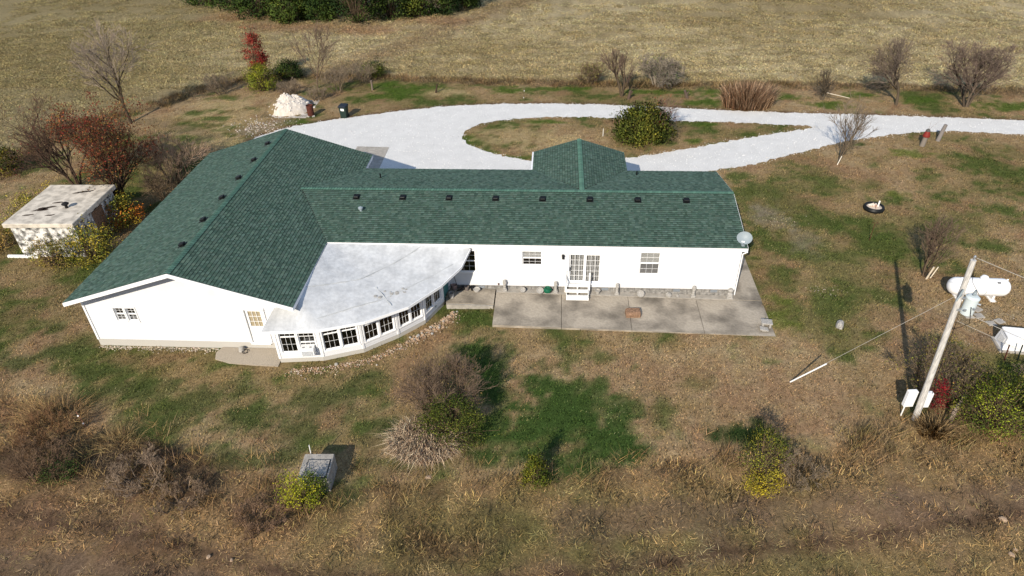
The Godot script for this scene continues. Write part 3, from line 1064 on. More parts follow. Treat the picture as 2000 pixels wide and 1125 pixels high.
func vent_mesh() -> Array:
	var base := MB.new()
	base.bevel(Vector3(0, 0.012, 0), Vector3(0.46, 0.02, 0.46), 0.006)
	var hood := MB.new()
	hood.bevel(Vector3(0, 0.12, -0.02), Vector3(0.34, 0.07, 0.34), 0.025)
	hood.bevel(Vector3(0, 0.055, -0.02), Vector3(0.25, 0.07, 0.25), 0.01)
	hood.box(Vector3(0, 0.092, 0.165), Vector3(0.30, 0.012, 0.02))
	return [base.mesh(M["black plastic"]), hood.mesh(M["black plastic"])]

func build_house() -> void:
	rng.seed = 3
	var H := thing("ranch_house", "long white ranch house with green shingle roofs and a curved sunroom", "house")
	var Z := Vector3.BACK
	var X := Vector3.RIGHT
	# ---- main wing walls
	var main_top := func(_t): return 3.03
	var mx := -22.2
	var holes := [[-15.0 - mx, -13.95 - mx, 1.38, 2.75], [-11.42 - mx, -10.36 - mx, 1.86, 2.77], [-8.90 - mx, -7.21 - mx, 0.78, 2.62], [-5.14 - mx, -4.09 - mx, 1.39, 2.80], [-19.6 - mx, -17.8 - mx, 0.55, 2.6]]
	wall(H, "front_wall", Vector3(mx, 0, 0), X, Z, 22.2, 0.52, main_top, holes)
	wall(H, "end_wall", Vector3(0, 0, 0), Vector3.FORWARD, X, 8.6, 0.52, func(t): return 3.03 + 0.90 * (1.0 - absf(t - 4.3) / 4.3), [[2.0, 3.0, 1.4, 2.6]])
	wall(H, "back_wall", Vector3(0, 0, -8.6), Vector3.LEFT, Vector3.FORWARD, 22.2, 0.52, main_top, [[3, 4, 1.4, 2.7], [13, 14.4, 1.4, 2.7], [7.6, 8.6, 0.6, 2.65]])
	var corner := MB.new()
	for cx in [[0.014, 0.014]]:
		corner.box(Vector3(cx[0], 1.77, cx[1]), Vector3(0.10, 2.50, 0.10))
	put("corner_trim", corner, M["white trim"], H)
	var corner2 := MB.new()
	corner2.box(Vector3(-32.786, 1.72, WZ + 0.014), Vector3(0.10, 2.62, 0.10))
	put("corner_trim", corner2, M["white trim"], H)
	for e in [[Vector3(-32.82, 3.20, WZ), Vector3(XR, 4.925, WZ)], [Vector3(-22.2, 3.24, WZ + 0.002), Vector3(XR, 4.923, WZ + 0.002)]]:
		var fz := MB.new()
		box_along(fz, e[0], e[1], 0.24, 0.036, Z)
		put("frieze_board", fz, M["white trim"], H)
	# ---- left wing walls
	var gable_top := func(t): return 3.14 + 1.78 * (1.0 - absf(t - 5.4) / 5.35)
	wall(H, "gable_wall", Vector3(-32.8, 0, WZ), X, Z, 10.6, 0.42, gable_top, [[1.46, 1.94, 1.62, 2.42], [2.06, 2.54, 1.62, 2.42], [8.04, 8.96, 0.42, 2.46]])
	wall(H, "left_wall", Vector3(-32.8, 0, -10.6), Z, Vector3.LEFT, 15.82, 0.42, func(_t): return 3.05, [])
	wall(H, "rear_gable_wall", Vector3(-22.2, 0, -10.6), Vector3.LEFT, Vector3.FORWARD, 10.6, 0.42, gable_top, [])
	wall(H, "inner_wall", Vector3(-22.2, 0, WZ), Vector3.FORWARD, X, 5.0, 0.42, func(_t): return 3.05, [])
	wall(H, "inner_wall", Vector3(-22.2, 0, -8.6), Vector3.FORWARD, X, 2.0, 0.42, func(_t): return 3.05, [])
	# ---- foundations
	rng.seed = 31
	var fb := Node3D.new()
	fb.name = "foundation"
	H.add_child(fb)
	var core := MB.new()
	core.box(Vector3(-11.15, 0.2, -4.3), Vector3(22.1, 0.6, 8.4))
	core.box(Vector3(-27.5, 0.16, -2.7), Vector3(10.4, 0.52, 15.6))
	put("footing", core, M["foundation block"], fb)
	var bx := -15.5
	while bx < -0.02:                                        # the blocks under the main wing that show
		var bw := minf(0.405, -0.01 - bx)
		for row in 2:
			var off := 0.2 if row else 0.0
			var q := MB.new()
			var hgt := 0.255
			q.bevel(Vector3(bx + bw * 0.5 + off * 0.5, 0.135 + row * 0.262, -0.06 + rng.randf_range(-0.004, 0.004)), Vector3(bw - 0.012, hgt - 0.01, 0.10), 0.006)
			put("block", q, M["foundation block"], fb)
		bx += 0.405
	for e in [[Vector3(-27.5, 0.2, WZ - 0.02), Vector3(10.66, 0.42, 0.10)], [Vector3(-32.79, 0.2, -2.8), Vector3(0.10, 0.42, 15.5)], [Vector3(0.0, 0.25, -4.3), Vector3(0.09, 0.5, 8.4)]]:
		var fnd := MB.new()
		fnd.box(e[0], e[1])
		put("concrete_footing", fnd, M["pale footing"], fb)
	for vx in [-13.7, -6.9, -3.0, -1.0]:
		var v := MB.new()
		v.box(Vector3(vx, 0.38, 0.0), Vector3(0.36, 0.16, 0.03))
		for k in 5:
			v.box(Vector3(vx, 0.325 + k * 0.028, 0.02), Vector3(0.32, 0.012, 0.014))
		put("crawl_vent", v, M["grey steel"], fb)
	# ---- rooms: floor and a dark inner lining so that windows look into rooms
	var room := MB.new()
	room.box(Vector3(-11.1, 0.74, -4.3), Vector3(21.8, 0.04, 8.2))
	room.box(Vector3(-11.1, 1.8, -2.6), Vector3(21.6, 2.1, 0.06))
	room.box(Vector3(-27.5, 0.5, -2.7), Vector3(10.2, 0.04, 15.4))
	room.box(Vector3(-27.5, 1.7, 2.4), Vector3(10.2, 2.3, 0.06))
	room.box(Vector3(-11.1, 2.98, -4.3), Vector3(21.8, 0.04, 8.2))
	put("interior", room, M["room"], H)
	# ---- windows and doors
	window(H, Vector3(-15.0, 1.38, 0), X, Z, 1.05, 1.37, 3, [[0.5, 2, ""], [0.5, 2, ""]])
	window(H, Vector3(-11.42, 1.86, 0), X, Z, 1.06, 0.91, 3, [[0.5, 2, ""], [0.5, 2, "white blind"]], "window", "clear glass")
	window(H, Vector3(-5.14, 1.39, 0), X, Z, 1.05, 1.41, 3, [[0.5, 2, "blind"], [0.5, 2, "white blind"]], "window", "clear glass")
	window(H, Vector3(-31.34, 1.62, WZ), X, Z, 0.48, 0.80, 2, [[0.5, 2, "blind"], [0.5, 2, ""]], "window", "clear glass", 0.05)
	window(H, Vector3(-30.74, 1.62, WZ), X, Z, 0.48, 0.80, 2, [[0.5, 2, "blind"], [0.5, 2, ""]], "window", "clear glass", 0.05)
	window(H, Vector3(-19.6, 0.55, 0), X, Z, 1.8, 2.05, 2, [[1.0, 3, ""]])
	sliding_door(H)
	gable_door(H)
	# ---- roofs
	var roof := Node3D.new()
	roof.name = "roof"
	H.add_child(roof)
	var s_f := Vector3(0, HR - HE, ZR - OV)
	var r_f := s_f.length()
	slope(roof, "front_slope", Vector3(0, HE, OV), X, s_f.normalized(), r_f, func(t): return lerpf(XE, XV, t / r_f), func(_t): return 0.29, 101)
	var s_b := Vector3(0, HR - HE, ZR - ZB)
	var r_b := s_b.length()
	var gx := -8.19
	var gw := 2.96
	var in_porch := func(p: Vector3) -> bool: return absf(p.x - gx) < gw * (1.0 - (p.y - 3.22) / 0.94) - 0.05
	slope(roof, "back_slope", Vector3(0, HE, ZB), X, s_b.normalized(), r_b, func(t): return lerpf(XE, XV, t / r_b), func(_t): return 0.29, 102, in_porch)
	var s_l := Vector3(XR - XL, HL - HE, 0)
	var r_l := s_l.length()
	slope(roof, "left_slope", Vector3(XL, HE, 0), Z, s_l.normalized(), r_l, func(_t): return ZK, func(_t): return ZF, 103)
	var s_r := Vector3(XR - XE, HL - HE, 0)
	var r_r := s_r.length()
	var under_main := func(p: Vector3) -> bool:
		var k := (p.y - HE) / (HR - HE)
		return k < 1.0 and p.z < OV + k * (ZR - OV) - 0.12 and p.z > ZB + k * (ZR - ZB) + 0.12
	slope(roof, "right_slope", Vector3(XE, HE, 0), Z, s_r.normalized(), r_r, func(_t): return ZK, func(_t): return ZF, 104, under_main)
	# porch gable
	var pr := 4.15
	var s_p := Vector3(gw, pr - 3.22, 0)
	var r_p := s_p.length()
	slope(roof, "porch_slope", Vector3(gx - gw, 3.22, 0), Z, s_p.normalized(), r_p, func(_t): return -11.65, func(t): return lerpf(-8.8, ZR, t / r_p), 105)
	slope(roof, "porch_slope", Vector3(gx + gw, 3.22, 0), Z, Vector3(-gw, pr - 3.22, 0).normalized(), r_p, func(_t): return -11.65, func(t): return lerpf(-8.8, ZR, t / r_p), 106)
	ridge_caps(roof, Vector3(0.30, HR, ZR), Vector3(XV - 0.1, HR, ZR), Vector3(0, -(HR - HE), 4.5).normalized(), Vector3(0, -(HR - HE), -4.5).normalized(), 0.162)
	ridge_caps(roof, Vector3(XR, HL, ZF), Vector3(XR, HL, ZK), Vector3(5.5, -1.8, 0).normalized(), Vector3(-5.65, -1.8, 0).normalized(), 0.172)
	ridge_caps(roof, Vector3(gx, pr + 0.005, -11.65), Vector3(gx, pr + 0.005, ZR), Vector3(gw, -0.93, 0).normalized(), Vector3(-gw, -0.93, 0).normalized(), 0.165)
	# fascia boards, rakes, soffits
	var fa := func(a: Vector3, b: Vector3, h: float, out: Vector3, called: String) -> void:
		var q := MB.new()
		box_along(q, a, b, h, 0.03, out)
		put(called, q, M["white trim"], roof)
	fa.call(Vector3(XE + 0.02, HE - 0.012, OV), Vector3(0.31, HE - 0.012, OV), 0.20, Z, "eave_fascia")
	fa.call(Vector3(XE + 0.02, HE - 0.012, ZB), Vector3(gx - gw, HE - 0.012, ZB), 0.20, Vector3.FORWARD, "eave_fascia")
	fa.call(Vector3(gx + gw, HE - 0.012, ZB), Vector3(0.31, HE - 0.012, ZB), 0.20, Vector3.FORWARD, "eave_fascia")
	fa.call(Vector3(XE, HE - 0.012, OV + 0.05), Vector3(XE, HE - 0.012, ZF + 0.028), 0.19, X, "eave_fascia")
	fa.call(Vector3(XE, HE - 0.012, ZB - 0.05), Vector3(XE, HE - 0.012, ZK - 0.028), 0.19, X, "eave_fascia")
	fa.call(Vector3(XL, HE - 0.012, ZK - 0.028), Vector3(XL, HE - 0.012, ZF + 0.028), 0.19, Vector3.LEFT, "eave_fascia")
	for sx in [-1, 1]:
		fa.call(Vector3(gx + sx * gw, 3.208, -11.68), Vector3(gx + sx * gw, 3.208, -8.85), 0.17, Vector3(sx, 0, 0), "eave_fascia")
	for e in [[Vector3(XL - 0.025, HE - 0.01, ZF), Vector3(XR, HL - 0.01, ZF), Z], [Vector3(XE + 0.025, HE - 0.01, ZF + 0.002), Vector3(XR, HL - 0.012, ZF + 0.002), Z], [Vector3(XL, HE - 0.01, ZK), Vector3(XR, HL - 0.01, ZK), Vector3.FORWARD], [Vector3(XE, HE - 0.01, ZK - 0.002), Vector3(XR, HL - 0.012, ZK - 0.002), Vector3.FORWARD], [Vector3(0.29, HE - 0.01, OV), Vector3(0.29, HR - 0.01, ZR), X], [Vector3(0.292, HE - 0.01, ZB), Vector3(0.292, HR - 0.012, ZR), X], [Vector3(gx - gw, 3.21, -11.65), Vector3(gx, pr - 0.01, -11.65), Vector3.FORWARD], [Vector3(gx + gw, 3.21, -11.652), Vector3(gx, pr - 0.012, -11.652), Vector3.FORWARD]]:
		fa.call(e[0], e[1], 0.21, e[2], "rake_board")
	var so := MB.new()
	so.box(Vector3(-11.0, 3.055, 0.10), Vector3(22.5, 0.02, 0.14))
	so.box(Vector3(0.15, 3.055, -4.3), Vector3(0.24, 0.02, 8.6))
	put("soffit", so, M["white trim"], roof)
	# porch: three posts, a beam and a back wall
	for px in [-2.7, 0.0, 2.7]:
		var pp := MB.new()
		pp.bevel(Vector3(gx + px, 1.45, -11.4), Vector3(0.16, 2.9, 0.16), 0.02)
		put("porch_post", pp, M["white trim"], H)
	var pbm := MB.new()
	pbm.box(Vector3(gx, 3.0, -11.4), Vector3(5.7, 0.2, 0.12))
	put("porch_beam", pbm, M["white trim"], H)
	var pt := MB.new()
	for sd in [0, 1]:
		var q := [Vector3(gx - gw + 0.1, 3.15, -11.44), Vector3(gx + gw - 0.1, 3.15, -11.44), Vector3(gx, 4.02, -11.44)]
		if sd == 0:
			pt.tri(q[1], q[0], q[2])
		else:
			for k in 3:
				q[k].z += 0.05
			pt.tri(q[0], q[1], q[2])
	put("porch_gable", pt, M["white siding"], H)
	var ds := MB.new()
	ds.path([Vector3(gx - gw - 0.05, 3.0, -11.5), Vector3(gx - gw - 0.05, 2.8, -11.4), Vector3(gx - gw - 0.05, 0.1, -11.4)], 0.04, 8)
	for k in 7:
		ds.box(Vector3(gx - gw - 0.05, 3.13, -11.4 + k * 0.4), Vector3(0.10, 0.05, 0.04))
	ds.box(Vector3(gx - gw - 0.07, 3.17, -10.2), Vector3(0.10, 0.09, 2.9))
	put("porch_gutter", ds, M["white trim"], H)
	# vents on the roof
	var vm := vent_mesh()
	var vent := func(p: Vector3, b: Basis) -> void:
		var o := Node3D.new()
		o.name = numbered("roof_vent", roof)
		roof.add_child(o, true)
		o.transform = Transform3D(b.scaled_local(Vector3(0.84, 0.9, 0.84)), p)
		put_mesh("flange", vm[0], o)
		put_mesh("hood", vm[1], o)
	var fb_ := Basis(Vector3.RIGHT, Vector3(0, 4.5, HR - HE).normalized(), Vector3(0, -(HR - HE), 4.5).normalized())
	for x in [-21.07, -18.39, -15.73, -13.08, -10.42, -7.77, -5.1, -2.42]:
		vent.call(Vector3(x, HR - 0.80 * (HR - HE) / 4.49 + 0.012, ZR + 0.80), fb_)
	var dl := Vector3(XL - XR, HE - HL, 0).normalized()
	var lb := Basis(Vector3.BACK.cross(dl).cross(dl) * -1.0, Vector3.ONE, dl)
	lb = Basis(Vector3.BACK, dl.cross(Vector3.BACK), dl)
	if lb.y.y < 0:
		lb = Basis(Vector3.FORWARD, dl.cross(Vector3.FORWARD), dl)
	for z in [-8.77, -6.37, -3.95, -1.55, 0.9, 3.35]:
		vent.call(Vector3(XR - 0.52, HL - 0.52 * (HL - HE) / (XR - XL) + 0.012, z), lb)
	var pv := MB.new()
	pv.lathe(Vector3(-20.57, 3.62, -2.37), [Vector2(0.16, 0.0), Vector2(0.15, 0.02), Vector2(0.075, 0.08), Vector2(0.07, 0.26), Vector2(0.135, 0.28), Vector2(0.14, 0.36), Vector2(0.06, 0.41), Vector2(0, 0.41)], 14)
	put("flue_pipe", pv, M["dish grey"], roof)
	for p in [Vector3(-20.4, 3.63, -6.7), Vector3(-4.74, 3.4, -7.8)]:
		var pb := MB.new()
		pb.tube(p, p + Vector3.UP * 0.32, 0.045, 0.045, 8, true)
		pb.lathe(p, [Vector2(0.12, 0.0), Vector2(0.06, 0.07)], 10)
		put("plumbing_vent", pb, M["black plastic"], roof)
	# small fittings on the walls
	var lamp := MB.new()
	lamp.box(Vector3(-9.24, 2.5, 0.035), Vector3(0.11, 0.22, 0.03))
	lamp.lathe(Vector3(-9.24, 2.36, 0.13), [Vector2(0.03, 0), Vector2(0.06, 0.04), Vector2(0.065, 0.2), Vector2(0.09, 0.22), Vector2(0.02, 0.3), Vector2(0, 0.31)], 8)
	put("wall_lamp", lamp, M["dark iron"], H)
	var spg := MB.new()
	spg.tube(Vector3(-12.75, 0.62, 0.02), Vector3(-12.75, 0.62, 0.12), 0.03, 0.03, 8, true)
	spg.lathe(Vector3(-12.75, 0.66, 0.1), [Vector2(0.04, 0), Vector2(0.04, 0.03), Vector2(0, 0.03)], 8)
	put("hose_tap", spg, M["rust"], H)
	var dsp := MB.new()
	dsp.path([Vector3(0.33, 3.02, 0.16), Vector3(0.12, 2.85, 0.09), Vector3(0.12, 0.2, 0.06)], 0.035, 8)
	put("downspout", dsp, M["white trim"], H)
	sunroom(H)

func sliding_door(H: Node) -> void:
	var d := Node3D.new()
	d.name = "sliding_door"
	H.add_child(d)
	var x0 := -8.90
	var w := 1.69
	var y0 := 0.78
	var h := 1.84
	var f := MB.new()
	f.box(Vector3(x0 + w * 0.5, y0 + h + 0.04, 0.025), Vector3(w + 0.2, 0.08, 0.06))
	f.box(Vector3(x0 + w * 0.5, y0 - 0.03, 0.05), Vector3(w + 0.2, 0.06, 0.12))
	for sx in [x0 - 0.05, x0 + w + 0.05]:
		f.box(Vector3(sx, y0 + h * 0.5, 0.025), Vector3(0.098, h, 0.06))
	put("frame", f, M["white trim"], d)
	for k in 2:
		var px := x0 + k * w * 0.5
		var pw := w * 0.5
		var z := -0.03 - 0.04 * (1 - k)
		var lf := MB.new()
		for sx in [px + 0.035, px + pw - 0.035]:
			lf.box(Vector3(sx, y0 + h * 0.5, z), Vector3(0.07, h - 0.004, 0.035))
		lf.box(Vector3(px + pw * 0.5, y0 + 0.05, z), Vector3(pw - 0.142, 0.10, 0.035))
		lf.box(Vector3(px + pw * 0.5, y0 + h - 0.035, z), Vector3(pw - 0.142, 0.07, 0.035))
		put("leaf_frame", lf, M["white trim"], d)
		var mn := MB.new()
		for c in [1, 2]:
			mn.box(Vector3(px + 0.07 + (pw - 0.14) * c / 3.0, y0 + h * 0.5 + 0.015, z + 0.01), Vector3(0.016, h - 0.18, 0.01))
		for r in range(1, 5):
			mn.box(Vector3(px + pw * 0.5, y0 + 0.10 + (h - 0.17) * r / 5.0, z + 0.0075), Vector3(pw - 0.144, 0.016, 0.008))
		put("muntin", mn, M["white trim"], d)
		for c in 3:
			for r in 5:
				var pn := MB.new()
				pn.box(Vector3(px + 0.07 + (pw - 0.14) * (c + 0.5) / 3.0, y0 + 0.10 + (h - 0.17) * (r + 0.5) / 5.0, z), Vector3((pw - 0.14) / 3.0 - 0.003, (h - 0.17) / 5.0 - 0.003, 0.005))
				put("pane", pn, M["clear glass"], d)
	var n := 19
	for k in n:
		var b := MB.new()
		b.box(Vector3(x0 + 0.05 + (w - 0.1) * (k + 0.5) / n, y0 + h * 0.5, -0.19), Vector3(0.062, h - 0.06, 0.003), Basis(Vector3.UP, 0.55 + rng.randf_range(-0.1, 0.1)))
		put("blind_slat", b, M["white blind"], d)
	var hd := MB.new()
	hd.box(Vector3(x0 + 0.05, 1.65, 0.0), Vector3(0.035, 0.22, 0.05))
	put("handle", hd, M["dark iron"], d)

func gable_door(H: Node) -> void:
	var d := Node3D.new()
	d.name = "side_door"
	H.add_child(d)
	var x0 := -24.76
	var f := MB.new()
	f.box(Vector3(x0 - 0.05, 1.45, WZ + 0.03), Vector3(0.12, 2.08, 0.09))
	f.box(Vector3(x0 + 0.97, 1.45, WZ + 0.03), Vector3(0.12, 2.08, 0.09))
	f.box(Vector3(x0 + 0.46, 2.53, WZ + 0.03), Vector3(1.16, 0.11, 0.09))
	f.box(Vector3(x0 + 0.46, 0.40, WZ + 0.06), Vector3(1.0, 0.05, 0.16))
	put("frame", f, M["white trim"], d)
	var l := MB.new()
	var z := WZ - 0.05
	l.box(Vector3(x0 + 0.46, 0.92, z), Vector3(0.90, 0.98, 0.045))
	l.box(Vector3(x0 + 0.08, 1.93, z), Vector3(0.14, 1.04, 0.045))
	l.box(Vector3(x0 + 0.84, 1.93, z), Vector3(0.14, 1.04, 0.045))
	l.box(Vector3(x0 + 0.46, 2.395, z), Vector3(0.618, 0.11, 0.045))
	put("leaf", l, M["white paint"], d)
	var m := MB.new()
	for c in [1, 2]:
		m.box(Vector3(x0 + 0.15 + 0.62 * c / 3.0, 1.875, z + 0.012), Vector3(0.02, 0.92, 0.012))
		m.box(Vector3(x0 + 0.46, 1.41 + 0.93 * c / 3.0, z + 0.010), Vector3(0.61, 0.02, 0.010))
	put("muntin", m, M["white trim"], d)
	for c in 3:
		for r in 3:
			var p := MB.new()
			p.box(Vector3(x0 + 0.15 + 0.62 * (c + 0.5) / 3.0, 1.41 + 0.93 * (r + 0.5) / 3.0, z), Vector3(0.2, 0.305, 0.005))
			put("pane", p, M["clear glass"], d)
	var b := MB.new()
	b.box(Vector3(x0 + 0.46, 1.875, z - 0.035), Vector3(0.64, 0.95, 0.01))
	put("blind", b, M["tan blind"], d)
	var k := MB.new()
	k.lathe(Vector3(x0 + 0.86, 1.4, z + 0.03), [Vector2(0.02, 0), Vector2(0.035, 0.03), Vector2(0.02, 0.06), Vector2(0, 0.065)], 8, Basis(Vector3.RIGHT, PI / 2))
	put("handle", k, M["grey steel"], d)

const SUN_BASE := [Vector2(-23.05, 6.22), Vector2(-20.97, 6.01), Vector2(-19.12, 5.32), Vector2(-17.6, 4.12), Vector2(-16.42, 2.91), Vector2(-15.69, 1.31), Vector2(-15.45, 0.02)]

func sunroom(H: Node) -> void:
	var S := H
	# roof membrane: from the outer edge in to the eaves of the two wings
	var outer := [Vector3(-23.37, 2.30, 6.69), Vector3(-20.84, 2.30, 6.49), Vector3(-18.65, 2.31, 5.76), Vector3(-16.81, 2.33, 4.55), Vector3(-15.42, 2.40, 2.80), Vector3(-14.54, 2.62, 1.38), Vector3(-14.19, 2.98, 0.20)]
	var inner := [Vector3(-23.17, 2.62, 5.23), Vector3(-22.00, 3.10, 5.23), Vector3(-21.84, 3.21, 2.4), Vector3(-21.84, 3.22, 0.20), Vector3(-19.5, 3.19, 0.20), Vector3(-17.0, 3.19, 0.20), Vector3(-14.25, 3.10, 0.20)]
	var grid := []
	var nv := 9
	for i in 6:
		for k in 6:
			if i < 5 and k == 6:
				continue
			var t := k / 6.0
			var o: Vector3 = outer[i].lerp(outer[i + 1], t)
			var n: Vector3 = inner[i].lerp(inner[i + 1], t)
			var row := []
			for v in nv:
				var p := o.lerp(n, v / float(nv - 1))
				if v > 0 and v < nv - 1:
					p.y += nB.get_noise_2d(p.x * 3.5, p.z * 3.5) * 0.018
				row.append(p)
			grid.append(row)
	var last := []
	for v in nv:
		last.append(outer[6].lerp(inner[6], v / float(nv - 1)))
	grid.append(last)
	var mb := MB.new()
	var cols := grid.size()
	var nrm := func(i: int, v: int) -> Vector3:
		var a: Vector3 = grid[mini(i + 1, cols - 1)][v] - grid[maxi(i - 1, 0)][v]
		var b: Vector3 = grid[i][mini(v + 1, nv - 1)] - grid[i][maxi(v - 1, 0)]
		var n := a.cross(b).normalized()
		return n if n.y > 0 else -n
	for i in cols - 1:
		for v in nv - 1:
			var p: Array[Vector3] = [grid[i][v], grid[i + 1][v], grid[i + 1][v + 1], grid[i][v + 1]]
			var n: Array[Vector3] = [nrm.call(i, v), nrm.call(i + 1, v), nrm.call(i + 1, v + 1), nrm.call(i, v + 1)]
			mb.trin(p[0], p[1], p[2], n[0], n[1], n[2])
			mb.trin(p[0], p[2], p[3], n[0], n[2], n[3])
			var d := Vector3.DOWN * 0.05
			mb.quad(p[3] + d, p[2] + d, p[1] + d, p[0] + d)
	var root := Node3D.new()
	root.name = "sunroom_roof"
	S.add_child(root)
	put("membrane", mb, M["roof membrane"], root)
	# overlapped sheet edges, a little raised and smeared with sealant
	for sm in [[Vector2(-22.6, 4.5), Vector2(-19.5, 2.9), Vector2(-16.8, 0.3)], [Vector2(-20.9, 5.9), Vector2(-18.1, 4.2), Vector2(-15.0, 1.3)], [Vector2(-18.6, 3.4), Vector2(-17.6, 4.6)]]:
		var s := MB.new()
		for i in sm.size() - 1:
			var n := 14
			for k in n:
				var a: Vector2 = sm[i].lerp(sm[i + 1], k / float(n))
				var b: Vector2 = sm[i].lerp(sm[i + 1], (k + 1) / float(n))
				var w := 0.014 + 0.014 * rng.randf()
				var side := (b - a).orthogonal().normalized() * w
				var ya := roof_y(grid, a) + 0.035
				var yb := roof_y(grid, b) + 0.035
				s.quad(Vector3(a.x - side.x, ya - 0.02, a.y - side.y), Vector3(a.x + side.x, ya, a.y + side.y), Vector3(b.x + side.x, yb, b.y + side.y), Vector3(b.x - side.x, yb - 0.02, b.y - side.y))
		put("seam", s, M["grey sealant"], root)
	var pa := MB.new()
	rng.seed = 8
	for k in 14:
		var q := Vector2(-17.95, 3.75) + Vector2(rng.randfn(0, 0.45), rng.randfn(0, 0.12)).rotated(-0.55)
		var y := roof_y(grid, q) + 0.01
		pa.lathe(Vector3(q.x, y, q.y), [Vector2(0.05 + rng.randf() * 0.1, 0.0), Vector2(0.03, 0.012), Vector2(0, 0.016)], 6)
	put("sealant_patch", pa, M["cast stone"], root)
	var fa := MB.new()
	for i in 6:
		var a: Vector3 = outer[i]
		var b: Vector3 = outer[i + 1]
		var out := Vector3((b - a).z, 0, -(b - a).x).normalized()
		if out.dot(Vector3(-19, 0, 1) - a) > 0:
			out = -out
		box_along(fa, a + Vector3.UP * 0.012, b + Vector3.UP * 0.012, 0.15, 0.03, out)
	box_along(fa, outer[0] + Vector3.UP * 0.012, inner[0] + Vector3.UP * 0.012, 0.15, 0.03, Vector3.LEFT)
	put("edge_fascia", fa, M["white trim"], root)
	var sf := MB.new()
	for i in 6:
		var a: Vector3 = outer[i] + Vector3.DOWN * 0.12
		var b: Vector3 = outer[i + 1] + Vector3.DOWN * 0.12
		var c := Vector3(SUN_BASE[i].x, a.y, SUN_BASE[i].y)
		var d := Vector3(SUN_BASE[i + 1].x, b.y, SUN_BASE[i + 1].y)
		sf.quad(d, b, a, c)
	put("soffit", sf, M["white trim"], root)
	# walls
	for i in 6:
		var a: Vector2 = SUN_BASE[i]
		var b: Vector2 = SUN_BASE[i + 1]
		var p := Vector3(a.x, 0, a.y)
		var u := Vector3(b.x - a.x, 0, b.y - a.y)
		var w := u.length()
		u /= w
		var n := Vector3(-u.z, 0, u.x)
		var tall: float = (outer[i].y + outer[i + 1].y) * 0.5 - 0.06
		var holes := []
		if i < 5:
			var ww := minf(0.78, (w - 0.42) * 0.5)
			var g := (w - ww * 2) / 2.6
			var x1 := g
			var x2 := w - g - ww
			for x in [x1, x2]:
				holes.append([x, x + ww, 0.62, 1.98])
			wall(S, "sunroom_wall", p, u, n, w, 0.26, func(_t): return tall, holes)
			var k := 0
			for x in [x1, x2]:
				var at: Vector3 = p + u * x + Vector3.UP * 0.62
				var sashes := [[0.69, 2, ""], [0.31, 1, ""]]
				if i == 0 and k == 1:
					sashes = [[0.42, 1, "white blind"], [0.27, 1, "white blind"], [0.31, 1, ""]]
				window(S, at, u, n, ww, 1.36, 3, sashes, "sunroom_window", "window glass", 0.05)
				k += 1
			if i == 0:
				air_conditioner(p + u * (x2 + ww * 0.5), u, n)
		else:
			wall(S, "sunroom_wall", p, u, n, w, 0.26, func(_t): return tall, [[0.2, 1.05, 0.26, 2.1]])
			var dr := MB.new()
			dr.box(p + u * 0.625 + Vector3.UP * 1.18 - n * 0.05, Vector3(0.83, 1.82, 0.05), Basis(u, Vector3.UP, n))
			dr.box(p + u * 0.19 + Vector3.UP * 1.2 + n * 0.03, Vector3(0.06, 1.9, 0.06), Basis(u, Vector3.UP, n))
			put("sunroom_door", dr, M["teal paint"], S)
		var ct := MB.new()
		ct.box(p + Vector3.UP * (0.26 + (tall - 0.26) * 0.5) + n * 0.014, Vector3(0.11, tall - 0.28, 0.07), Basis(u, Vector3.UP, n))
		put("corner_post", ct, M["white trim"], S)
		var fo := MB.new()
		fo.box(p + u * w * 0.5 + Vector3.UP * 0.12 - n * 0.06, Vector3(w + 0.04, 0.28, 0.14), Basis(u, Vector3.UP, n))
		put("sunroom_footing", fo, M["pale footing"], S)
		if i == 4:
			var oc := MB.new()
			oc.box(p + u * w * 0.58 + Vector3.UP * 0.45 + n * 0.035, Vector3(0.09, 0.14, 0.04), Basis(u, Vector3.UP, n))
			put("outlet_box", oc, M["dish grey"], S)
	wall(S, "sunroom_wall", Vector3(-23.05, 0, WZ + 0.03), Vector3.BACK, Vector3.LEFT, 6.22 - WZ - 0.03, 0.26, func(_t): return 2.34, [])
	var fo2 := MB.new()
	fo2.box(Vector3(-22.98, 0.12, (6.22 + WZ) * 0.5), Vector3(0.14, 0.28, 6.2 - WZ))
	put("sunroom_footing", fo2, M["pale footing"], S)
	var fl := MB.new()
	fl.prism([Vector2(-22.9, 6.05), Vector2(-21.0, 5.85), Vector2(-19.25, 5.2), Vector2(-17.75, 4.0), Vector2(-16.6, 2.8), Vector2(-15.9, 1.3), Vector2(-15.7, 0.05), Vector2(-22.0, 0.05), Vector2(-22.0, 5.1), Vector2(-22.9, 5.3)], 0.2, 0.3)
	put("sunroom_floor", fl, M["room"], S)

func roof_y(grid: Array, q: Vector2) -> float:
	var best := 1e9
	var y := 0.0
	var w := 0.0
	for row in grid:
		for p in row:
			var d := Vector2(p.x, p.z).distance_squared_to(q) + 0.002
			var k := 1.0 / (d * d)
			y += p.y * k
			w += k
			best = minf(best, d)
	return y / w

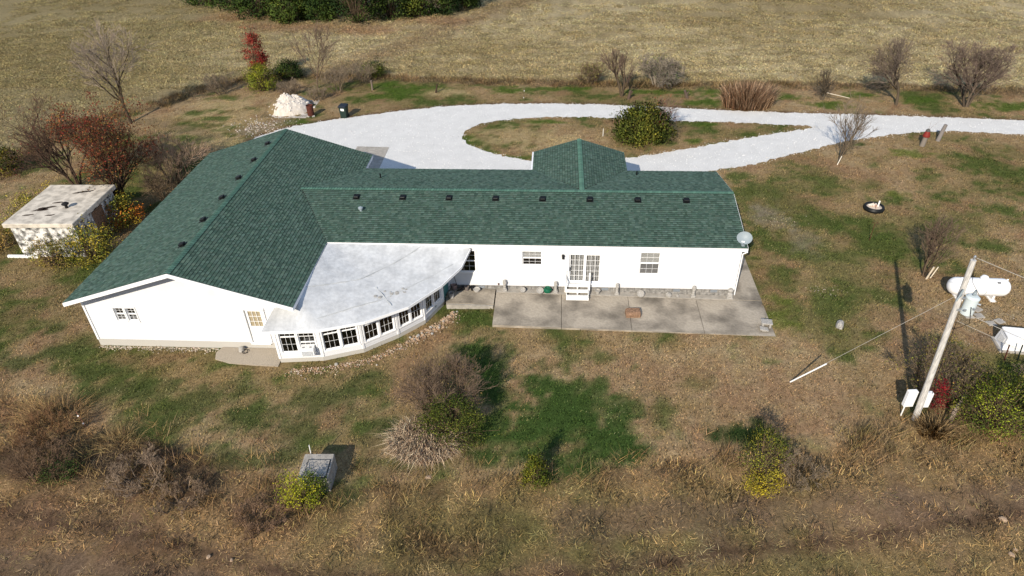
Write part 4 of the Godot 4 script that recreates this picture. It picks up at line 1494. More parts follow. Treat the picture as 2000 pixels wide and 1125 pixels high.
func air_conditioner(p: Vector3, u: Vector3, n: Vector3) -> void:
	var o := thing("window_air_conditioner", "boxy white air conditioner in the leftmost pair of sunroom windows", "air conditioner", p + Vector3.UP * 0.64)
	o.basis = Basis(u, Vector3.UP, n)
	var c := MB.new()
	c.bevel(Vector3(0, 0.21, 0.16), Vector3(0.66, 0.42, 0.46), 0.02)
	put("case", c, M["white enamel"], o)
	var g := MB.new()
	g.box(Vector3(0, 0.16, 0.394), Vector3(0.52, 0.28, 0.012))
	put("grille", g, M["grey steel"], o)
	for k in 9:
		var s := MB.new()
		s.box(Vector3(-0.24 + k * 0.06, 0.16, 0.404), Vector3(0.012, 0.27, 0.012))
		put("grille_bar", s, M["white enamel"], o)
	for k in 4:
		var s := MB.new()
		s.box(Vector3(0, 0.06 + k * 0.065, 0.413), Vector3(0.5, 0.010, 0.008))
		put("grille_bar", s, M["white enamel"], o)
	for sx in [-0.18, 0.16]:
		var sl := MB.new()
		sl.box(Vector3(sx, 0.422, 0.2), Vector3(0.12, 0.006, 0.05))
		put("vent_slot", sl, M["black plastic"], o)

# ---------------------------------------------------------------- plants
# bare branches: trunk holds the stems and limbs, crown the twigs
class Wood:
	var trunk := MB.new()
	var crown := MB.new()
	var tips: Array[Vector3] = []
	var r: RandomNumberGenerator
	var bark := Color.WHITE
	var twig := Color.WHITE
	var thin := 0.006
	var up := 0.12
	var kids := [4, 5, 5, 4]
	var angle := 0.7
	var split := 2
	func vary(c: Color) -> Color:
		var k := r.randf_range(0.8, 1.18)
		return Color(minf(c.r * k, 1), minf(c.g * k, 1), minf(c.b * k, 1))
	func grow(p: Vector3, d: Vector3, length: float, rad: float, level: int) -> void:
		var mb := trunk if level < split else crown
		mb.col = vary(bark if level < split else twig)
		var n := 4 if level < 2 else (3 if level < 3 else 2)
		var pts: Array[Vector3] = [p]
		var dirs: Array[Vector3] = [d]
		var q := p
		var dd := d
		for i in n:
			dd = (dd + Vector3(r.randfn(0, 0.16), r.randfn(0, 0.08) + up, r.randfn(0, 0.16))).normalized()
			q += dd * length / n
			pts.append(q)
			dirs.append(dd)
		for i in n:
			var ra := maxf(lerpf(rad, rad * 0.45, i / float(n)), thin)
			var rb := maxf(lerpf(rad, rad * 0.45, (i + 1) / float(n)), thin * 0.8)
			mb.tube(pts[i], pts[i + 1], ra, rb, 7 if level == 0 else (5 if level < split else 3))
		tips.append(q)
		if level >= kids.size():
			return
		var k: int = kids[level] + r.randi_range(-1, 1)
		for j in k:
			var t := r.randf_range(0.28, 1.0) if level > 0 else r.randf_range(0.22, 1.0)
			var f := t * n
			var i := mini(int(f), n - 1)
			var at := pts[i].lerp(pts[i + 1], f - i)
			var e := dirs[i + 1]
			var side := e.cross(Vector3(r.randfn(0, 1), r.randfn(0, 1), r.randfn(0, 1))).normalized()
			var a := angle * r.randf_range(0.6, 1.35)
			var nd := (e * cos(a) + side * sin(a)).normalized()
			grow(at, nd, length * lerpf(0.72, 0.42, t) * r.randf_range(0.8, 1.2), maxf(lerpf(rad, rad * 0.45, t) * 0.6, thin), level + 1)

func bare_tree(called: String, label: String, category: String, at: Vector3, o: Dictionary) -> Node3D:
	var t := thing(called, label, category, at, 0.0, o.get("group", ""))
	var w := Wood.new()
	w.r = RandomNumberGenerator.new()
	w.r.seed = o.get("seed", 1)
	w.bark = o.get("bark", c8(112, 98, 86))
	w.twig = o.get("twig", c8(124, 104, 92))
	w.kids = o.get("kids", [6, 5, 4, 3])
	w.up = o.get("up", 0.1)
	w.angle = o.get("angle", 0.7)
	w.thin = o.get("thin", 0.007)
	w.split = o.get("split", 2)
	var stems: int = o.get("stems", 1)
	var h: float = o.get("h", 4.0)
	for s in stems:
		var a := TAU * s / stems + w.r.randf() * 0.8
		var spread: float = o.get("spread", 0.1) * (w.r.randf_range(0.4, 1.2) if stems > 1 else 1.0)
		var d := Vector3(cos(a) * spread, 1, sin(a) * spread) + Vector3(o.get("lean", 0.0), 0, 0)
		var p: Vector3 = Vector3(cos(a), 0, sin(a)) * (0.035 * sqrt(stems) * sqrt(w.r.randf_range(0.05, 1.0)) if stems > 1 else 0.0) * float(o.get("foot", 1.0))
		p.y = -0.05
		w.grow(p, d.normalized(), h * w.r.randf_range(0.72, 0.9) * o.get("stem", 0.72), o.get("rad", 0.09), 0)
	put("trunk" if stems < 3 else "stems", w.trunk, M["bark"], t)
	put("crown" if stems < 3 else "twigs", w.crown, M["bark"], t)
	if o.has("leaves"):
		leaves_on(t, w.tips, o.leaves, o.get("leaf_n", 3), o.get("leaf_size", 0.09), o.get("leaf_jit", 0.15), o.get("seed", 1), o.get("leaf_share", 1.0))
	return t

func leaves_on(t: Node3D, tips: Array[Vector3], cols: Array, per: int, size: float, jit: float, seed_: int, share := 1.0) -> void:
	var r := RandomNumberGenerator.new()
	r.seed = seed_ * 7 + 1
	var mb := MB.new()
	for p in tips:
		if r.randf() > share:
			continue
		var base: Color = cols[r.randi() % cols.size()]
		for k in per:
			var k2 := r.randf_range(0.75, 1.3)
			mb.col = Color(minf(base.r * k2, 1), minf(base.g * k2, 1), minf(base.b * k2 * 0.95, 1))
			var q := p + Vector3(r.randfn(0, jit), r.randfn(0, jit), r.randfn(0, jit))
			leaf_at(mb, r, q, size)
	put("leaves", mb, M["leaves"], t)

func leaf_at(mb: MB, r: RandomNumberGenerator, q: Vector3, size: float) -> void:
	var d := Vector3(r.randfn(0, 1), r.randfn(0, 0.7), r.randfn(0, 1)).normalized()
	var sd := d.cross(Vector3(r.randfn(0, 1), r.randfn(0, 1), r.randfn(0, 1))).normalized()
	var n := d.cross(sd)
	if n.y < 0:
		n = -n
	mb.leaf(q, d, sd, size * r.randf_range(0.7, 1.4), size * 0.32, (n + Vector3.UP * 0.3).normalized())

# a leafy shrub: stems fan out to clumps of leaves scattered through an uneven crown
func bush(called: String, label: String, category: String, at: Vector3, rx: float, h: float, rz: float, o: Dictionary) -> Node3D:
	var t := thing(called, label, category, at, 0.0, o.get("group", ""))
	var r := RandomNumberGenerator.new()
	r.seed = o.get("seed", 1)
	var stems := MB.new()
	var mb := MB.new()
	var clumps: int = o.get("clumps", 60)
	var per: int = o.get("per", 60)
	var size: float = o.get("size", 0.09) * 0.86
	var cols: Array = o.cols
	var low: float = o.get("low", 0.1)
	var cr: float = o.get("clump", 0.24)
	var wood: Color = o.get("wood", c8(104, 88, 72))
	for k in clumps:
		var a := r.randf() * TAU
		var v := r.randf_range(low, 1.0)
		var prof: float = pow(sin(PI * clampf(0.18 + v * 0.76, 0, 1)), 0.7)
		if o.get("cone", false):
			prof = (1.02 - v) * 0.95 + 0.05
		var rad := sqrt(r.randf_range(0.25, 1.0)) * prof * r.randf_range(0.75, 1.12)
		var stray := r.randf() < 0.16
		if stray:
			rad *= r.randf_range(1.05, 1.35)
			v = minf(v * r.randf_range(1.0, 1.25), 1.22)
		var c := Vector3(cos(a) * rad * rx, v * h, sin(a) * rad * rz)
		stems.col = vary_r(r, wood)
		var mid := c * 0.5 + Vector3(r.randfn(0, 0.05), h * 0.06, r.randfn(0, 0.05))
		stems.tube(Vector3(c.x * 0.08, -0.05, c.z * 0.08), mid, 0.022, 0.014, 4)
		stems.tube(mid, c, 0.014, 0.007, 3)
		var base: Color = cols[r.randi() % cols.size()]
		var up: float = o.get("spray", 0.0)
		var outw := Vector3(c.x / rx, 0.35 + up, c.z / rz).normalized()
		for i in (per * 6 / 5 if not stray else per / 3):
			var k2 := r.randf_range(0.75, 1.3)
			mb.col = Color(minf(base.r * k2, 1), minf(base.g * k2, 1), minf(base.b * k2, 1))
			var q := c + Vector3(r.randfn(0, cr), r.randfn(0, cr * 0.8), r.randfn(0, cr))
			q.y = maxf(q.y, 0.03)
			if up > 0.0:
				var d := (outw + Vector3(r.randfn(0, 0.45), r.randfn(0, 0.45), r.randfn(0, 0.45))).normalized()
				var sd := d.cross(Vector3(r.randfn(0, 1), r.randfn(0, 1), r.randfn(0, 1))).normalized()
				mb.leaf(q, d, sd, size * r.randf_range(0.8, 1.7), size * 0.26, (d * 0.5 + outw + Vector3(r.randfn(0, 0.4), r.randfn(0, 0.4), r.randfn(0, 0.4))).normalized())
			else:
				leaf_at(mb, r, q, size)
	put("stems", stems, M["bark"], t)
	put("leaves", mb, M["leaves"], t)
	return t

func vary_r(r: RandomNumberGenerator, c: Color) -> Color:
	var k := r.randf_range(0.75, 1.2)
	return Color(minf(c.r * k, 1), minf(c.g * k, 1), minf(c.b * k, 1))

# a clump of arching dry blades
func dry_clump(called: String, label: String, at: Vector3, rx: float, h: float, rz: float, o: Dictionary) -> Node3D:
	var t := thing(called, label, o.get("category", "grass clump"), at)
	var r := RandomNumberGenerator.new()
	r.seed = o.get("seed", 1)
	var parts := [MB.new(), MB.new()]
	var cols: Array = o.cols
	for k in o.get("n", 1500):
		var mb: MB = parts[k % 2]
		mb.col = vary_r(r, cols[r.randi() % cols.size()])
		var a := r.randf() * TAU
		var d := sqrt(r.randf())
		var p := Vector3(cos(a) * d * rx * o.get("base", 0.6), 0, sin(a) * d * rz * o.get("base", 0.6))
		var hh := h * r.randf_range(0.55, 1.05) * (1.0 - 0.25 * d)
		var out: Vector3 = Vector3(cos(a) * rx, 0, sin(a) * rz) * d * r.randf_range(0.3, 0.9) * o.get("arch", 1.0) + Vector3(r.randfn(0, o.get("mess", 0.12)), 0, r.randfn(0, o.get("mess", 0.12)))
		var m: Vector3 = p + out * 0.35 + Vector3.UP * hh * 0.65
		var q: Vector3 = p + out + Vector3.UP * hh * o.get("tip", 1.0)
		var e := r.randf() * TAU
		var side: Vector3 = Vector3(cos(e), 0, sin(e)) * o.get("w", 0.009)
		var n := (Vector3(side.z, 0, -side.x).normalized() * 0.55 + Vector3.UP * 0.7).normalized()
		if (side * 2.0).cross(m - p).y < 0.0:
			side = -side
		mb.trin(p - side, p + side, m + side * 0.8, n, n, n)
		mb.trin(p - side, m + side * 0.8, m - side * 0.8, n, n, n)
		mb.trin(m - side * 0.8, m + side * 0.8, q, n, n, n)
	put("old_blades", parts[0], M["grass blades"], t)
	put("blades", parts[1], M["grass blades"], t)
	return t

func build_plants() -> void:
	var gbk := "shrubs and small trees along the far fence"
	# --- the far side of the pasture: cedars
	var ced := [c8(58, 74, 34), c8(46, 62, 30), c8(72, 86, 40), c8(38, 54, 28)]
	var spots := [[-57.5, -66.5, 3.4, 5.6, "dark cedar at the left end of the far grove"], [-52.0, -63.0, 3.0, 6.0, "dark cedar second from the left in the far grove"], [-48.2, -59.6, 2.6, 5.2, "rounded cedar left of the grey bare tree in the far grove"], [-43.4, -57.8, 2.8, 3.4, "low cedar in front of the grey bare tree in the far grove"], [-39.6, -58.2, 2.2, 3.0, "low cedar between the bare tree and the biggest cedar of the grove"], [-34.6, -56.6, 3.6, 6.4, "broadest dark cedar standing forward at the middle of the far grove"], [-30.8, -58.8, 2.8, 5.4, "cedar right of the broadest one in the far grove"], [-27.4, -60.0, 2.3, 4.6, "yellowish green cedar right of the middle of the far grove"], [-24.4, -61.2, 2.4, 4.8, "cedar second from the right end of the far grove"], [-21.8, -64.0, 2.2, 5.0, "cedar at the right end of the far grove"], [-44.0, -64.0, 3.2, 6.6, "tall dark cedar behind the grey bare tree of the far grove"], [-37.5, -63.5, 3.0, 6.6, "tall cedar at the back of the far grove"]]
	for i in spots.size():
		var s: Array = spots[i]
		var cc := ced
		if i == 7 or i == 3:
			cc = [c8(92, 98, 42), c8(70, 84, 38), c8(58, 74, 34)]
		bush("cedar_tree", s[4], "cedar tree", Vector3(s[0], 0, s[1]), s[2], s[3], s[2] * 0.9, {"seed": 200 + i, "cols": cc, "clumps": 130, "per": 46, "size": 0.26, "clump": 0.34, "spray": 0.5, "low": 0.04, "group": "cedars of the far grove"})
	bare_tree("bare_tree", "grey bare tree leaning out between the cedars of the far grove", "tree", Vector3(-42.6, 0, -60.4), {"h": 6.6, "seed": 31, "rad": 0.16, "kids": [8, 6, 5, 3], "bark": c8(134, 125, 110), "twig": c8(134, 125, 110), "thin": 0.02, "spread": 0.25, "stems": 2, "angle": 0.85})
	bare_tree("bare_tree", "grey bare tree between the two right cedars of the far grove", "tree", Vector3(-26.0, 0, -60.2), {"h": 5.0, "seed": 32, "rad": 0.10, "kids": [7, 5, 4, 3], "bark": c8(126, 115, 100), "twig": c8(126, 115, 100), "thin": 0.016, "stems": 2, "spread": 0.2})
	# --- left side
	bare_tree("bare_tree", "tall slim bare tree behind the red-leaved tree at left", "tree", Vector3(-46.6, 0, -24.2), {"h": 7.4, "seed": 33, "rad": 0.13, "kids": [13, 7, 5, 3], "bark": c8(78, 69, 57), "twig": c8(150, 136, 122), "thin": 0.010, "lean": 0.10, "stem": 0.92, "angle": 0.55, "up": 0.06})
	bare_tree("autumn_tree", "rust red leaved tree beside the left eave of the house", "tree", Vector3(-39.2, 0, -8.9), {"h": 8.2, "angle": 0.5, "seed": 34, "rad": 0.12, "stems": 5, "spread": 0.10, "kids": [8, 6, 4], "bark": c8(73, 62, 51), "twig": c8(85, 71, 58), "leaves": [c8(104, 54, 40), c8(88, 44, 36), c8(126, 74, 48), c8(102, 42, 38), c8(84, 56, 42), c8(112, 88, 50)], "leaf_share": 0.7, "leaf_n": 9, "leaf_size": 0.11, "leaf_jit": 0.24, "lean": 0.06, "foot": 3.0})
	bare_tree("bare_tree", "dull crimson twiggy tree left of the rust red tree", "tree", Vector3(-44.4, 0, -12.2), {"h": 7.4, "seed": 35, "rad": 0.08, "stems": 6, "spread": 0.22, "kids": [8, 6, 4], "bark": c8(88, 73, 62), "twig": c8(98, 79, 68), "leaves": [c8(128, 52, 52), c8(110, 48, 44)], "leaf_n": 1, "leaf_size": 0.09, "leaf_share": 0.16, "thin": 0.009, "foot": 3.0})
	bare_tree("bare_shrub", "tan bare shrub between the red tree and the green roof", "shrub", Vector3(-37.2, 0, -13.0), {"h": 4.4, "seed": 36, "rad": 0.05, "stems": 12, "spread": 0.42, "kids": [6, 5, 4], "bark": c8(102, 89, 74), "twig": c8(172, 144, 120), "thin": 0.009, "foot": 4.0})
	bare_tree("bare_shrub", "brown bare shrub hard against the left eave behind the red tree", "shrub", Vector3(-36.4, 0, -9.6), {"h": 3.4, "seed": 37, "rad": 0.04, "stems": 9, "spread": 0.40, "kids": [6, 5, 3], "bark": c8(88, 77, 63), "twig": c8(110, 95, 78), "thin": 0.009, "foot": 4.0})
	bush("leafy_bush", "yellow and orange bush at the foot of the rust red tree", "bush", Vector3(-38.0, 0, -7.0), 1.3, 1.9, 1.5, {"seed": 38, "cols": [c8(150, 128, 48), c8(122, 118, 50), c8(160, 96, 42), c8(96, 100, 44)], "clumps": 60, "per": 46, "size": 0.13, "clump": 0.24})
	bush("leafy_bush", "yellow green bush against the front right corner of the concrete shed", "bush", Vector3(-37.6, 0, -2.7), 1.5, 2.3, 1.3, {"seed": 39, "cols": [c8(132, 122, 46), c8(106, 110, 46), c8(150, 130, 50), c8(84, 92, 42)], "clumps": 70, "per": 44, "size": 0.12, "clump": 0.22})
	bush("leafy_bush", "olive and brown straggly bush in front of the concrete shed", "bush", Vector3(-39.7, 0, -1.9), 1.5, 1.7, 0.9, {"seed": 40, "cols": [c8(118, 112, 52), c8(134, 112, 66), c8(96, 98, 48), c8(140, 124, 60)], "clumps": 55, "per": 34, "size": 0.11, "clump": 0.22})
	bush("leafy_bush", "yellowing brush behind the left wall of the concrete shed", "bush", Vector3(-43.9, 0, -6.2), 1.0, 2.1, 2.0, {"seed": 41, "cols": [c8(128, 126, 54), c8(106, 112, 50), c8(150, 136, 60)], "clumps": 60, "per": 40, "size": 0.12, "clump": 0.25})
	bush("leafy_bush", "brown brush at the left front corner of the concrete shed", "bush", Vector3(-44.6, 0, -3.4), 1.2, 1.6, 1.4, {"seed": 42, "cols": [c8(140, 112, 64), c8(120, 104, 60), c8(156, 128, 70)], "clumps": 45, "per": 36, "size": 0.11, "clump": 0.24})
	bush("leafy_bush", "dark green bush by the old fence at the left edge", "bush", Vector3(-51.4, 0, -14.4), 1.5, 1.8, 1.2, {"seed": 43, "cols": [c8(50, 64, 30), c8(66, 76, 34), c8(120, 110, 44)], "clumps": 70, "per": 46, "size": 0.14, "spray": 0.5})
	bush("yellow_sapling", "small bright yellow sapling behind the concrete shed", "sapling", Vector3(-44.4, 0, -9.4), 0.45, 1.5, 0.45, {"seed": 44, "cols": [c8(190, 166, 50), c8(168, 150, 48)], "clumps": 18, "per": 30, "size": 0.1, "clump": 0.15})
	# --- round the limestone heap
	bush("red_tree", "slim scarlet tree rising behind the yellow green bush", "tree", Vector3(-39.0, 0, -35.2), 1.15, 4.3, 1.1, {"seed": 45, "cols": [c8(138, 48, 44), c8(118, 40, 38), c8(152, 66, 54)], "clumps": 75, "per": 40, "size": 0.15, "clump": 0.2, "spray": 0.9, "low": 0.35})
	bush("leafy_bush", "yellow green bush in front of the scarlet tree", "bush", Vector3(-37.7, 0, -32.4), 1.55, 2.3, 1.4, {"seed": 46, "cols": [c8(134, 134, 44), c8(112, 118, 42), c8(92, 102, 40)], "clumps": 90, "per": 46, "size": 0.13, "spray": 0.4})
	bush("cedar_bush", "small dark green cedar bush right of the scarlet tree", "bush", Vector3(-36.4, 0, -36.2), 1.3, 1.5, 1.1, {"seed": 47, "cols": ced, "clumps": 70, "per": 46, "size": 0.14, "spray": 0.5})
	bare_tree("bare_tree", "slim bare tree behind the limestone heap", "tree", Vector3(-32.7, 0, -33.1), {"h": 5.0, "seed": 48, "rad": 0.07, "kids": [11, 5, 4, 2], "bark": c8(94, 81, 69), "twig": c8(112, 96, 84), "thin": 0.010, "angle": 0.5, "stem": 0.9})
	for i in 5:
		var p: Vector3 = [Vector3(-30.4, 0, -32.0), Vector3(-31.6, 0, -29.8), Vector3(-34.6, 0, -31.2), Vector3(-28.4, 0, -34.6), Vector3(-41.6, 0, -31.6)][i]
		bare_tree("bare_shrub", ["pale bare shrub right of the slim bare tree, above the trash bin", "low bare shrub just behind the limestone heap", "low bare shrub left of the slim bare tree behind the heap", "bare shrub by the fence left of the small green bush", "bare twiggy shrub left of the yellow green bush by the fence"][i], "shrub", p, {"h": [3.0, 1.6, 1.8, 2.2, 2.4][i], "seed": 50 + i, "rad": 0.03, "stems": 11, "spread": 0.5, "kids": [5, 5, 3], "bark": c8(113, 100, 85), "twig": c8(131, 117, 100), "thin": 0.009, "foot": 4.0, "group": "bare shrubs near the limestone heap"})
	bush("leafy_bush", "small green bush on the fence line beyond the trash bin", "bush", Vector3(-27.9, 0, -36.6), 1.05, 1.35, 0.9, {"seed": 56, "cols": [c8(100, 108, 44), c8(82, 92, 40)], "clumps": 50, "per": 40, "size": 0.13, "spray": 0.4})
	# --- along the far fence
	bare_tree("bare_tree", "reddish bare tree on a thick stub left of the grey thicket", "tree", Vector3(-3.75, 0, -31.1), {"h": 4.2, "seed": 57, "rad": 0.11, "stems": 2, "spread": 0.15, "kids": [9, 6, 5], "bark": c8(81, 70, 59), "twig": c8(114, 97, 85), "thin": 0.011, "angle": 0.45, "stem": 0.85})
	bare_tree("bare_shrub", "wide tangled grey thicket on the far fence", "shrub", Vector3(-0.1, 0, -34.1), {"h": 3.4, "seed": 58, "rad": 0.06, "stems": 12, "spread": 0.95, "kids": [7, 6, 5], "bark": c8(128, 118, 105), "twig": c8(133, 123, 110), "thin": 0.012, "up": 0.02, "foot": 5.0, "leaves": [c8(74, 84, 50)], "leaf_n": 1, "leaf_share": 0.12, "leaf_size": 0.14})
	bare_tree("bare_shrub", "brown and olive shrub left of the reddish bare tree by the fence", "shrub", Vector3(-6.4, 0, -34.6), {"h": 2.2, "seed": 59, "rad": 0.03, "stems": 14, "spread": 0.6, "kids": [5, 5, 3], "bark": c8(100, 87, 71), "twig": c8(112, 96, 79), "thin": 0.011, "foot": 4.0, "leaves": [c8(104, 100, 56)], "leaf_n": 1, "leaf_share": 0.3, "leaf_size": 0.12})
	var small := bare_tree("bare_tree", "small dark bare tree with one pale broken limb", "tree", Vector3(13.9, 0, -30.3), {"h": 3.4, "seed": 60, "rad": 0.10, "stems": 2, "spread": 0.4, "kids": [8, 6, 5], "bark": c8(79, 71, 60), "twig": c8(93, 84, 72), "thin": 0.012, "angle": 0.8, "stem": 0.66})
	var bl := MB.new()
	bl.col = c8(196, 184, 166)
	bl.tube(Vector3(0.2, 0.7, 0.1), Vector3(2.2, 0.35, 0.5), 0.05, 0.03, 5)
	put("broken_limb", bl, M["bark"], small)
	bare_tree("bare_tree", "tall bare tree left of the pair at the far right", "tree", Vector3(19.9, 0, -29.1), {"h": 5.5, "seed": 61, "rad": 0.12, "stems": 1, "spread": 0.0, "kids": [15, 8, 5, 3], "bark": c8(85, 76, 65), "twig": c8(114, 101, 90), "thin": 0.0085, "angle": 0.62, "stem": 0.86, "up": 0.08})
	bare_tree("bare_tree", "wide bare tree at the far right by the drive", "tree", Vector3(25.6, 0, -28.8), {"h": 5.2, "seed": 162, "rad": 0.10, "stems": 5, "spread": 0.34, "kids": [8, 7, 5, 3], "bark": c8(86, 76, 66), "twig": c8(116, 101, 91), "thin": 0.0085, "angle": 0.6, "stem": 0.86, "up": 0.06, "foot": 2.0})
	dry_clump("ornamental_grass", "big clump of tall reddish dry ornamental grass beyond the drive", Vector3(7.0, 0, -28.7), 2.3, 2.5, 1.3, {"seed": 63, "n": 4600, "cols": [c8(200, 164, 130), c8(214, 184, 148), c8(182, 138, 108), c8(166, 138, 114)], "w": 0.013, "arch": 0.55, "base": 0.9, "mess": 0.22})
	# --- the island and the sapling by the drive
	bush("evergreen_bush", "large dark olive evergreen bush on the grass island", "bush", Vector3(-2.9, 0, -21.0), 2.3, 2.6, 1.9, {"seed": 64, "cols": [c8(92, 98, 42), c8(76, 84, 38), c8(118, 114, 48), c8(62, 72, 34)], "clumps": 210, "per": 56, "size": 0.17, "clump": 0.26, "spray": 0.7, "low": 0.05})
	bare_tree("bare_shrub", "reddish bare twigs growing out behind the island evergreen", "shrub", Vector3(-1.6, 0, -21.6), {"h": 4.0, "seed": 65, "rad": 0.03, "stems": 9, "spread": 0.45, "kids": [6, 4, 3], "bark": c8(101, 83, 71), "twig": c8(117, 98, 84), "thin": 0.010, "foot": 5.0, "leaves": [c8(150, 60, 50)], "leaf_n": 1, "leaf_share": 0.15, "leaf_size": 0.08})
	bare_tree("bare_tree", "bare sapling with a leaning white stake where the drives meet", "tree", Vector3(11.2, 0, -17.2), {"h": 4.6, "seed": 66, "rad": 0.05, "stems": 3, "spread": 0.08, "kids": [9, 5, 4], "bark": c8(99, 88, 74), "twig": c8(125, 112, 97), "thin": 0.009, "angle": 0.45, "stem": 0.86})
	bare_tree("bare_tree", "bare reddish brown sapling left of the propane tank", "tree", Vector3(11.15, 0, -2.35), {"h": 3.8, "seed": 67, "rad": 0.05, "stems": 3, "spread": 0.16, "kids": [10, 6, 4], "bark": c8(84, 72, 60), "twig": c8(114, 97, 84), "thin": 0.007, "angle": 0.5, "stem": 0.88, "lean": 0.04})
	# --- the front
	bare_tree("bare_shrub", "twiggy brown shrub in the middle of the front lawn", "shrub", Vector3(-14.5, 0, 9.2), {"h": 3.3, "seed": 68, "rad": 0.03, "stems": 22, "spread": 0.5, "kids": [6, 5, 4], "bark": c8(96, 82, 69), "twig": c8(117, 100, 85), "thin": 0.006, "foot": 5.0, "leaves": [c8(120, 100, 60)], "leaf_n": 1, "leaf_share": 0.12, "leaf_size": 0.06})
	bush("leafy_bush", "dark green bush in front of the twiggy brown shrub", "bush", Vector3(-13.9, 0, 10.7), 1.6, 1.95, 1.1, {"seed": 69, "cols": [c8(70, 80, 34), c8(54, 66, 30), c8(94, 98, 42), c8(42, 54, 26)], "clumps": 190, "per": 52, "size": 0.075, "clump": 0.17})
	dry_clump("dry_grass_clump", "collapsed straw coloured grass clump left of the dark green bush", Vector3(-15.1, 0, 11.3), 1.45, 1.2, 1.15, {"seed": 70, "n": 5200, "cols": [c8(214, 188, 154), c8(190, 160, 130), c8(170, 142, 116), c8(226, 204, 172)], "tip": 0.5, "arch": 0.45, "w": 0.008, "base": 0.95, "mess": 0.32})
	dry_clump("dead_fern_patch", "reddish brown dead growth in the middle of the straw grass clump", Vector3(-14.9, 0, 12.0), 0.55, 0.8, 0.5, {"seed": 71, "n": 700, "cols": [c8(128, 72, 56), c8(112, 66, 54)], "category": "dead plant", "w": 0.01, "tip": 0.9})
	bush("yellow_bush", "yellow green sapling bush in front of the concrete well box", "bush", Vector3(-19.45, 0, 14.55), 0.75, 1.75, 0.6, {"seed": 72, "cols": [c8(150, 146, 40), c8(128, 130, 38), c8(104, 112, 38)], "clumps": 48, "per": 54, "size": 0.07, "clump": 0.15})
	bush("leafy_bush", "darker green bush against the front of the concrete well box", "bush", Vector3(-18.85, 0, 14.3), 0.45, 1.5, 0.4, {"seed": 73, "cols": [c8(88, 100, 36), c8(70, 82, 34), c8(50, 62, 30)], "clumps": 34, "per": 48, "size": 0.07, "clump": 0.14})
	bush("young_cedar", "small yellow tipped cedar at the lower edge of the dark green patch", "cedar", Vector3(-10.3, 0, 13.1), 0.62, 1.75, 0.6, {"seed": 74, "cols": [c8(98, 106, 40), c8(72, 84, 36), c8(128, 126, 46)], "clumps": 60, "per": 44, "size": 0.085, "clump": 0.12, "spray": 0.8, "cone": true, "low": 0.02})
	bush("young_tree", "yellow green young tree casting a dark shadow at right of the front lawn", "sapling", Vector3(-1.3, 0, 12.2), 0.95, 2.3, 0.85, {"seed": 75, "cols": [c8(112, 116, 46), c8(140, 132, 50), c8(86, 96, 42)], "clumps": 60, "per": 44, "size": 0.075, "clump": 0.15, "spray": 0.4, "low": 0.12})
	bush("yellow_bush", "low golden bush at the foot of the yellow green young tree", "bush", Vector3(-1.3, 0, 12.9), 0.75, 0.8, 0.5, {"seed": 76, "cols": [c8(158, 140, 44), c8(134, 124, 44)], "clumps": 30, "per": 44, "size": 0.065, "clump": 0.13})
	bare_tree("bare_shrub", "low bare twigs right of the golden bush on the front verge", "shrub", Vector3(0.2, 0, 12.4), {"h": 1.3, "seed": 77, "rad": 0.02, "stems": 12, "spread": 0.9, "kids": [5, 4, 3], "bark": c8(106, 94, 79), "twig": c8(130, 116, 99), "thin": 0.006, "foot": 4.0})
	# --- the brush round the pole
	bush("leafy_bush", "tangled green bush right of the power pole", "bush", Vector3(9.2, 0, 9.2), 1.9, 2.4, 1.5, {"seed": 78, "cols": [c8(106, 118, 40), c8(84, 98, 38), c8(130, 136, 46), c8(60, 72, 34)], "clumps": 130, "per": 54, "size": 0.09, "clump": 0.22, "spray": 0.3})
	bush("leafy_bush", "olive bush with tangled stems at the right edge by the pole", "bush", Vector3(11.3, 0, 8.4), 1.7, 2.2, 1.6, {"seed": 79, "cols": [c8(104, 108, 48), c8(124, 114, 60), c8(88, 96, 44)], "clumps": 90, "per": 44, "size": 0.09, "clump": 0.24})
	bare_tree("bare_shrub", "dense brown brush between the power pole and the green bush", "shrub", Vector3(8.0, 0, 7.3), {"h": 2.6, "seed": 80, "rad": 0.035, "stems": 20, "spread": 0.55, "kids": [6, 5, 4], "bark": c8(102, 89, 74), "twig": c8(120, 105, 87), "thin": 0.007, "foot": 6.0, "leaves": [c8(96, 98, 48), c8(120, 106, 58)], "leaf_n": 2, "leaf_share": 0.25, "leaf_size": 0.08})
	bare_tree("bare_shrub", "pale bare brush at the right edge above the green bush", "shrub", Vector3(12.3, 0, 7.2), {"h": 1.5, "seed": 81, "rad": 0.03, "stems": 18, "spread": 0.7, "kids": [5, 5, 3], "bark": c8(122, 109, 92), "twig": c8(141, 126, 106), "thin": 0.007, "foot": 6.0})
	bush("red_shrub", "small crimson leaved shrub right beside the power pole", "shrub", Vector3(7.15, 0, 8.2), 0.5, 1.5, 0.45, {"seed": 82, "cols": [c8(126, 26, 40), c8(104, 24, 36), c8(84, 30, 34)], "clumps": 34, "per": 38, "size": 0.07, "clump": 0.13})
	dry_clump("dry_grass_clump", "tan dry grass at the foot of the power pole", Vector3(6.6, 0, 9.7), 1.1, 1.0, 0.7, {"seed": 83, "n": 1100, "cols": [c8(184, 154, 108), c8(160, 132, 94), c8(136, 112, 84)], "w": 0.009})
	# --- brush at the lower left
	var lb := [[-30.9, 13.4, 1.7, "tangled dark bare brush at the left edge", c8(116, 96, 78)], [-31.8, 11.6, 1.4, "reddish dry brush at the left edge above the bare brush", c8(124, 96, 72)], [-26.4, 13.7, 1.25, "pale grey twiggy shrub on the lower left verge", c8(140, 122, 104)], [-24.2, 14.6, 0.9, "second pale grey twiggy shrub, right of the larger one on the lower left verge", c8(138, 118, 98)], [-20.9, 15.4, 0.9, "flattened dead twigs left of the yellow sapling bush", c8(132, 108, 88)]]
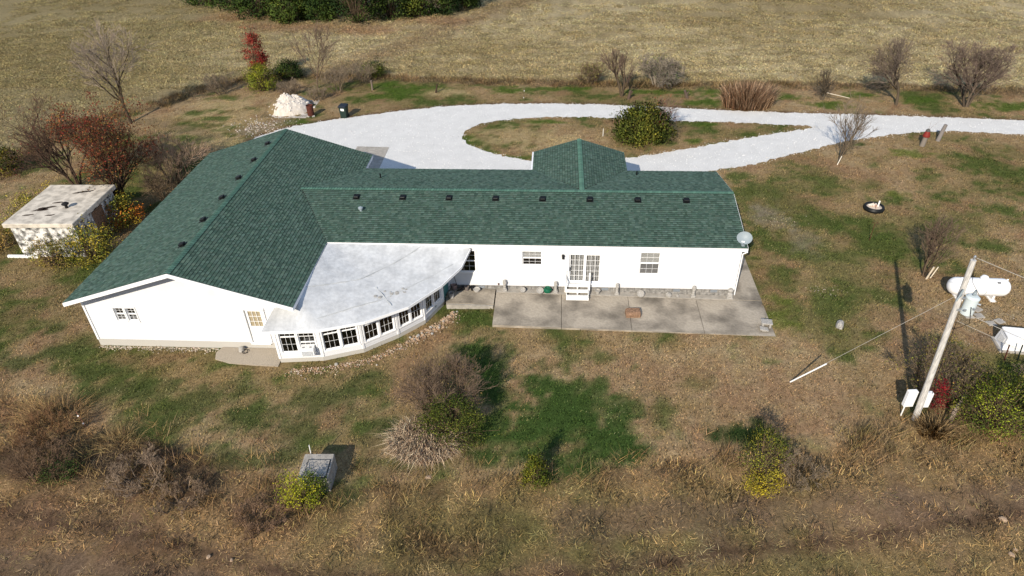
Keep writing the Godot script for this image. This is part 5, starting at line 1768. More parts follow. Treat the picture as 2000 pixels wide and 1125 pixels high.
	for i in lb.size():
		bare_tree("bare_shrub", lb[i][3], "shrub", Vector3(lb[i][0], 0, lb[i][1]), {"h": lb[i][2], "seed": 90 + i, "rad": 0.025, "stems": 16, "spread": 0.85, "kids": [6, 5, 3], "bark": lb[i][4], "twig": lb[i][4], "thin": 0.006, "foot": 5.0})
	bush("leafy_bush", "low dark green growth under the bare brush at the left edge", "bush", Vector3(-29.9, 0, 13.6), 0.9, 0.7, 0.6, {"seed": 96, "cols": [c8(60, 74, 36), c8(48, 60, 32)], "clumps": 36, "per": 40, "size": 0.07, "clump": 0.15})
	dry_clump("dry_grass_clump", "orange tan dry grass at the left edge of the verge", Vector3(-32.2, 0, 10.2), 1.6, 0.7, 1.0, {"seed": 97, "n": 800, "cols": [c8(176, 144, 100), c8(160, 126, 88), c8(150, 122, 90)], "w": 0.008, "mess": 0.3, "base": 0.9})
	dry_clump("dry_grass_clump", "golden dry grass tuft left of the wooden stake on the verge", Vector3(-28.4, 0, 11.6), 1.0, 0.5, 0.7, {"seed": 98, "n": 400, "cols": [c8(170, 144, 100), c8(152, 130, 92)], "w": 0.007, "mess": 0.3, "base": 0.9})

# ---------------------------------------------------------------- patio, walks and everything that stands about
func ledge_y(x: float) -> float:
	return clampf(0.30 - (x + 12.4) * 0.0175, 0.06, 0.34)

func slab(parent: Node, poly: Array, y: Callable, m: String, low := -0.1) -> void:
	# poly: Vector2(x, z) counter-clockwise seen from above; a cast slab with its own slope
	var mb := MB.new()
	var pv := PackedVector2Array(poly)
	var top := func(p: Vector2) -> Vector3: return Vector3(p.x, y.call(p.x, p.y), p.y)
	var idx := Geometry2D.triangulate_polygon(pv)
	for i in range(0, idx.size(), 3):
		var a := pv[idx[i]]
		var b := pv[idx[i + 1]]
		var c := pv[idx[i + 2]]
		if (b - a).cross(c - a) > 0:
			var t := b
			b = c
			c = t
		mb.tri(top.call(a), top.call(b), top.call(c))
	var area := 0.0
	for i in pv.size():
		area += pv[i].cross(pv[(i + 1) % pv.size()])
	for i in pv.size():
		var a := pv[i]
		var b := pv[(i + 1) % pv.size()]
		if area > 0:
			var t := a
			a = b
			b = t
		mb.quad(Vector3(a.x, low, a.y), Vector3(b.x, low, b.y), top.call(b), top.call(a))
	put("slab", mb, M[m], parent)

func build_paving() -> void:
	rng.seed = 9
	var P := thing("patio", "", "")
	P.remove_meta("category")
	kind(P, "structure", "stained concrete patio of four wide slabs along the front wall")
	var py := func(x: float, z: float) -> float:
		var back := ledge_y(x) - 0.05
		var front := clampf(0.14 - (x + 12.9) * 0.0075, 0.03, 0.15)
		return lerpf(back, front, clampf((z - 0.3) / 3.0, 0, 1)) if z > 0.3 else back
	var g := 0.012
	var xs := [-12.88, -9.28, -5.66, -1.98, 1.56]
	for i in 4:
		slab(P, [Vector2(xs[i] + g, 0.34), Vector2(xs[i] + g, 3.08 + i * 0.07), Vector2(xs[i + 1] - g, 3.15 + i * 0.07), Vector2(xs[i + 1] - g, 0.34)], py, "dirty concrete")
	slab(P, [Vector2(0.06, -4.5), Vector2(0.06, 0.32), Vector2(1.55, 0.32), Vector2(1.55, -4.5)], func(_x, _z): return 0.04, "dirty concrete")
	# the ledge along the foundation
	slab(P, [Vector2(-12.86, 0.0), Vector2(-12.86, 0.325), Vector2(0.05, 0.325), Vector2(0.05, 0.0)], func(x, z): return ledge_y(x) - 0.06 * z, "concrete")
	# the raised ramp slab by the sunroom
	slab(P, [Vector2(-15.66, 0.02), Vector2(-15.5, 1.46), Vector2(-12.93, 1.42), Vector2(-12.93, 0.02)], func(x, z): return 0.33 - (x + 15.6) * 0.03, "dirty concrete")
	slab(P, [Vector2(-15.5, 1.47), Vector2(-15.45, 1.60), Vector2(-12.95, 1.52), Vector2(-12.93, 1.43)], func(x, z): return 0.30 - (x + 15.6) * 0.035, "concrete")
	var W := thing("door_pad", "", "")
	W.remove_meta("category")
	kind(W, "structure", "rough exposed aggregate pad before the side door")
	slab(W, [Vector2(-26.40, 5.29), Vector2(-26.56, 5.7), Vector2(-26.42, 6.15), Vector2(-25.6, 6.42), Vector2(-24.3, 6.52), Vector2(-23.1, 6.56), Vector2(-23.1, 5.29)], func(_x, z): return 0.09 - (z - 5.3) * 0.03, "exposed aggregate")
	var A := thing("garage_apron", "", "")
	A.remove_meta("category")
	kind(A, "structure", "plain concrete apron before the back of the left wing")
	slab(A, [Vector2(-25.5, -19.5), Vector2(-25.5, -11.0), Vector2(-22.85, -11.0), Vector2(-22.9, -19.4)], func(_x, _z): return 0.045, "concrete")

func steps() -> void:
	var o := thing("wooden_steps", "white painted wooden steps up to the sliding glass door", "steps", Vector3(-8.42, 0.22, 0))
	var w := 1.22
	for k in 3:
		var y := 0.56 - k * 0.19
		var z := 0.22 + k * 0.27
		for b in 2:
			var t := MB.new()
			t.bevel(Vector3((b - 0.5) * 0.0, y - 0.02, z - 0.07 + b * 0.145), Vector3(w, 0.04, 0.138), 0.006)
			put("tread_board", t, M["white paint"], o)
		if k == 2:
			var r := MB.new()
			r.box(Vector3(0, (y - 0.04) * 0.5, z + 0.12), Vector3(w, y - 0.05, 0.02))
			put("riser", r, M["white paint"], o)
		else:
			var r2 := MB.new()
			r2.box(Vector3(0, y - 0.115, z + 0.10), Vector3(0.06, 0.13, 0.03))
			put("centre_brace", r2, M["white paint"], o)
	for sx in [-1, 1]:
		var s := MB.new()
		s.box(Vector3(sx * (w * 0.5 - 0.02), 0.24, 0.16), Vector3(0.036, 0.48, 0.22))
		s.box(Vector3(sx * (w * 0.5 - 0.02), 0.14, 0.46), Vector3(0.036, 0.28, 0.36))
		put("side_board", s, M["white paint"], o)
		var p := MB.new()
		p.bevel(Vector3(sx * (w * 0.5 + 0.03), 0.70, 0.30 if sx > 0 else 0.12), Vector3(0.09, 1.40, 0.09), 0.01)
		put("post", p, M["white paint"], o)
		if sx < 0:
			var r := MB.new()
			r.box(Vector3(-w * 0.5 - 0.03, 1.0, 0.40), Vector3(0.04, 0.09, 0.80), Basis(Vector3.RIGHT, 0.62))
			put("rail", r, M["white paint"], o)

func ornaments() -> void:
	# carved pedestals along the front wall
	var made: Array = []
	var spots := [[-12.4, "carved cast stone pedestal at the left end of the front wall"], [-9.6, "carved pedestal left of the white wooden steps"], [-6.25, "carved pedestal right of the white steps, left of the bedroom window"], [-2.12, "carved pedestal near the right end of the front wall"]]
	for s in spots:
		var o := thing("pedestal", s[1], "pedestal", Vector3(s[0], ledge_y(s[0]), 0.2), rng.randf_range(-0.1, 0.1), "carved pedestals along the front wall")
		var b := MB.new()
		b.bevel(Vector3(0, 0.06, 0), Vector3(0.24, 0.12, 0.24), 0.015)
		put("base", b, M["cast stone"], o)
		var sh := MB.new()
		sh.lathe(Vector3.ZERO, [Vector2(0.09, 0.12), Vector2(0.10, 0.16), Vector2(0.075, 0.2), Vector2(0.085, 0.3), Vector2(0.07, 0.36), Vector2(0.09, 0.44), Vector2(0.075, 0.5)], 10)
		put("shaft", sh, M["cast stone"], o)
		var c := MB.new()
		c.bevel(Vector3(0, 0.56, 0), Vector3(0.19, 0.13, 0.19), 0.03)
		c.lathe(Vector3(0, 0.62, 0), [Vector2(0.09, 0), Vector2(0.1, 0.03), Vector2(0.05, 0.08), Vector2(0, 0.09)], 10)
		put("capital", c, M["cast stone"], o)
		made.append(o)
	var lion := thing("garden_statue", "stocky pale stone garden statue at the right corner of the house", "statue", Vector3(-0.16, ledge_y(-0.16), 0.2))
	var lb := MB.new()
	lb.bevel(Vector3(0, 0.05, 0), Vector3(0.34, 0.10, 0.28), 0.015)
	put("base", lb, M["cast stone"], lion)
	var body := MB.new()
	body.lathe(Vector3(0, 0.10, 0), [Vector2(0.13, 0), Vector2(0.17, 0.08), Vector2(0.15, 0.2), Vector2(0.10, 0.28), Vector2(0.13, 0.34), Vector2(0.15, 0.42), Vector2(0.10, 0.5), Vector2(0, 0.52)], 12)
	for sx in [-1, 1]:
		body.lathe(Vector3(sx * 0.09, 0.10, 0.1), [Vector2(0.05, 0), Vector2(0.045, 0.2), Vector2(0, 0.22)], 8)
		body.lathe(Vector3(sx * 0.09, 0.56, 0.0), [Vector2(0.04, 0), Vector2(0.02, 0.06), Vector2(0, 0.07)], 8)
	put("body", body, M["cast stone"], lion)
	# round stone planters
	for p in [[-11.4, "round stone dish on a small foot, left of the pair by the green pot", 0.16, 0.0], [-10.45, "round stone planter just left of the green glazed pot", 0.2, 0.0], [-4.97, "round stone planter below the bedroom window", 0.21, 0.0]]:
		var o := thing("stone_planter", p[1], "planter", Vector3(p[0], ledge_y(p[0]), 0.22), 0.0, "round stone planters along the front wall")
		var b := MB.new()
		var r: float = p[2]
		b.lathe(Vector3.ZERO, [Vector2(r * 0.55, 0), Vector2(r * 0.95, 0.08), Vector2(r, 0.2), Vector2(r * 0.96, 0.22), Vector2(r * 0.8, 0.22), Vector2(r * 0.75, 0.17), Vector2(0, 0.17)], 14, Basis(Vector3.RIGHT, 0.5))
		put("bowl", b, M["cast stone"], o)
		var st := MB.new()
		st.bevel(Vector3(0, 0.02, 0.1), Vector3(0.12, 0.05, 0.10), 0.01)
		put("foot", st, M["cast stone"], o)
	var gp := thing("glazed_pot", "squat lobed dark green glazed pot against the foundation", "pot", Vector3(-10.05, ledge_y(-10.05), 0.24))
	var gb := MB.new()
	gb.lathe(Vector3.ZERO, [Vector2(0.12, 0), Vector2(0.22, 0.1), Vector2(0.22, 0.2), Vector2(0.14, 0.28), Vector2(0.16, 0.32), Vector2(0.13, 0.32), Vector2(0.1, 0.26), Vector2(0, 0.24)], 14)
	for k in 6:
		var a := TAU * k / 6
		gb.lathe(Vector3(cos(a) * 0.18, 0.06, sin(a) * 0.18), [Vector2(0.03, 0), Vector2(0.07, 0.06), Vector2(0.06, 0.15), Vector2(0, 0.18)], 7)
	put("bowl", gb, M["green glaze"], gp)
	var pp := thing("stone_pot", "small pale pot right of the white wooden steps", "pot", Vector3(-7.3, ledge_y(-7.3), 0.2))
	var pb := MB.new()
	pb.lathe(Vector3.ZERO, [Vector2(0.09, 0), Vector2(0.14, 0.2), Vector2(0.16, 0.2), Vector2(0.16, 0.24), Vector2(0.13, 0.24), Vector2(0.11, 0.18), Vector2(0, 0.18)], 12)
	put("bowl", pb, M["cast stone"], pp)
	rock("garden_rock", "smooth pale rock on the ledge right of the bedroom window", Vector3(-3.45, ledge_y(-3.45), 0.22), Vector3(0.22, 0.16, 0.17), 3, "cast stone")
	rock("garden_rock", "small stone on the ledge beside the pale rock", Vector3(-2.95, ledge_y(-2.95), 0.22), Vector3(0.09, 0.07, 0.08), 4, "cast stone")
	var bk := thing("white_bucket", "white bucket standing at the corner of the sunroom", "bucket", Vector3(-15.25, 0.32, 0.98))
	var b := MB.new()
	b.lathe(Vector3.ZERO, [Vector2(0.12, 0), Vector2(0.15, 0.32), Vector2(0.16, 0.33), Vector2(0.14, 0.33), Vector2(0.12, 0.03), Vector2(0, 0.03)], 14)
	put("pail", b, M["cast stone"], bk)
	var hn := MB.new()
	hn.path([Vector3(-0.15, 0.3, 0), Vector3(-0.1, 0.2, 0.14), Vector3(0.1, 0.2, 0.14), Vector3(0.15, 0.3, 0)], 0.005, 4)
	put("handle", hn, M["grey steel"], bk)
	var junk := [[-15.2, 0.16, "pinkish flower pot in the shaded corner by the sunroom", 0.17, 0.3, c8(150, 128, 122)], [-14.75, 0.2, "dark flower pot in the shaded corner, second from the sunroom", 0.11, 0.2, c8(66, 62, 62)], [-14.5, 0.24, "grey flower pot in the middle of the row under the corner window", 0.13, 0.26, c8(110, 102, 98)], [-14.2, 0.2, "black flower pot under the corner window", 0.12, 0.24, c8(34, 34, 36)], [-13.95, 0.3, "pale low bowl at the right end of the pots under the corner window", 0.2, 0.16, c8(176, 172, 166)]]
	for j in junk:
		var o := thing("flower_pot", j[2], "flower pot", Vector3(j[0], 0.29, j[1]), 0.0, "pots in the shaded corner")
		var q := MB.new()
		q.col = j[5]
		var r: float = j[3]
		q.lathe(Vector3.ZERO, [Vector2(r * 0.7, 0), Vector2(r * 0.92, j[4] * 0.8), Vector2(r, j[4] * 0.8), Vector2(r, j[4]), Vector2(r * 0.85, j[4]), Vector2(r * 0.75, j[4] * 0.8), Vector2(0, j[4] * 0.8)], 12)
		put("pot_wall", q, M["painted"], o)
	var rake := thing("garden_tool", "long thin garden tool leaning in the corner by the sunroom", "garden tool", Vector3(-14.95, 0.29, 0.32))
	var rm := MB.new()
	rm.tube(Vector3(0, 0.03, 0), Vector3(-0.32, 1.25, -0.22), 0.016, 0.014, 6, true)
	put("handle", rm, M["dark iron"], rake)
	var rh := MB.new()
	rh.box(Vector3(0.02, 0.05, 0.02), Vector3(0.26, 0.1, 0.03), Basis(Vector3.UP, 0.5))
	put("head", rh, M["dark iron"], rake)
	# the gable side
	var up := thing("stone_pot", "upturned small stone pot by the side door pad", "pot", Vector3(-25.3, 0.09, 5.52))
	var ub := MB.new()
	ub.lathe(Vector3.ZERO, [Vector2(0.15, 0), Vector2(0.12, 0.2), Vector2(0.06, 0.24), Vector2(0, 0.24)], 10)
	put("bowl", ub, M["cast stone"], up)
	var hose := MB.new()
	var hp := []
	for k in 20:
		hp.append(Vector3(0.22 + 0.14 * cos(k * 0.7), 0.03 + k * 0.002, 0.12 + 0.14 * sin(k * 0.7)))
	hose.path(hp, 0.012, 5)
	put("hose_coil", hose, M["dark iron"], up)

func rock(called: String, label: String, at: Vector3, s: Vector3, seed_: int, m: String, category := "rock", group := "") -> Node3D:
	var o := put(called, rock_mesh(s, seed_), M[m], self, at)
	o.rotation.y = seed_ * 1.7
	return tag(o, label, category, group)

func rock_mesh(s: Vector3, seed_: int) -> MB:
	var r := RandomNumberGenerator.new()
	r.seed = seed_
	var mb := MB.new()
	var rings := 5
	var seg := 8
	var p := []
	for j in rings + 1:
		var row := []
		for i in seg:
			var th := PI * j / rings
			var ph := TAU * i / seg
			var k := r.randf_range(0.78, 1.1)
			if (j == 0 or j == rings) and i > 0:
				row.append(row[0])
				continue
			row.append(Vector3(sin(th) * cos(ph) * s.x * k, maxf(cos(th) * k, -0.5) * s.y + s.y * 0.45, sin(th) * sin(ph) * s.z * k))
		p.append(row)
	for j in rings:
		for i in seg:
			var i2 := (i + 1) % seg
			if j > 0:
				mb.tri(p[j][i], p[j][i2], p[j + 1][i2])
			if j < rings - 1:
				mb.tri(p[j][i], p[j + 1][i2], p[j + 1][i])
	return mb

func build_things() -> void:
	rng.seed = 12
	steps()
	ornaments()
	# sandstone block table and the broken bench
	var tb := thing("stone_block", "reddish brown sandstone block lying in the middle of the patio", "stone block", Vector3(-5.52, 0.12, 1.95), 0.06)
	var t := MB.new()
	t.bevel(Vector3(0, 0.14, 0), Vector3(0.78, 0.26, 0.52), 0.05)
	put("block", t, M["sandstone"], tb)
	var t2 := MB.new()
	t2.bevel(Vector3(0.02, 0.285, -0.02), Vector3(0.70, 0.05, 0.45), 0.03)
	put("cap_layer", t2, M["sandstone"], tb)
	var be := thing("stone_bench", "low pale stone bench slab at the front right corner of the patio", "bench", Vector3(1.22, 0.05, 2.72), -0.12)
	var b1 := MB.new()
	b1.bevel(Vector3(0.0, 0.28, -0.15), Vector3(0.55, 0.06, 0.42), 0.01)
	put("seat", b1, M["cast stone"], be)
	for sx in [-0.18, 0.18]:
		var l := MB.new()
		l.bevel(Vector3(sx, 0.125, -0.15), Vector3(0.09, 0.25, 0.32), 0.01)
		put("leg", l, M["cast stone"], be)
	var b2 := MB.new()
	b2.bevel(Vector3(-0.14, 0.10, 0.22), Vector3(0.42, 0.06, 0.30), 0.01, Basis(Vector3.FORWARD, 0.12))
	b2.bevel(Vector3(-0.14, 0.03, 0.22), Vector3(0.2, 0.06, 0.2), 0.01)
	put("fallen_slab", b2, M["cast stone"], be)
	# satellite dish on the right eave
	var sd := thing("satellite_dish", "grey oval satellite dish on the right corner of the roof", "satellite dish", Vector3(0.06, 3.31, -0.02))
	var m := MB.new()
	m.path([Vector3(0, -0.02, 0), Vector3(0, 0.22, 0), Vector3(-0.01, 0.34, -0.06)], 0.028, 8)
	m.box(Vector3(0, 0.0, 0), Vector3(0.16, 0.03, 0.16), Basis(Vector3.RIGHT, 0.19))
	m.tube(Vector3(0, 0.05, 0), Vector3(0.14, 0.0, -0.16), 0.012, 0.012, 5)
	put("mount", m, M["dish grey"], sd)
	var bas := Basis(Vector3.UP, -0.25) * Basis(Vector3.RIGHT, PI / 2 - 0.62)
	var di := MB.new()
	var prof := []
	for k in 9:
		var q := k / 8.0
		prof.append(Vector2(0.33 * q, 0.07 * q * q))
	var back := []
	for k in range(8, -1, -1):
		back.append(Vector2(prof[k].x, prof[k].y - 0.014))
	for pr in [prof, back]:
		di.lathe(Vector3(0, 0.46, 0.02), pr, 28, bas * Basis.from_scale(Vector3(1.18, 1, 1)))
	put("reflector", di, M["dish grey"], sd)
	var ar := MB.new()
	var fp := Vector3(0, 0.46, 0.02) + bas * Vector3(-0.05, 0.36, 0.24)
	ar.tube(Vector3(0, 0.46, 0.02) + bas * Vector3(0, 0.06, 0.30), fp, 0.014, 0.014, 6)
	ar.box(fp, Vector3(0.16, 0.08, 0.08), bas)
	put("feed_arm", ar, M["grey steel"], sd)
	# concrete shed
	shed()
	limestone_heap()
	# trash bin
	var bn := thing("trash_bin", "dark green wheeled trash bin with a white sticker", "trash bin", Vector3(-28.1, 0, -25.7), -0.15)
	var bo := MB.new()
	for k in 4:
		var y0 := k * 0.25
		var w0 := lerpf(0.50, 0.62, k / 4.0)
		var w1 := lerpf(0.50, 0.62, (k + 1) / 4.0)
		var c0 := [Vector3(-w0 / 2, y0, -w0 / 2), Vector3(w0 / 2, y0, -w0 / 2), Vector3(w0 / 2, y0, w0 / 2), Vector3(-w0 / 2, y0, w0 / 2)]
		var c1 := [Vector3(-w1 / 2, y0 + 0.25, -w1 / 2), Vector3(w1 / 2, y0 + 0.25, -w1 / 2), Vector3(w1 / 2, y0 + 0.25, w1 / 2), Vector3(-w1 / 2, y0 + 0.25, w1 / 2)]
		for i in 4:
			var j := (i + 1) % 4
			bo.quad(c0[j], c0[i], c1[i], c1[j])
	bo.bevel(Vector3(0, 0.99, 0), Vector3(0.68, 0.07, 0.68), 0.02)
	put("body", bo, M["bin plastic"], bn)
	var ld := MB.new()
	ld.bevel(Vector3(0, 1.08, 0.02), Vector3(0.70, 0.10, 0.76), 0.04, Basis(Vector3.RIGHT, 0.06))
	ld.tube(Vector3(-0.3, 1.05, -0.40), Vector3(0.3, 1.05, -0.40), 0.03, 0.03, 8, true)
	put("lid", ld, M["bin lid"], bn)
	var stk := MB.new()
	stk.box(Vector3(0, 0.78, 0.306), Vector3(0.30, 0.2, 0.006), Basis(Vector3.RIGHT, 0.06))
	put("sticker", stk, M["white paint"], bn)
	for sx in [-0.26, 0.26]:
		var wh := MB.new()
		wh.tube(Vector3(sx - 0.03, 0.12, -0.27), Vector3(sx + 0.03, 0.12, -0.27), 0.12, 0.12, 14, true)
		put("wheel", wh, M["black plastic"], bn)
	# rusty barrel
	var ba := thing("burn_barrel", "rusty open steel barrel beside the limestone heap", "barrel", Vector3(-31.15, 0.12, -25.9))
	var bm := MB.new()
	bm.lathe(Vector3.ZERO, [Vector2(0.29, 0), Vector2(0.3, 0.02), Vector2(0.29, 0.04), Vector2(0.29, 0.29), Vector2(0.305, 0.31), Vector2(0.29, 0.33), Vector2(0.29, 0.58), Vector2(0.305, 0.6), Vector2(0.29, 0.62), Vector2(0.29, 0.88), Vector2(0.3, 0.9), Vector2(0.28, 0.9), Vector2(0.275, 0.3), Vector2(0, 0.28)], 20)
	put("drum", bm, M["rust"], ba)
	for k in 3:
		var st := MB.new()
		var a := TAU * k / 3 + 0.4
		st.bevel(Vector3(cos(a) * 0.24, -0.06, sin(a) * 0.24), Vector3(0.26, 0.14, 0.2), 0.03, Basis(Vector3.UP, a))
		put("support_stone", st, M["cast stone"], ba)
	pole_and_wires()
	propane_tank()
	generator()
	# stepping stones
	for s in [[12.15, 0.85, 0.2], [12.62, 0.75, 0.5], [11.9, 1.35, 0.05], [12.45, 1.32, 0.15], [12.75, 1.95, 0.1], [13.25, 1.75, 0.4], [13.3, 2.55, 0.2], [13.8, 2.5, 0.3]]:
		var q := MB.new()
		q.bevel(Vector3(0, 0.05, 0), Vector3(0.42, 0.06, 0.38), 0.01)
		var o := put("stepping_stone", q, M["concrete"], self, Vector3(s[0], 0, s[1]))
		o.rotation = Vector3(rng.randf_range(-0.04, 0.04), s[2], rng.randf_range(-0.04, 0.04))
		var i := taken[str(get_instance_id()) + "stepping_stone"] as int
		tag(o, ["square grey paver nearest the pole transformer, farthest back of its four", "paver at the back right of the four by the transformer", "paver at the front left of the four by the transformer", "paver at the front right of the four by the transformer", "left one of the two pavers above the white generator box", "right one of the two pavers above the white generator box", "paver touching the back of the white generator box, left one", "paver touching the back of the white generator box, right one"][i], "paver", "square pavers near the propane tank")
	fire_ring()
	var hk := thing("plant_hook", "thin dark shepherd hook standing in the lawn below the fire ring", "plant hook", Vector3(9.55, 0, -6.2))
	var hm := MB.new()
	hm.tube(Vector3.ZERO, Vector3(0, 1.15, 0), 0.018, 0.015, 6)
	put("rod", hm, M["rust"], hk)
	for sx in [-1, 1]:
		var c := MB.new()
		c.path([Vector3(0, 1.1, 0), Vector3(sx * 0.05, 1.25, 0), Vector3(sx * 0.14, 1.26, 0), Vector3(sx * 0.17, 1.15, 0)], 0.01, 5)
		put("crook", c, M["rust"], hk)
	well_box()
	posts()
	rock("pale_rock", "pale weathered rock lying in the right lawn beyond the patio", Vector3(5.0, -0.02, 2.4), Vector3(0.36, 0.24, 0.22), 21, "cast stone")
	for p in [[7.3, 14.0, 0.16, "largest pale rock in the dry grass at the lower right"], [6.85, 15.5, 0.12, "pale rock near the right end of the bottom edge"], [7.1, 15.3, 0.09, "smaller pale rock beside the one near the bottom right"], [-14.7, 12.95, 0.14, "pale rock below the straw grass clump"], [-22.2, 16.9, 0.1, "white stone on the wheel rut at lower left"], [-21.3, 17.0, 0.08, "second white stone on the wheel rut at lower left"]]:
		rock("field_rock", p[3], Vector3(p[0], -0.02, p[1]), Vector3(p[2] * 1.1, p[2] * 0.6, p[2] * 0.8), 30 + int(p[0] * 7), "pale sandstone")
	# the band of limestone rubble along the sunroom footing: each stone that can be told apart, then crumbs
	var n := 0
	rng.seed = 44
	var edge := [Vector2(-22.6, 6.75), Vector2(-20.7, 6.4), Vector2(-18.8, 5.7), Vector2(-17.2, 4.4), Vector2(-16.0, 3.1), Vector2(-15.1, 1.9)]
	var meshes: Array[ArrayMesh] = []
	for k in 6:
		meshes.append(rock_mesh(Vector3(0.13, 0.10, 0.10), 60 + k).mesh(M["cast stone"] if k == 1 else M["pale sandstone"]))
	for k in 80:
		var i := rng.randi_range(0, 4) if rng.randf() < 0.28 else rng.randi_range(3, 4)
		var p: Vector2 = edge[i].lerp(edge[i + 1], rng.randf())
		p += Vector2(absf(rng.randfn(0, 0.2)), absf(rng.randfn(0, 0.22)) - 0.12)
		var o := put_mesh("rubble_stone", meshes[rng.randi() % 6], self, Vector3(p.x, 0.0, p.y))
		var s := rng.randf_range(0.3, 0.85)
		o.rotation.y = rng.randf() * TAU
		o.scale = Vector3(s, s, s)
		tag(o, "broken pale limestone piece in the rubble band along the sunroom footing", "stone", "limestone rubble along the sunroom")
		n += 1
	var xf: Array[Transform3D] = []
	var cs := PackedColorArray()
	for k in 1100:
		var i := rng.randi_range(0, 4)
		var p: Vector2 = edge[i].lerp(edge[i + 1], rng.randf()) + Vector2(absf(rng.randfn(0, 0.25)), absf(rng.randfn(0, 0.25)))
		xf.append(Transform3D(Basis.from_euler(Vector3(rng.randf() * 6, rng.randf() * 6, 0)).scaled(Vector3.ONE * rng.randf_range(0.015, 0.05)), Vector3(p.x, 0.01, p.y)))
		cs.append(vary(c8(168, 140, 114) if rng.randf() < 0.7 else c8(196, 180, 160), 0.7, 1.1))
	for k in 500:
		var p := Vector2(rng.randf_range(-32.8, -26.6), 5.3 + absf(rng.randfn(0, 0.15)))
		xf.append(Transform3D(Basis.from_euler(Vector3(rng.randf() * 6, rng.randf() * 6, 0)).scaled(Vector3.ONE * rng.randf_range(0.015, 0.04)), Vector3(p.x, 0.01, p.y)))
		cs.append(vary(c8(206, 192, 172), 0.7, 1.1))
	for k in 300:
		var p := Vector2(rng.randfn(-34.6, 1.3), rng.randfn(-23.4, 0.9))
		xf.append(Transform3D(Basis.from_euler(Vector3(rng.randf() * 6, rng.randf() * 6, 0)).scaled(Vector3.ONE * rng.randf_range(0.02, 0.07)), Vector3(p.x, 0.01, p.y)))
		cs.append(vary(c8(190, 178, 164), 0.7, 1.1))
	for k in 220:
		var q: Array = [[12.4, 3.2, 0.9], [13.4, 1.6, 0.7], [4.6, -8.4, 0.8], [5.2, -0.8, 0.6]][rng.randi() % 4]
		var p := Vector2(rng.randfn(q[0], q[2]), rng.randfn(q[1], q[2] * 0.5))
		xf.append(Transform3D(Basis.from_euler(Vector3(rng.randf() * 6, rng.randf() * 6, 0)).scaled(Vector3.ONE * rng.randf_range(0.012, 0.035)), Vector3(p.x, 0.01, p.y)))
		cs.append(vary(c8(170, 156, 140), 0.7, 1.1))
	var st := MB.new()
	st.lathe(Vector3.ZERO, [Vector2(0, -0.7), Vector2(0.9, -0.4), Vector2(1, 0.3), Vector2(0, 0.8)], 5)
	scatter("gravel", st.mesh(M["loose stone"]), xf, cs, "small limestone crumbs by the footings and in the lawn")

func shed() -> void:
	var o := thing("concrete_shed", "small old flat roofed concrete shed with peeling white walls", "shed", Vector3(-40.35, 0, -5.2), 0.03)
	var w := 3.9
	var d := 4.6
	var h := 2.2
	var a := MB.new()
	a.box(Vector3(0, h * 0.5, d * 0.5 - 0.1), Vector3(w, h, 0.2))
	a.box(Vector3(0, h * 0.5, -d * 0.5 + 0.1), Vector3(w, h, 0.2))
	a.box(Vector3(-w * 0.5 + 0.1, h * 0.5, 0), Vector3(0.2, h - 0.002, d - 0.402))
	a.box(Vector3(w * 0.5 - 0.1, h * 0.5, 1.25), Vector3(0.2, h - 0.002, 1.7))
	a.box(Vector3(w * 0.5 - 0.1, h * 0.5, -1.45), Vector3(0.2, h - 0.002, 1.3))
	a.box(Vector3(w * 0.5 - 0.1, h - 0.1, -0.2), Vector3(0.2, 0.2, 1.2))
	put("wall", a, M["flaking white wall"], o)
	var dr := MB.new()
	dr.box(Vector3(w * 0.5 - 0.05, 0.98, -0.2), Vector3(0.05, 1.94, 1.18))
	for k in 4:
		dr.box(Vector3(w * 0.5 - 0.02, 0.98, -0.64 + k * 0.29), Vector3(0.02, 1.9, 0.25))
	put("door", dr, M["sandstone"], o)
	var r := MB.new()
	r.bevel(Vector3(0, h + 0.13, 0.02), Vector3(4.3, 0.26, 5.1), 0.03)
	put("roof_slab", r, M["shed roof"], o)
	rng.seed = 15
	for k in 14:
		var c: Vector2 = [Vector2(-0.75, 0.75), Vector2(-0.5, 0.6), Vector2(-1.0, 0.9), Vector2(0.3, -1.4), Vector2(0.7, -1.5), Vector2(0.95, -1.62), Vector2(-0.55, 0.75), Vector2(0.2, 1.5), Vector2(-0.2, -0.1), Vector2(-1.2, 1.5), Vector2(0.5, -1.48), Vector2(-0.85, 0.65), Vector2(-0.62, 0.9), Vector2(-0.3, 0.45)][k]
		var t := MB.new()
		var poly := []
		for i in 9:
			var an := -TAU * i / 9
			poly.append(c + Vector2(cos(an) * rng.randf_range(0.14, 0.42), sin(an) * rng.randf_range(0.04, 0.13)).rotated(-0.25))
		t.prism(poly, h + 0.262, h + 0.268)
		put("tar_patch", t, M["tar"], o)
	var v := MB.new()
	v.tube(Vector3(0.72, h + 0.24, 0.6), Vector3(0.72, h + 0.52, 0.6), 0.09, 0.09, 10, true)
	v.lathe(Vector3(0.72, h + 0.50, 0.6), [Vector2(0.2, 0), Vector2(0.22, 0.06), Vector2(0.1, 0.14), Vector2(0, 0.14)], 10)
	put("roof_vent", v, M["dark iron"], o)
	var wb := MB.new()
	wb.bevel(Vector3(0, 0.08, 0), Vector3(2.0, 0.15, 0.16), 0.01)
	tag(put("white_board", wb, M["white paint"], self, Vector3(-42.2, 0.0, -2.75)), "white board lying along the foot of the concrete shed", "board")
	for k in 2:
		var st := MB.new()
		st.col = c8(168, 150, 126)
		st.tube(Vector3(0, -0.1, 0), Vector3(0.1 - 0.25 * k, 1.9, 0), 0.09, 0.07, 7, true)
		tag(put("dead_tree", st, M["bark"], self, Vector3(-43.2 + k * 0.35, 0, -4.2)), ["left one of two pale dead trunks standing behind the concrete shed", "right one of two pale dead trunks standing behind the concrete shed"][k], "dead tree", "dead trunks behind the shed")

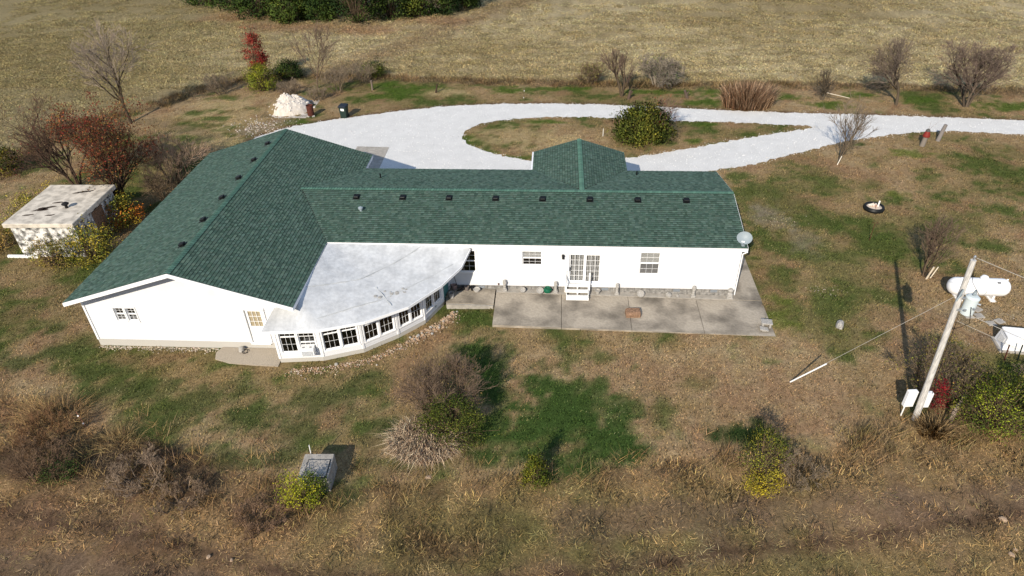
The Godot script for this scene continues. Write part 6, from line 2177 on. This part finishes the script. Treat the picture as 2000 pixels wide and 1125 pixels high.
func limestone_heap() -> void:
	var o := thing("limestone_heap", "heap of crumbly white limestone with grass on its left flank", "heap", Vector3(-33.6, 0, -27.7))
	var mb := MB.new()
	var f := FastNoiseLite.new()
	f.seed = 8
	f.frequency = 0.9
	f.fractal_octaves = 4
	var n := 44
	var hh := func(x: float, z: float) -> float:
		var d := Vector2(x / 1.9, z / 1.8).length()
		return maxf(1.30 * pow(clampf(1.0 - d, 0, 1), 0.5) + f.get_noise_2d(x * 1.4, z * 1.4) * 0.42 * clampf(1.15 - d, 0, 1), -0.05)
	for i in n:
		for j in n:
			var x0 := lerpf(-2.1, 2.1, i / float(n))
			var x1 := lerpf(-2.1, 2.1, (i + 1) / float(n))
			var z0 := lerpf(-2.2, 2.2, j / float(n))
			var z1 := lerpf(-2.2, 2.2, (j + 1) / float(n))
			var a := Vector3(x0, hh.call(x0, z0), z0)
			var b := Vector3(x1, hh.call(x1, z0), z0)
			var c := Vector3(x1, hh.call(x1, z1), z1)
			var d := Vector3(x0, hh.call(x0, z1), z1)
			if maxf(maxf(a.y, b.y), maxf(c.y, d.y)) > -0.02:
				var k := 0.5 + 0.5 * f.get_noise_2d(x0 * 3 + 40, z0 * 3)
				mb.col = c8(216, 208, 198).lerp(c8(178, 168, 156), k)
				if x0 < -1.0 + f.get_noise_2d(x0 * 2, z0 * 2) * 0.9:
					mb.col = c8(124, 108, 80)
				mb.quad(d, c, b, a)
	put("heap_body", mb, M["loose stone"], o)
	rng.seed = 19
	var kinds: Array[ArrayMesh] = []
	for k in 4:
		var q := rock_mesh(Vector3(0.2, 0.16, 0.16), 70 + k)
		for i in q.C.size():
			q.C[i] = c8(212, 204, 194)
		kinds.append(q.mesh(M["loose stone"]))
	for k in 70:
		var x := rng.randfn(0.2, 0.8)
		var z := rng.randfn(0.4, 0.8)
		var y: float = hh.call(x, z)
		if y < 0.0:
			y = 0.0
		var st := put_mesh("stone", kinds[k % 4], o, Vector3(x, y - 0.03, z))
		st.rotation = Vector3(0, rng.randf() * TAU, 0)
		st.scale = Vector3.ONE * rng.randf_range(0.25, 0.7)

func wire(called: String, label: String, a: Vector3, b: Vector3, sag: float, r: float, category := "power line") -> Node3D:
	var pts := []
	for k in 17:
		var t := k / 16.0
		pts.append(a.lerp(b, t) - a + Vector3.DOWN * sag * 4.0 * t * (1.0 - t))
	var mb := MB.new()
	mb.path(pts, r, 5)
	return tag(put(called, mb, M["wire"], self, a), label, category)

func pole_and_wires() -> void:
	var P := Vector3(6.15, 0, 8.91)
	var lean := Vector3(-0.48, 8.32, 0.0)
	var o := thing("power_pole", "tall weathered wooden power pole with a transformer can", "power pole", P)
	var m := MB.new()
	m.tube(Vector3(0, -0.3, 0), lean, 0.135, 0.10, 14, true)
	put("shaft", m, M["weathered wood"], o)
	var tcol := MB.new()
	var c := lean * 0.715 + Vector3(0.36, 0.0, 0.12)
	tcol.lathe(c, [Vector2(0.0, 0), Vector2(0.20, 0.0), Vector2(0.23, 0.03), Vector2(0.23, 0.72), Vector2(0.25, 0.73), Vector2(0.25, 0.78), Vector2(0.17, 0.84), Vector2(0, 0.86)], 20)
	put("transformer_can", tcol, M["transformer grey"], o)
	var br := MB.new()
	for y in [0.15, 0.7]:
		br.box(c + Vector3(-0.22, y, -0.05), Vector3(0.34, 0.07, 0.09))
	put("bracket", br, M["grey steel"], o)
	for k in 3:
		var b := MB.new()
		var a := 0.6 + k * 0.9
		b.tube(c + Vector3(cos(a) * 0.22, 0.55 - k * 0.13, sin(a) * 0.22), c + Vector3(cos(a) * 0.33, 0.55 - k * 0.13, sin(a) * 0.33), 0.03, 0.045, 8, true)
		put("bushing", b, M["grey steel"], o)
	var tb := MB.new()
	tb.lathe(c + Vector3(0, 0.85, 0), [Vector2(0.05, 0), Vector2(0.07, 0.05), Vector2(0.045, 0.08), Vector2(0.07, 0.12), Vector2(0.045, 0.16), Vector2(0.05, 0.24), Vector2(0, 0.26)], 10)
	put("insulator", tb, M["dish grey"], o)
	var fz := MB.new()
	fz.tube(lean * 0.845 + Vector3(-0.10, 0.1, 0.2), lean * 0.80 + Vector3(-0.28, 0.0, 0.3), 0.035, 0.03, 8, true)
	fz.box(lean * 0.82 + Vector3(-0.1, 0, 0.16), Vector3(0.3, 0.06, 0.06), Basis(Vector3.UP, 0.8))
	put("fuse_cutout", fz, M["dish grey"], o)
	var ins := MB.new()
	ins.lathe(lean, [Vector2(0.02, 0), Vector2(0.02, 0.08), Vector2(0.05, 0.1), Vector2(0.05, 0.16), Vector2(0.02, 0.2), Vector2(0, 0.2)], 8)
	put("insulator", ins, M["grey steel"], o)
	var gw := MB.new()
	gw.path([lean * 0.66 + Vector3(0.14, 0, 0.1), lean * 0.4 + Vector3(0.16, 0, 0.08), Vector3(0.18, 1.6, 0.06)], 0.012, 5)
	gw.path([c + Vector3(0.1, 0.96, 0.1), lean * 0.87 + Vector3(0.15, 0.2, 0.1), lean * 0.96 + Vector3(0.1, 0, 0.06)], 0.01, 5)
	put("cable", gw, M["dark iron"], o)
	var l := MB.new()
	l.path([c + Vector3(-0.1, 0.5, 0.28), c + Vector3(0.12, -0.3, 0.25), lean * 0.62 + Vector3(0.16, 0, 0.1)], 0.012, 5)
	put("cable", l, M["dark iron"], o)
	# meter boxes behind the foot of the pole
	for k in 2:
		var e := thing("meter_box", ["white electric meter box left of the pole foot", "white electric box right of the pole foot"][k], "electric box", P + Vector3(-0.42 + k * 0.66, 0, -0.26), 0.1, "white electric boxes on the pole")
		var bx := MB.new()
		bx.bevel(Vector3(0, 1.05 - k * 0.05, 0), Vector3(0.42, 0.86 - k * 0.06, 0.2), 0.02)
		put("case", bx, M["white enamel"], e)
		var dr := MB.new()
		dr.bevel(Vector3(0, 1.05 - k * 0.05, 0.105), Vector3(0.34, 0.74 - k * 0.06, 0.02), 0.008)
		put("door", dr, M["white paint"], e)
		var cd := MB.new()
		cd.tube(Vector3(-0.1 + k * 0.1, -0.05, 0.02), Vector3(-0.1 + k * 0.1, 0.65, 0.02), 0.032, 0.032, 8)
		put("conduit", cd, M["white paint"], e)
	# guy wire with its white guard, and the service lines
	var top := P + lean
	var anchor := Vector3(1.35, 0, 6.72)
	wire("guy_wire", "taut guy wire from the pole down to the front lawn", P + lean * 0.80 + Vector3(-0.12, 0, -0.05), anchor, 0.0, 0.009, "guy wire")
	var dirg := (P + lean * 0.80 - anchor).normalized()
	var gd := MB.new()
	gd.tube(dirg * 0.05, dirg * 2.1, 0.036, 0.036, 8, true)
	tag(put("guy_guard", gd, M["white paint"], self, anchor), "white plastic guard tube over the lower end of the guy wire", "guy guard")
	var far := Vector3(43, 8.4, 45)
	wire("power_line", "upper power line running right from the pole top", top + Vector3(0.05, 0.12, 0.05), far, 0.9, 0.011)
	wire("power_line", "lower service line running right from below the transformer", P + lean * 0.73 + Vector3(0.1, 0, 0.1), Vector3(43, 6.9, 45), 0.9, 0.012)
	wire("power_line", "thin lower line running down right from the transformer", P + lean * 0.66 + Vector3(0.2, 0, 0.0), Vector3(42.6, 5.9, 45), 0.6, 0.008)
	var fp := MB.new()
	fp.tube(Vector3(0, -0.3, 0), Vector3(0, 8.6, 0), 0.165, 0.125, 10, true)
	tag(put("power_pole", fp, M["weathered wood"], self, Vector3(43, 0, 45.1)), "next power pole along the line, out beyond the right foreground", "power pole")
	var lg := MB.new()
	lg.col = c8(140, 124, 110)
	lg.tube(Vector3(0, 0.1, 0), Vector3(0.55, 0.7, -0.7), 0.11, 0.09, 8, true)
	lg.tube(Vector3(0.55, 0.7, -0.7), Vector3(1.35, 1.15, -1.6), 0.09, 0.05, 8, true)
	tag(put("leaning_log", lg, M["bark"], self, Vector3(7.1, 0, 9.6)), "grey dead limb leaning in the brush right of the pole", "log")

func propane_tank() -> void:
	var o := thing("propane_tank", "long white horizontal propane tank on the right lawn", "propane tank", Vector3(12.95, 0, -0.35), -0.03)
	var b := Basis(Vector3.FORWARD, PI / 2)
	var m := MB.new()
	var prof := []
	for k in 9:
		var t := PI / 2 * k / 8.0
		prof.append(Vector2(0.48 * sin(t), -1.15 - 0.42 * cos(t)))
	for k in 9:
		var t := PI / 2 * k / 8.0
		prof.append(Vector2(0.48 * cos(t), 1.15 + 0.42 * sin(t)))
	m.lathe(Vector3(0, 0.75, 0), prof, 28, b)
	put("vessel", m, M["white enamel"], o)
	var d := MB.new()
	d.lathe(Vector3(0.12, 1.20, 0), [Vector2(0.2, 0), Vector2(0.21, 0.12), Vector2(0.15, 0.22), Vector2(0.05, 0.26), Vector2(0, 0.26)], 18)
	put("valve_dome", d, M["white enamel"], o)
	for sx in [-0.85, 0.85]:
		var l := MB.new()
		l.bevel(Vector3(sx, 0.16, 0), Vector3(0.12, 0.34, 0.5), 0.01)
		l.box(Vector3(sx, 0.02, 0), Vector3(0.3, 0.08, 0.7))
		put("leg", l, M["white enamel"], o)
	var s := MB.new()
	s.tube(Vector3(0.2, 0.75, 0) + Vector3(-0.012, 0, 0), Vector3(0.2, 0.75, 0) + Vector3(0.012, 0, 0), 0.484, 0.484, 28)
	put("weld_band", s, M["dish grey"], o)
	var np := MB.new()
	np.box(Vector3(0.8, 1.17, 0.22), Vector3(0.18, 0.012, 0.09), Basis(Vector3.RIGHT, 0.45))
	put("name_plate", np, M["dark iron"], o)
	for sx in [-1.0, 1.3]:
		var lug := MB.new()
		lug.bevel(Vector3(sx, 1.24, 0), Vector3(0.10, 0.08, 0.03), 0.006)
		put("lifting_lug", lug, M["white enamel"], o)

func generator() -> void:
	var o := thing("generator", "white boxy standby generator on a low pad at the right edge", "generator", Vector3(13.1, 0, 3.75), -0.12)
	var p := MB.new()
	p.bevel(Vector3(0, 0.04, 0), Vector3(2.0, 0.12, 1.15), 0.01)
	put("pad", p, M["concrete"], o)
	var c := MB.new()
	var pts := [Vector3(-0.9, 0.10, -0.46), Vector3(0.9, 0.10, -0.46), Vector3(0.9, 0.10, 0.46), Vector3(-0.9, 0.10, 0.46), Vector3(-0.80, 0.82, -0.40), Vector3(0.80, 0.82, -0.40), Vector3(0.80, 0.78, 0.38), Vector3(-0.80, 0.78, 0.38)]
	for f in [[3, 2, 6, 7], [1, 0, 4, 5], [2, 1, 5, 6], [0, 3, 7, 4]]:
		c.quad(pts[f[0]], pts[f[1]], pts[f[2]], pts[f[3]])
	put("case", c, M["white enamel"], o)
	var l := MB.new()
	l.bevel(Vector3(0, 0.825, -0.01), Vector3(1.66, 0.09, 0.84), 0.04, Basis(Vector3.RIGHT, 0.05))
	put("lid", l, M["white enamel"], o)
	var g := MB.new()
	g.box(Vector3(-0.862, 0.42, 0), Vector3(0.012, 0.4, 0.5), Basis(Vector3.BACK, -0.138))
	put("side_panel", g, M["white paint"], o)
	for k in 5:
		var s := MB.new()
		s.box(Vector3(-0.874 + k * 0.011, 0.28 + k * 0.07, 0), Vector3(0.016, 0.015, 0.44), Basis(Vector3.BACK, -0.138))
		put("louvre", s, M["dish grey"], o)
	for k in 3:
		var f := MB.new()
		var x: float = [11.95, 12.55, 13.25][k]
		f.box(Vector3(0, 0.5, 0), Vector3(0.04, 1.1, 0.05), Basis(Vector3.BACK, 0.12))
		f.box(Vector3(0, 0.5, -0.025), Vector3(0.012, 1.1, 0.04), Basis(Vector3.BACK, 0.12))
		tag(put("steel_post", f, M["bin plastic"] if k else M["rust"], self, Vector3(x, -0.1, 4.75)), ["leftmost steel fence post in front of the white generator", "middle dark steel fence post in front of the white generator", "right dark steel fence post in front of the white generator"][k], "fence post", "steel posts in front of the generator")

func fire_ring() -> void:
	var o := thing("fire_ring", "round black fire ring filled with pale ash on the right lawn", "fire ring", Vector3(11.2, 0, -10.15))
	var m := MB.new()
	m.lathe(Vector3.ZERO, [Vector2(0.52, 0), Vector2(0.64, 0.02), Vector2(0.66, 0.14), Vector2(0.60, 0.27), Vector2(0.52, 0.28), Vector2(0.47, 0.22), Vector2(0.45, 0.05)], 28)
	put("ring", m, M["black plastic"], o)
	var a := MB.new()
	a.col = c8(190, 176, 162)
	a.lathe(Vector3.ZERO, [Vector2(0.5, 0.18), Vector2(0.3, 0.25), Vector2(0.1, 0.29), Vector2(0, 0.29)], 18)
	put("ash", a, M["loose stone"], o)
	rng.seed = 22
	for k in 9:
		var s := MB.new()
		s.col = [c8(214, 196, 176), c8(190, 150, 130), c8(226, 218, 206)][k % 3]
		var an := rng.randf() * TAU
		var c := Vector3(cos(an) * rng.randf() * 0.32, 0.30, sin(an) * rng.randf() * 0.25)
		var dd := Vector3(rng.randfn(0, 1), rng.randf_range(-0.1, 0.35), rng.randfn(0, 1)).normalized() * rng.randf_range(0.12, 0.24)
		s.tube(c - dd, c + dd, 0.035, 0.03, 6, true)
		put("burnt_stick", s, M["loose stone"], o)
	var bd := MB.new()
	bd.col = c8(232, 226, 216)
	bd.box(Vector3(0.2, 0.34, 0.05), Vector3(0.09, 0.6, 0.03), Basis(Vector3.BACK, -0.35) * Basis(Vector3.RIGHT, -0.5))
	put("leaning_board", bd, M["loose stone"], o)

func well_box() -> void:
	var o := thing("well_box", "grey concrete well box with a recessed lid in the front lawn", "well box", Vector3(-19.1, 0, 13.25), 0.05)
	var m := MB.new()
	m.bevel(Vector3(0, 0.42, 0), Vector3(1.2, 0.86, 1.25), 0.02)
	put("box_body", m, M["concrete"], o)
	var l := MB.new()
	l.bevel(Vector3(0.08, 0.875, 0.16), Vector3(0.86, 0.05, 0.86), 0.012)
	put("lid", l, M["concrete"], o)
	var b := MB.new()
	b.box(Vector3(0.08, 0.872, 0.16), Vector3(0.92, 0.012, 0.92))
	put("lid_gap", b, M["dark iron"], o)
	var p := MB.new()
	p.tube(Vector3(-0.45, 0.2, -0.68), Vector3(-0.42, 1.25, -0.70), 0.02, 0.02, 8, true)
	tag(put("white_pipe", p, M["white paint"], self, Vector3(-19.1, 0, 13.25)), "thin white pipe standing behind the concrete well box", "pipe")

func posts() -> void:
	# old wooden posts and stubs; each has its own lean and colour
	var list := [
		["fence_post", "leaning grey wooden fence post at the bend of the left fence", -51.57, -22.73, 1.3, 0.10, 0.12, c8(110, 96, 84), "fence post"],
		["wooden_stub", "grey wooden stub on the green strip left of the straw patch", -27.2, -32.55, 0.95, 0.09, 0.0, c8(120, 108, 98), "post"],
		["wooden_stub", "dark wooden stub standing in the straw coloured patch", -21.05, -31.9, 0.85, 0.08, 0.15, c8(74, 62, 54), "post"],
		["tree_stump", "dark stump on the grass strip right of the grey thicket", 2.2, -30.7, 0.7, 0.14, -0.25, c8(96, 84, 76), "stump"],
		["tree_stub", "forked stub below the reddish bare tree", -3.2, -30.4, 0.8, 0.13, 0.1, c8(92, 78, 70), "stump"],
		["wooden_post", "grey wooden post right of the red topped one by the drive", 20.1, -21.4, 1.35, 0.15, 0.12, c8(128, 122, 118), "post"],
	]
	for p in list:
		var m := MB.new()
		m.col = p[7]
		m.tube(Vector3(0, -0.2, 0), Vector3(p[6], p[4] * 0.6, 0), p[5] * 1.1, p[5], 8)
		m.tube(Vector3(p[6], p[4] * 0.6, 0), Vector3(p[6] * 1.5, p[4], 0.05), p[5], p[5] * 0.85, 8, true)
		if p[0] == "tree_stump" or p[0] == "tree_stub":
			m.tube(Vector3(p[6] * 0.7, p[4] * 0.4, 0), Vector3(p[6] + 0.25, p[4] * 0.9, 0.05), p[5] * 0.6, p[5] * 0.4, 6, true)
		tag(put(p[0], m, M["bark"], self, Vector3(p[2], 0, p[3])), p[1], p[8])
	var gn := thing("painted_post", "carved grey post with a red painted top beside the drive", "post", Vector3(18.5, 0, -20.4))
	var g := MB.new()
	g.col = c8(126, 118, 110)
	g.tube(Vector3(0, -0.2, 0), Vector3(0.08, 0.8, 0), 0.20, 0.17, 9)
	put("trunk", g, M["bark"], gn)
	var r := MB.new()
	r.col = c8(122, 46, 40)
	r.lathe(Vector3(0.08, 0.78, 0), [Vector2(0.26, 0), Vector2(0.25, 0.12), Vector2(0.19, 0.32), Vector2(0.15, 0.42)], 12)
	put("red_collar", r, M["painted"], gn)
	var c := MB.new()
	c.col = c8(88, 86, 84)
	c.lathe(Vector3(0.08, 1.2, 0), [Vector2(0.16, 0), Vector2(0.15, 0.1), Vector2(0.08, 0.18), Vector2(0, 0.2)], 12)
	put("cap", c, M["bark"], gn)
	var tw := MB.new()
	tw.col = c8(140, 126, 118)
	for q in [Vector3(0.0, 0.7, 0), Vector3(0.35, 0.55, 0.1), Vector3(0.7, 0.75, -0.1)]:
		tw.tube(Vector3(0.08, 1.3, 0), Vector3(0.08, 1.3, 0) + q, 0.012, 0.006, 4)
	put("twig", tw, M["bark"], gn)
	# thin stakes
	var stakes := [
		["thin rusty stake with a white tag on the far side of the drive", -12.7, -29.85, 1.25, 0.02, c8(96, 80, 70), 0.12],
		["short white stake on the grass island left of the evergreen", -5.9, -21.9, 0.65, 0.03, c8(226, 222, 214), 0.0],
		["white stake leaning at the foot of the sapling where the drives meet", 11.0, -16.9, 0.7, 0.035, c8(226, 218, 202), 0.18],
		["pale stake leaning at the foot of the sapling left of the propane tank", 11.45, -2.2, 0.75, 0.035, c8(218, 206, 184), 0.22],
		["pale split board at the trunk of the sapling left of the propane tank", 11.2, -2.1, 0.8, 0.06, c8(196, 182, 160), 0.18],
		["rusty stake with white insulators on the lower left verge", -30.4, 10.8, 0.95, 0.016, c8(150, 104, 84), -0.1],
	]
	for s in stakes:
		var o := thing("stake", s[0], "stake", Vector3(s[1], 0, s[2]))
		var m := MB.new()
		m.col = s[5]
		m.tube(Vector3(0, -0.1, 0), Vector3(s[6], s[3], 0), s[4], s[4] * 0.9, 6, true)
		put("rod", m, M["painted"], o)
		if s[4] < 0.021:
			var n := 0
			for y in [0.25, 0.75]:
				var t := MB.new()
				t.col = c8(236, 232, 226)
				t.bevel(Vector3(s[6] * y, s[3] * y, 0.03), Vector3(0.07, 0.06, 0.05), 0.01)
				put("white_tag", t, M["painted"], o)
				n += 1

func _ready() -> void:
	var cam := Camera3D.new()
	cam.name = "camera"
	cam.position = Vector3(-9.826, 22.528, 31.21)
	cam.rotation = Vector3(-0.617, 0.070, -0.022)
	cam.fov = 45.2
	cam.near = 0.2
	cam.far = 2500.0
	add_child(cam)
	cam.current = true
	var we := WorldEnvironment.new()
	we.name = "world"
	var env := Environment.new()
	env.background_mode = Environment.BG_SKY
	var sky := Sky.new()
	var sm := ProceduralSkyMaterial.new()
	sm.sky_top_color = Color(0.46, 0.55, 0.68)
	sm.sky_horizon_color = Color(0.84, 0.86, 0.89)
	sm.sky_curve = 0.12
	sm.ground_bottom_color = Color(0.30, 0.27, 0.22)
	sm.ground_horizon_color = Color(0.6, 0.62, 0.62)
	sm.energy_multiplier = 1.25
	sky.sky_material = sm
	env.sky = sky
	env.ambient_light_source = Environment.AMBIENT_SOURCE_SKY
	env.tonemap_mode = Environment.TONE_MAPPER_LINEAR
	env.tonemap_exposure = 1.1
	env.sdfgi_enabled = true
	env.ssao_enabled = true
	env.ssil_enabled = true
	we.environment = env
	add_child(we)
	var sun := DirectionalLight3D.new()
	sun.name = "sun"
	sun.light_energy = 1.6
	sun.light_color = Color(1.0, 0.96, 0.895)
	sun.light_angular_distance = 0.5
	sun.shadow_enabled = true
	sun.basis = Basis.looking_at(Vector3(0.54, -1.0, -1.52))
	add_child(sun)
	make_materials()
	var ps := mat("pale sandstone", c8(184, 158, 132), 0.95)
	tri_map(ps, M["concrete"].albedo_texture, 0.6)
	var sr := mat("shed roof", c8(214, 204, 188), 0.95)
	tri_map(sr, grey_tex(remap8(noise_img(512, 0.01, 61, 6), 0.74, 1.12), 512), 3.7)
	plan_ground()
	build_ground()
	build_drive()
	build_paving()
	build_house()
	build_things()
	build_plants()
	grow_grass()
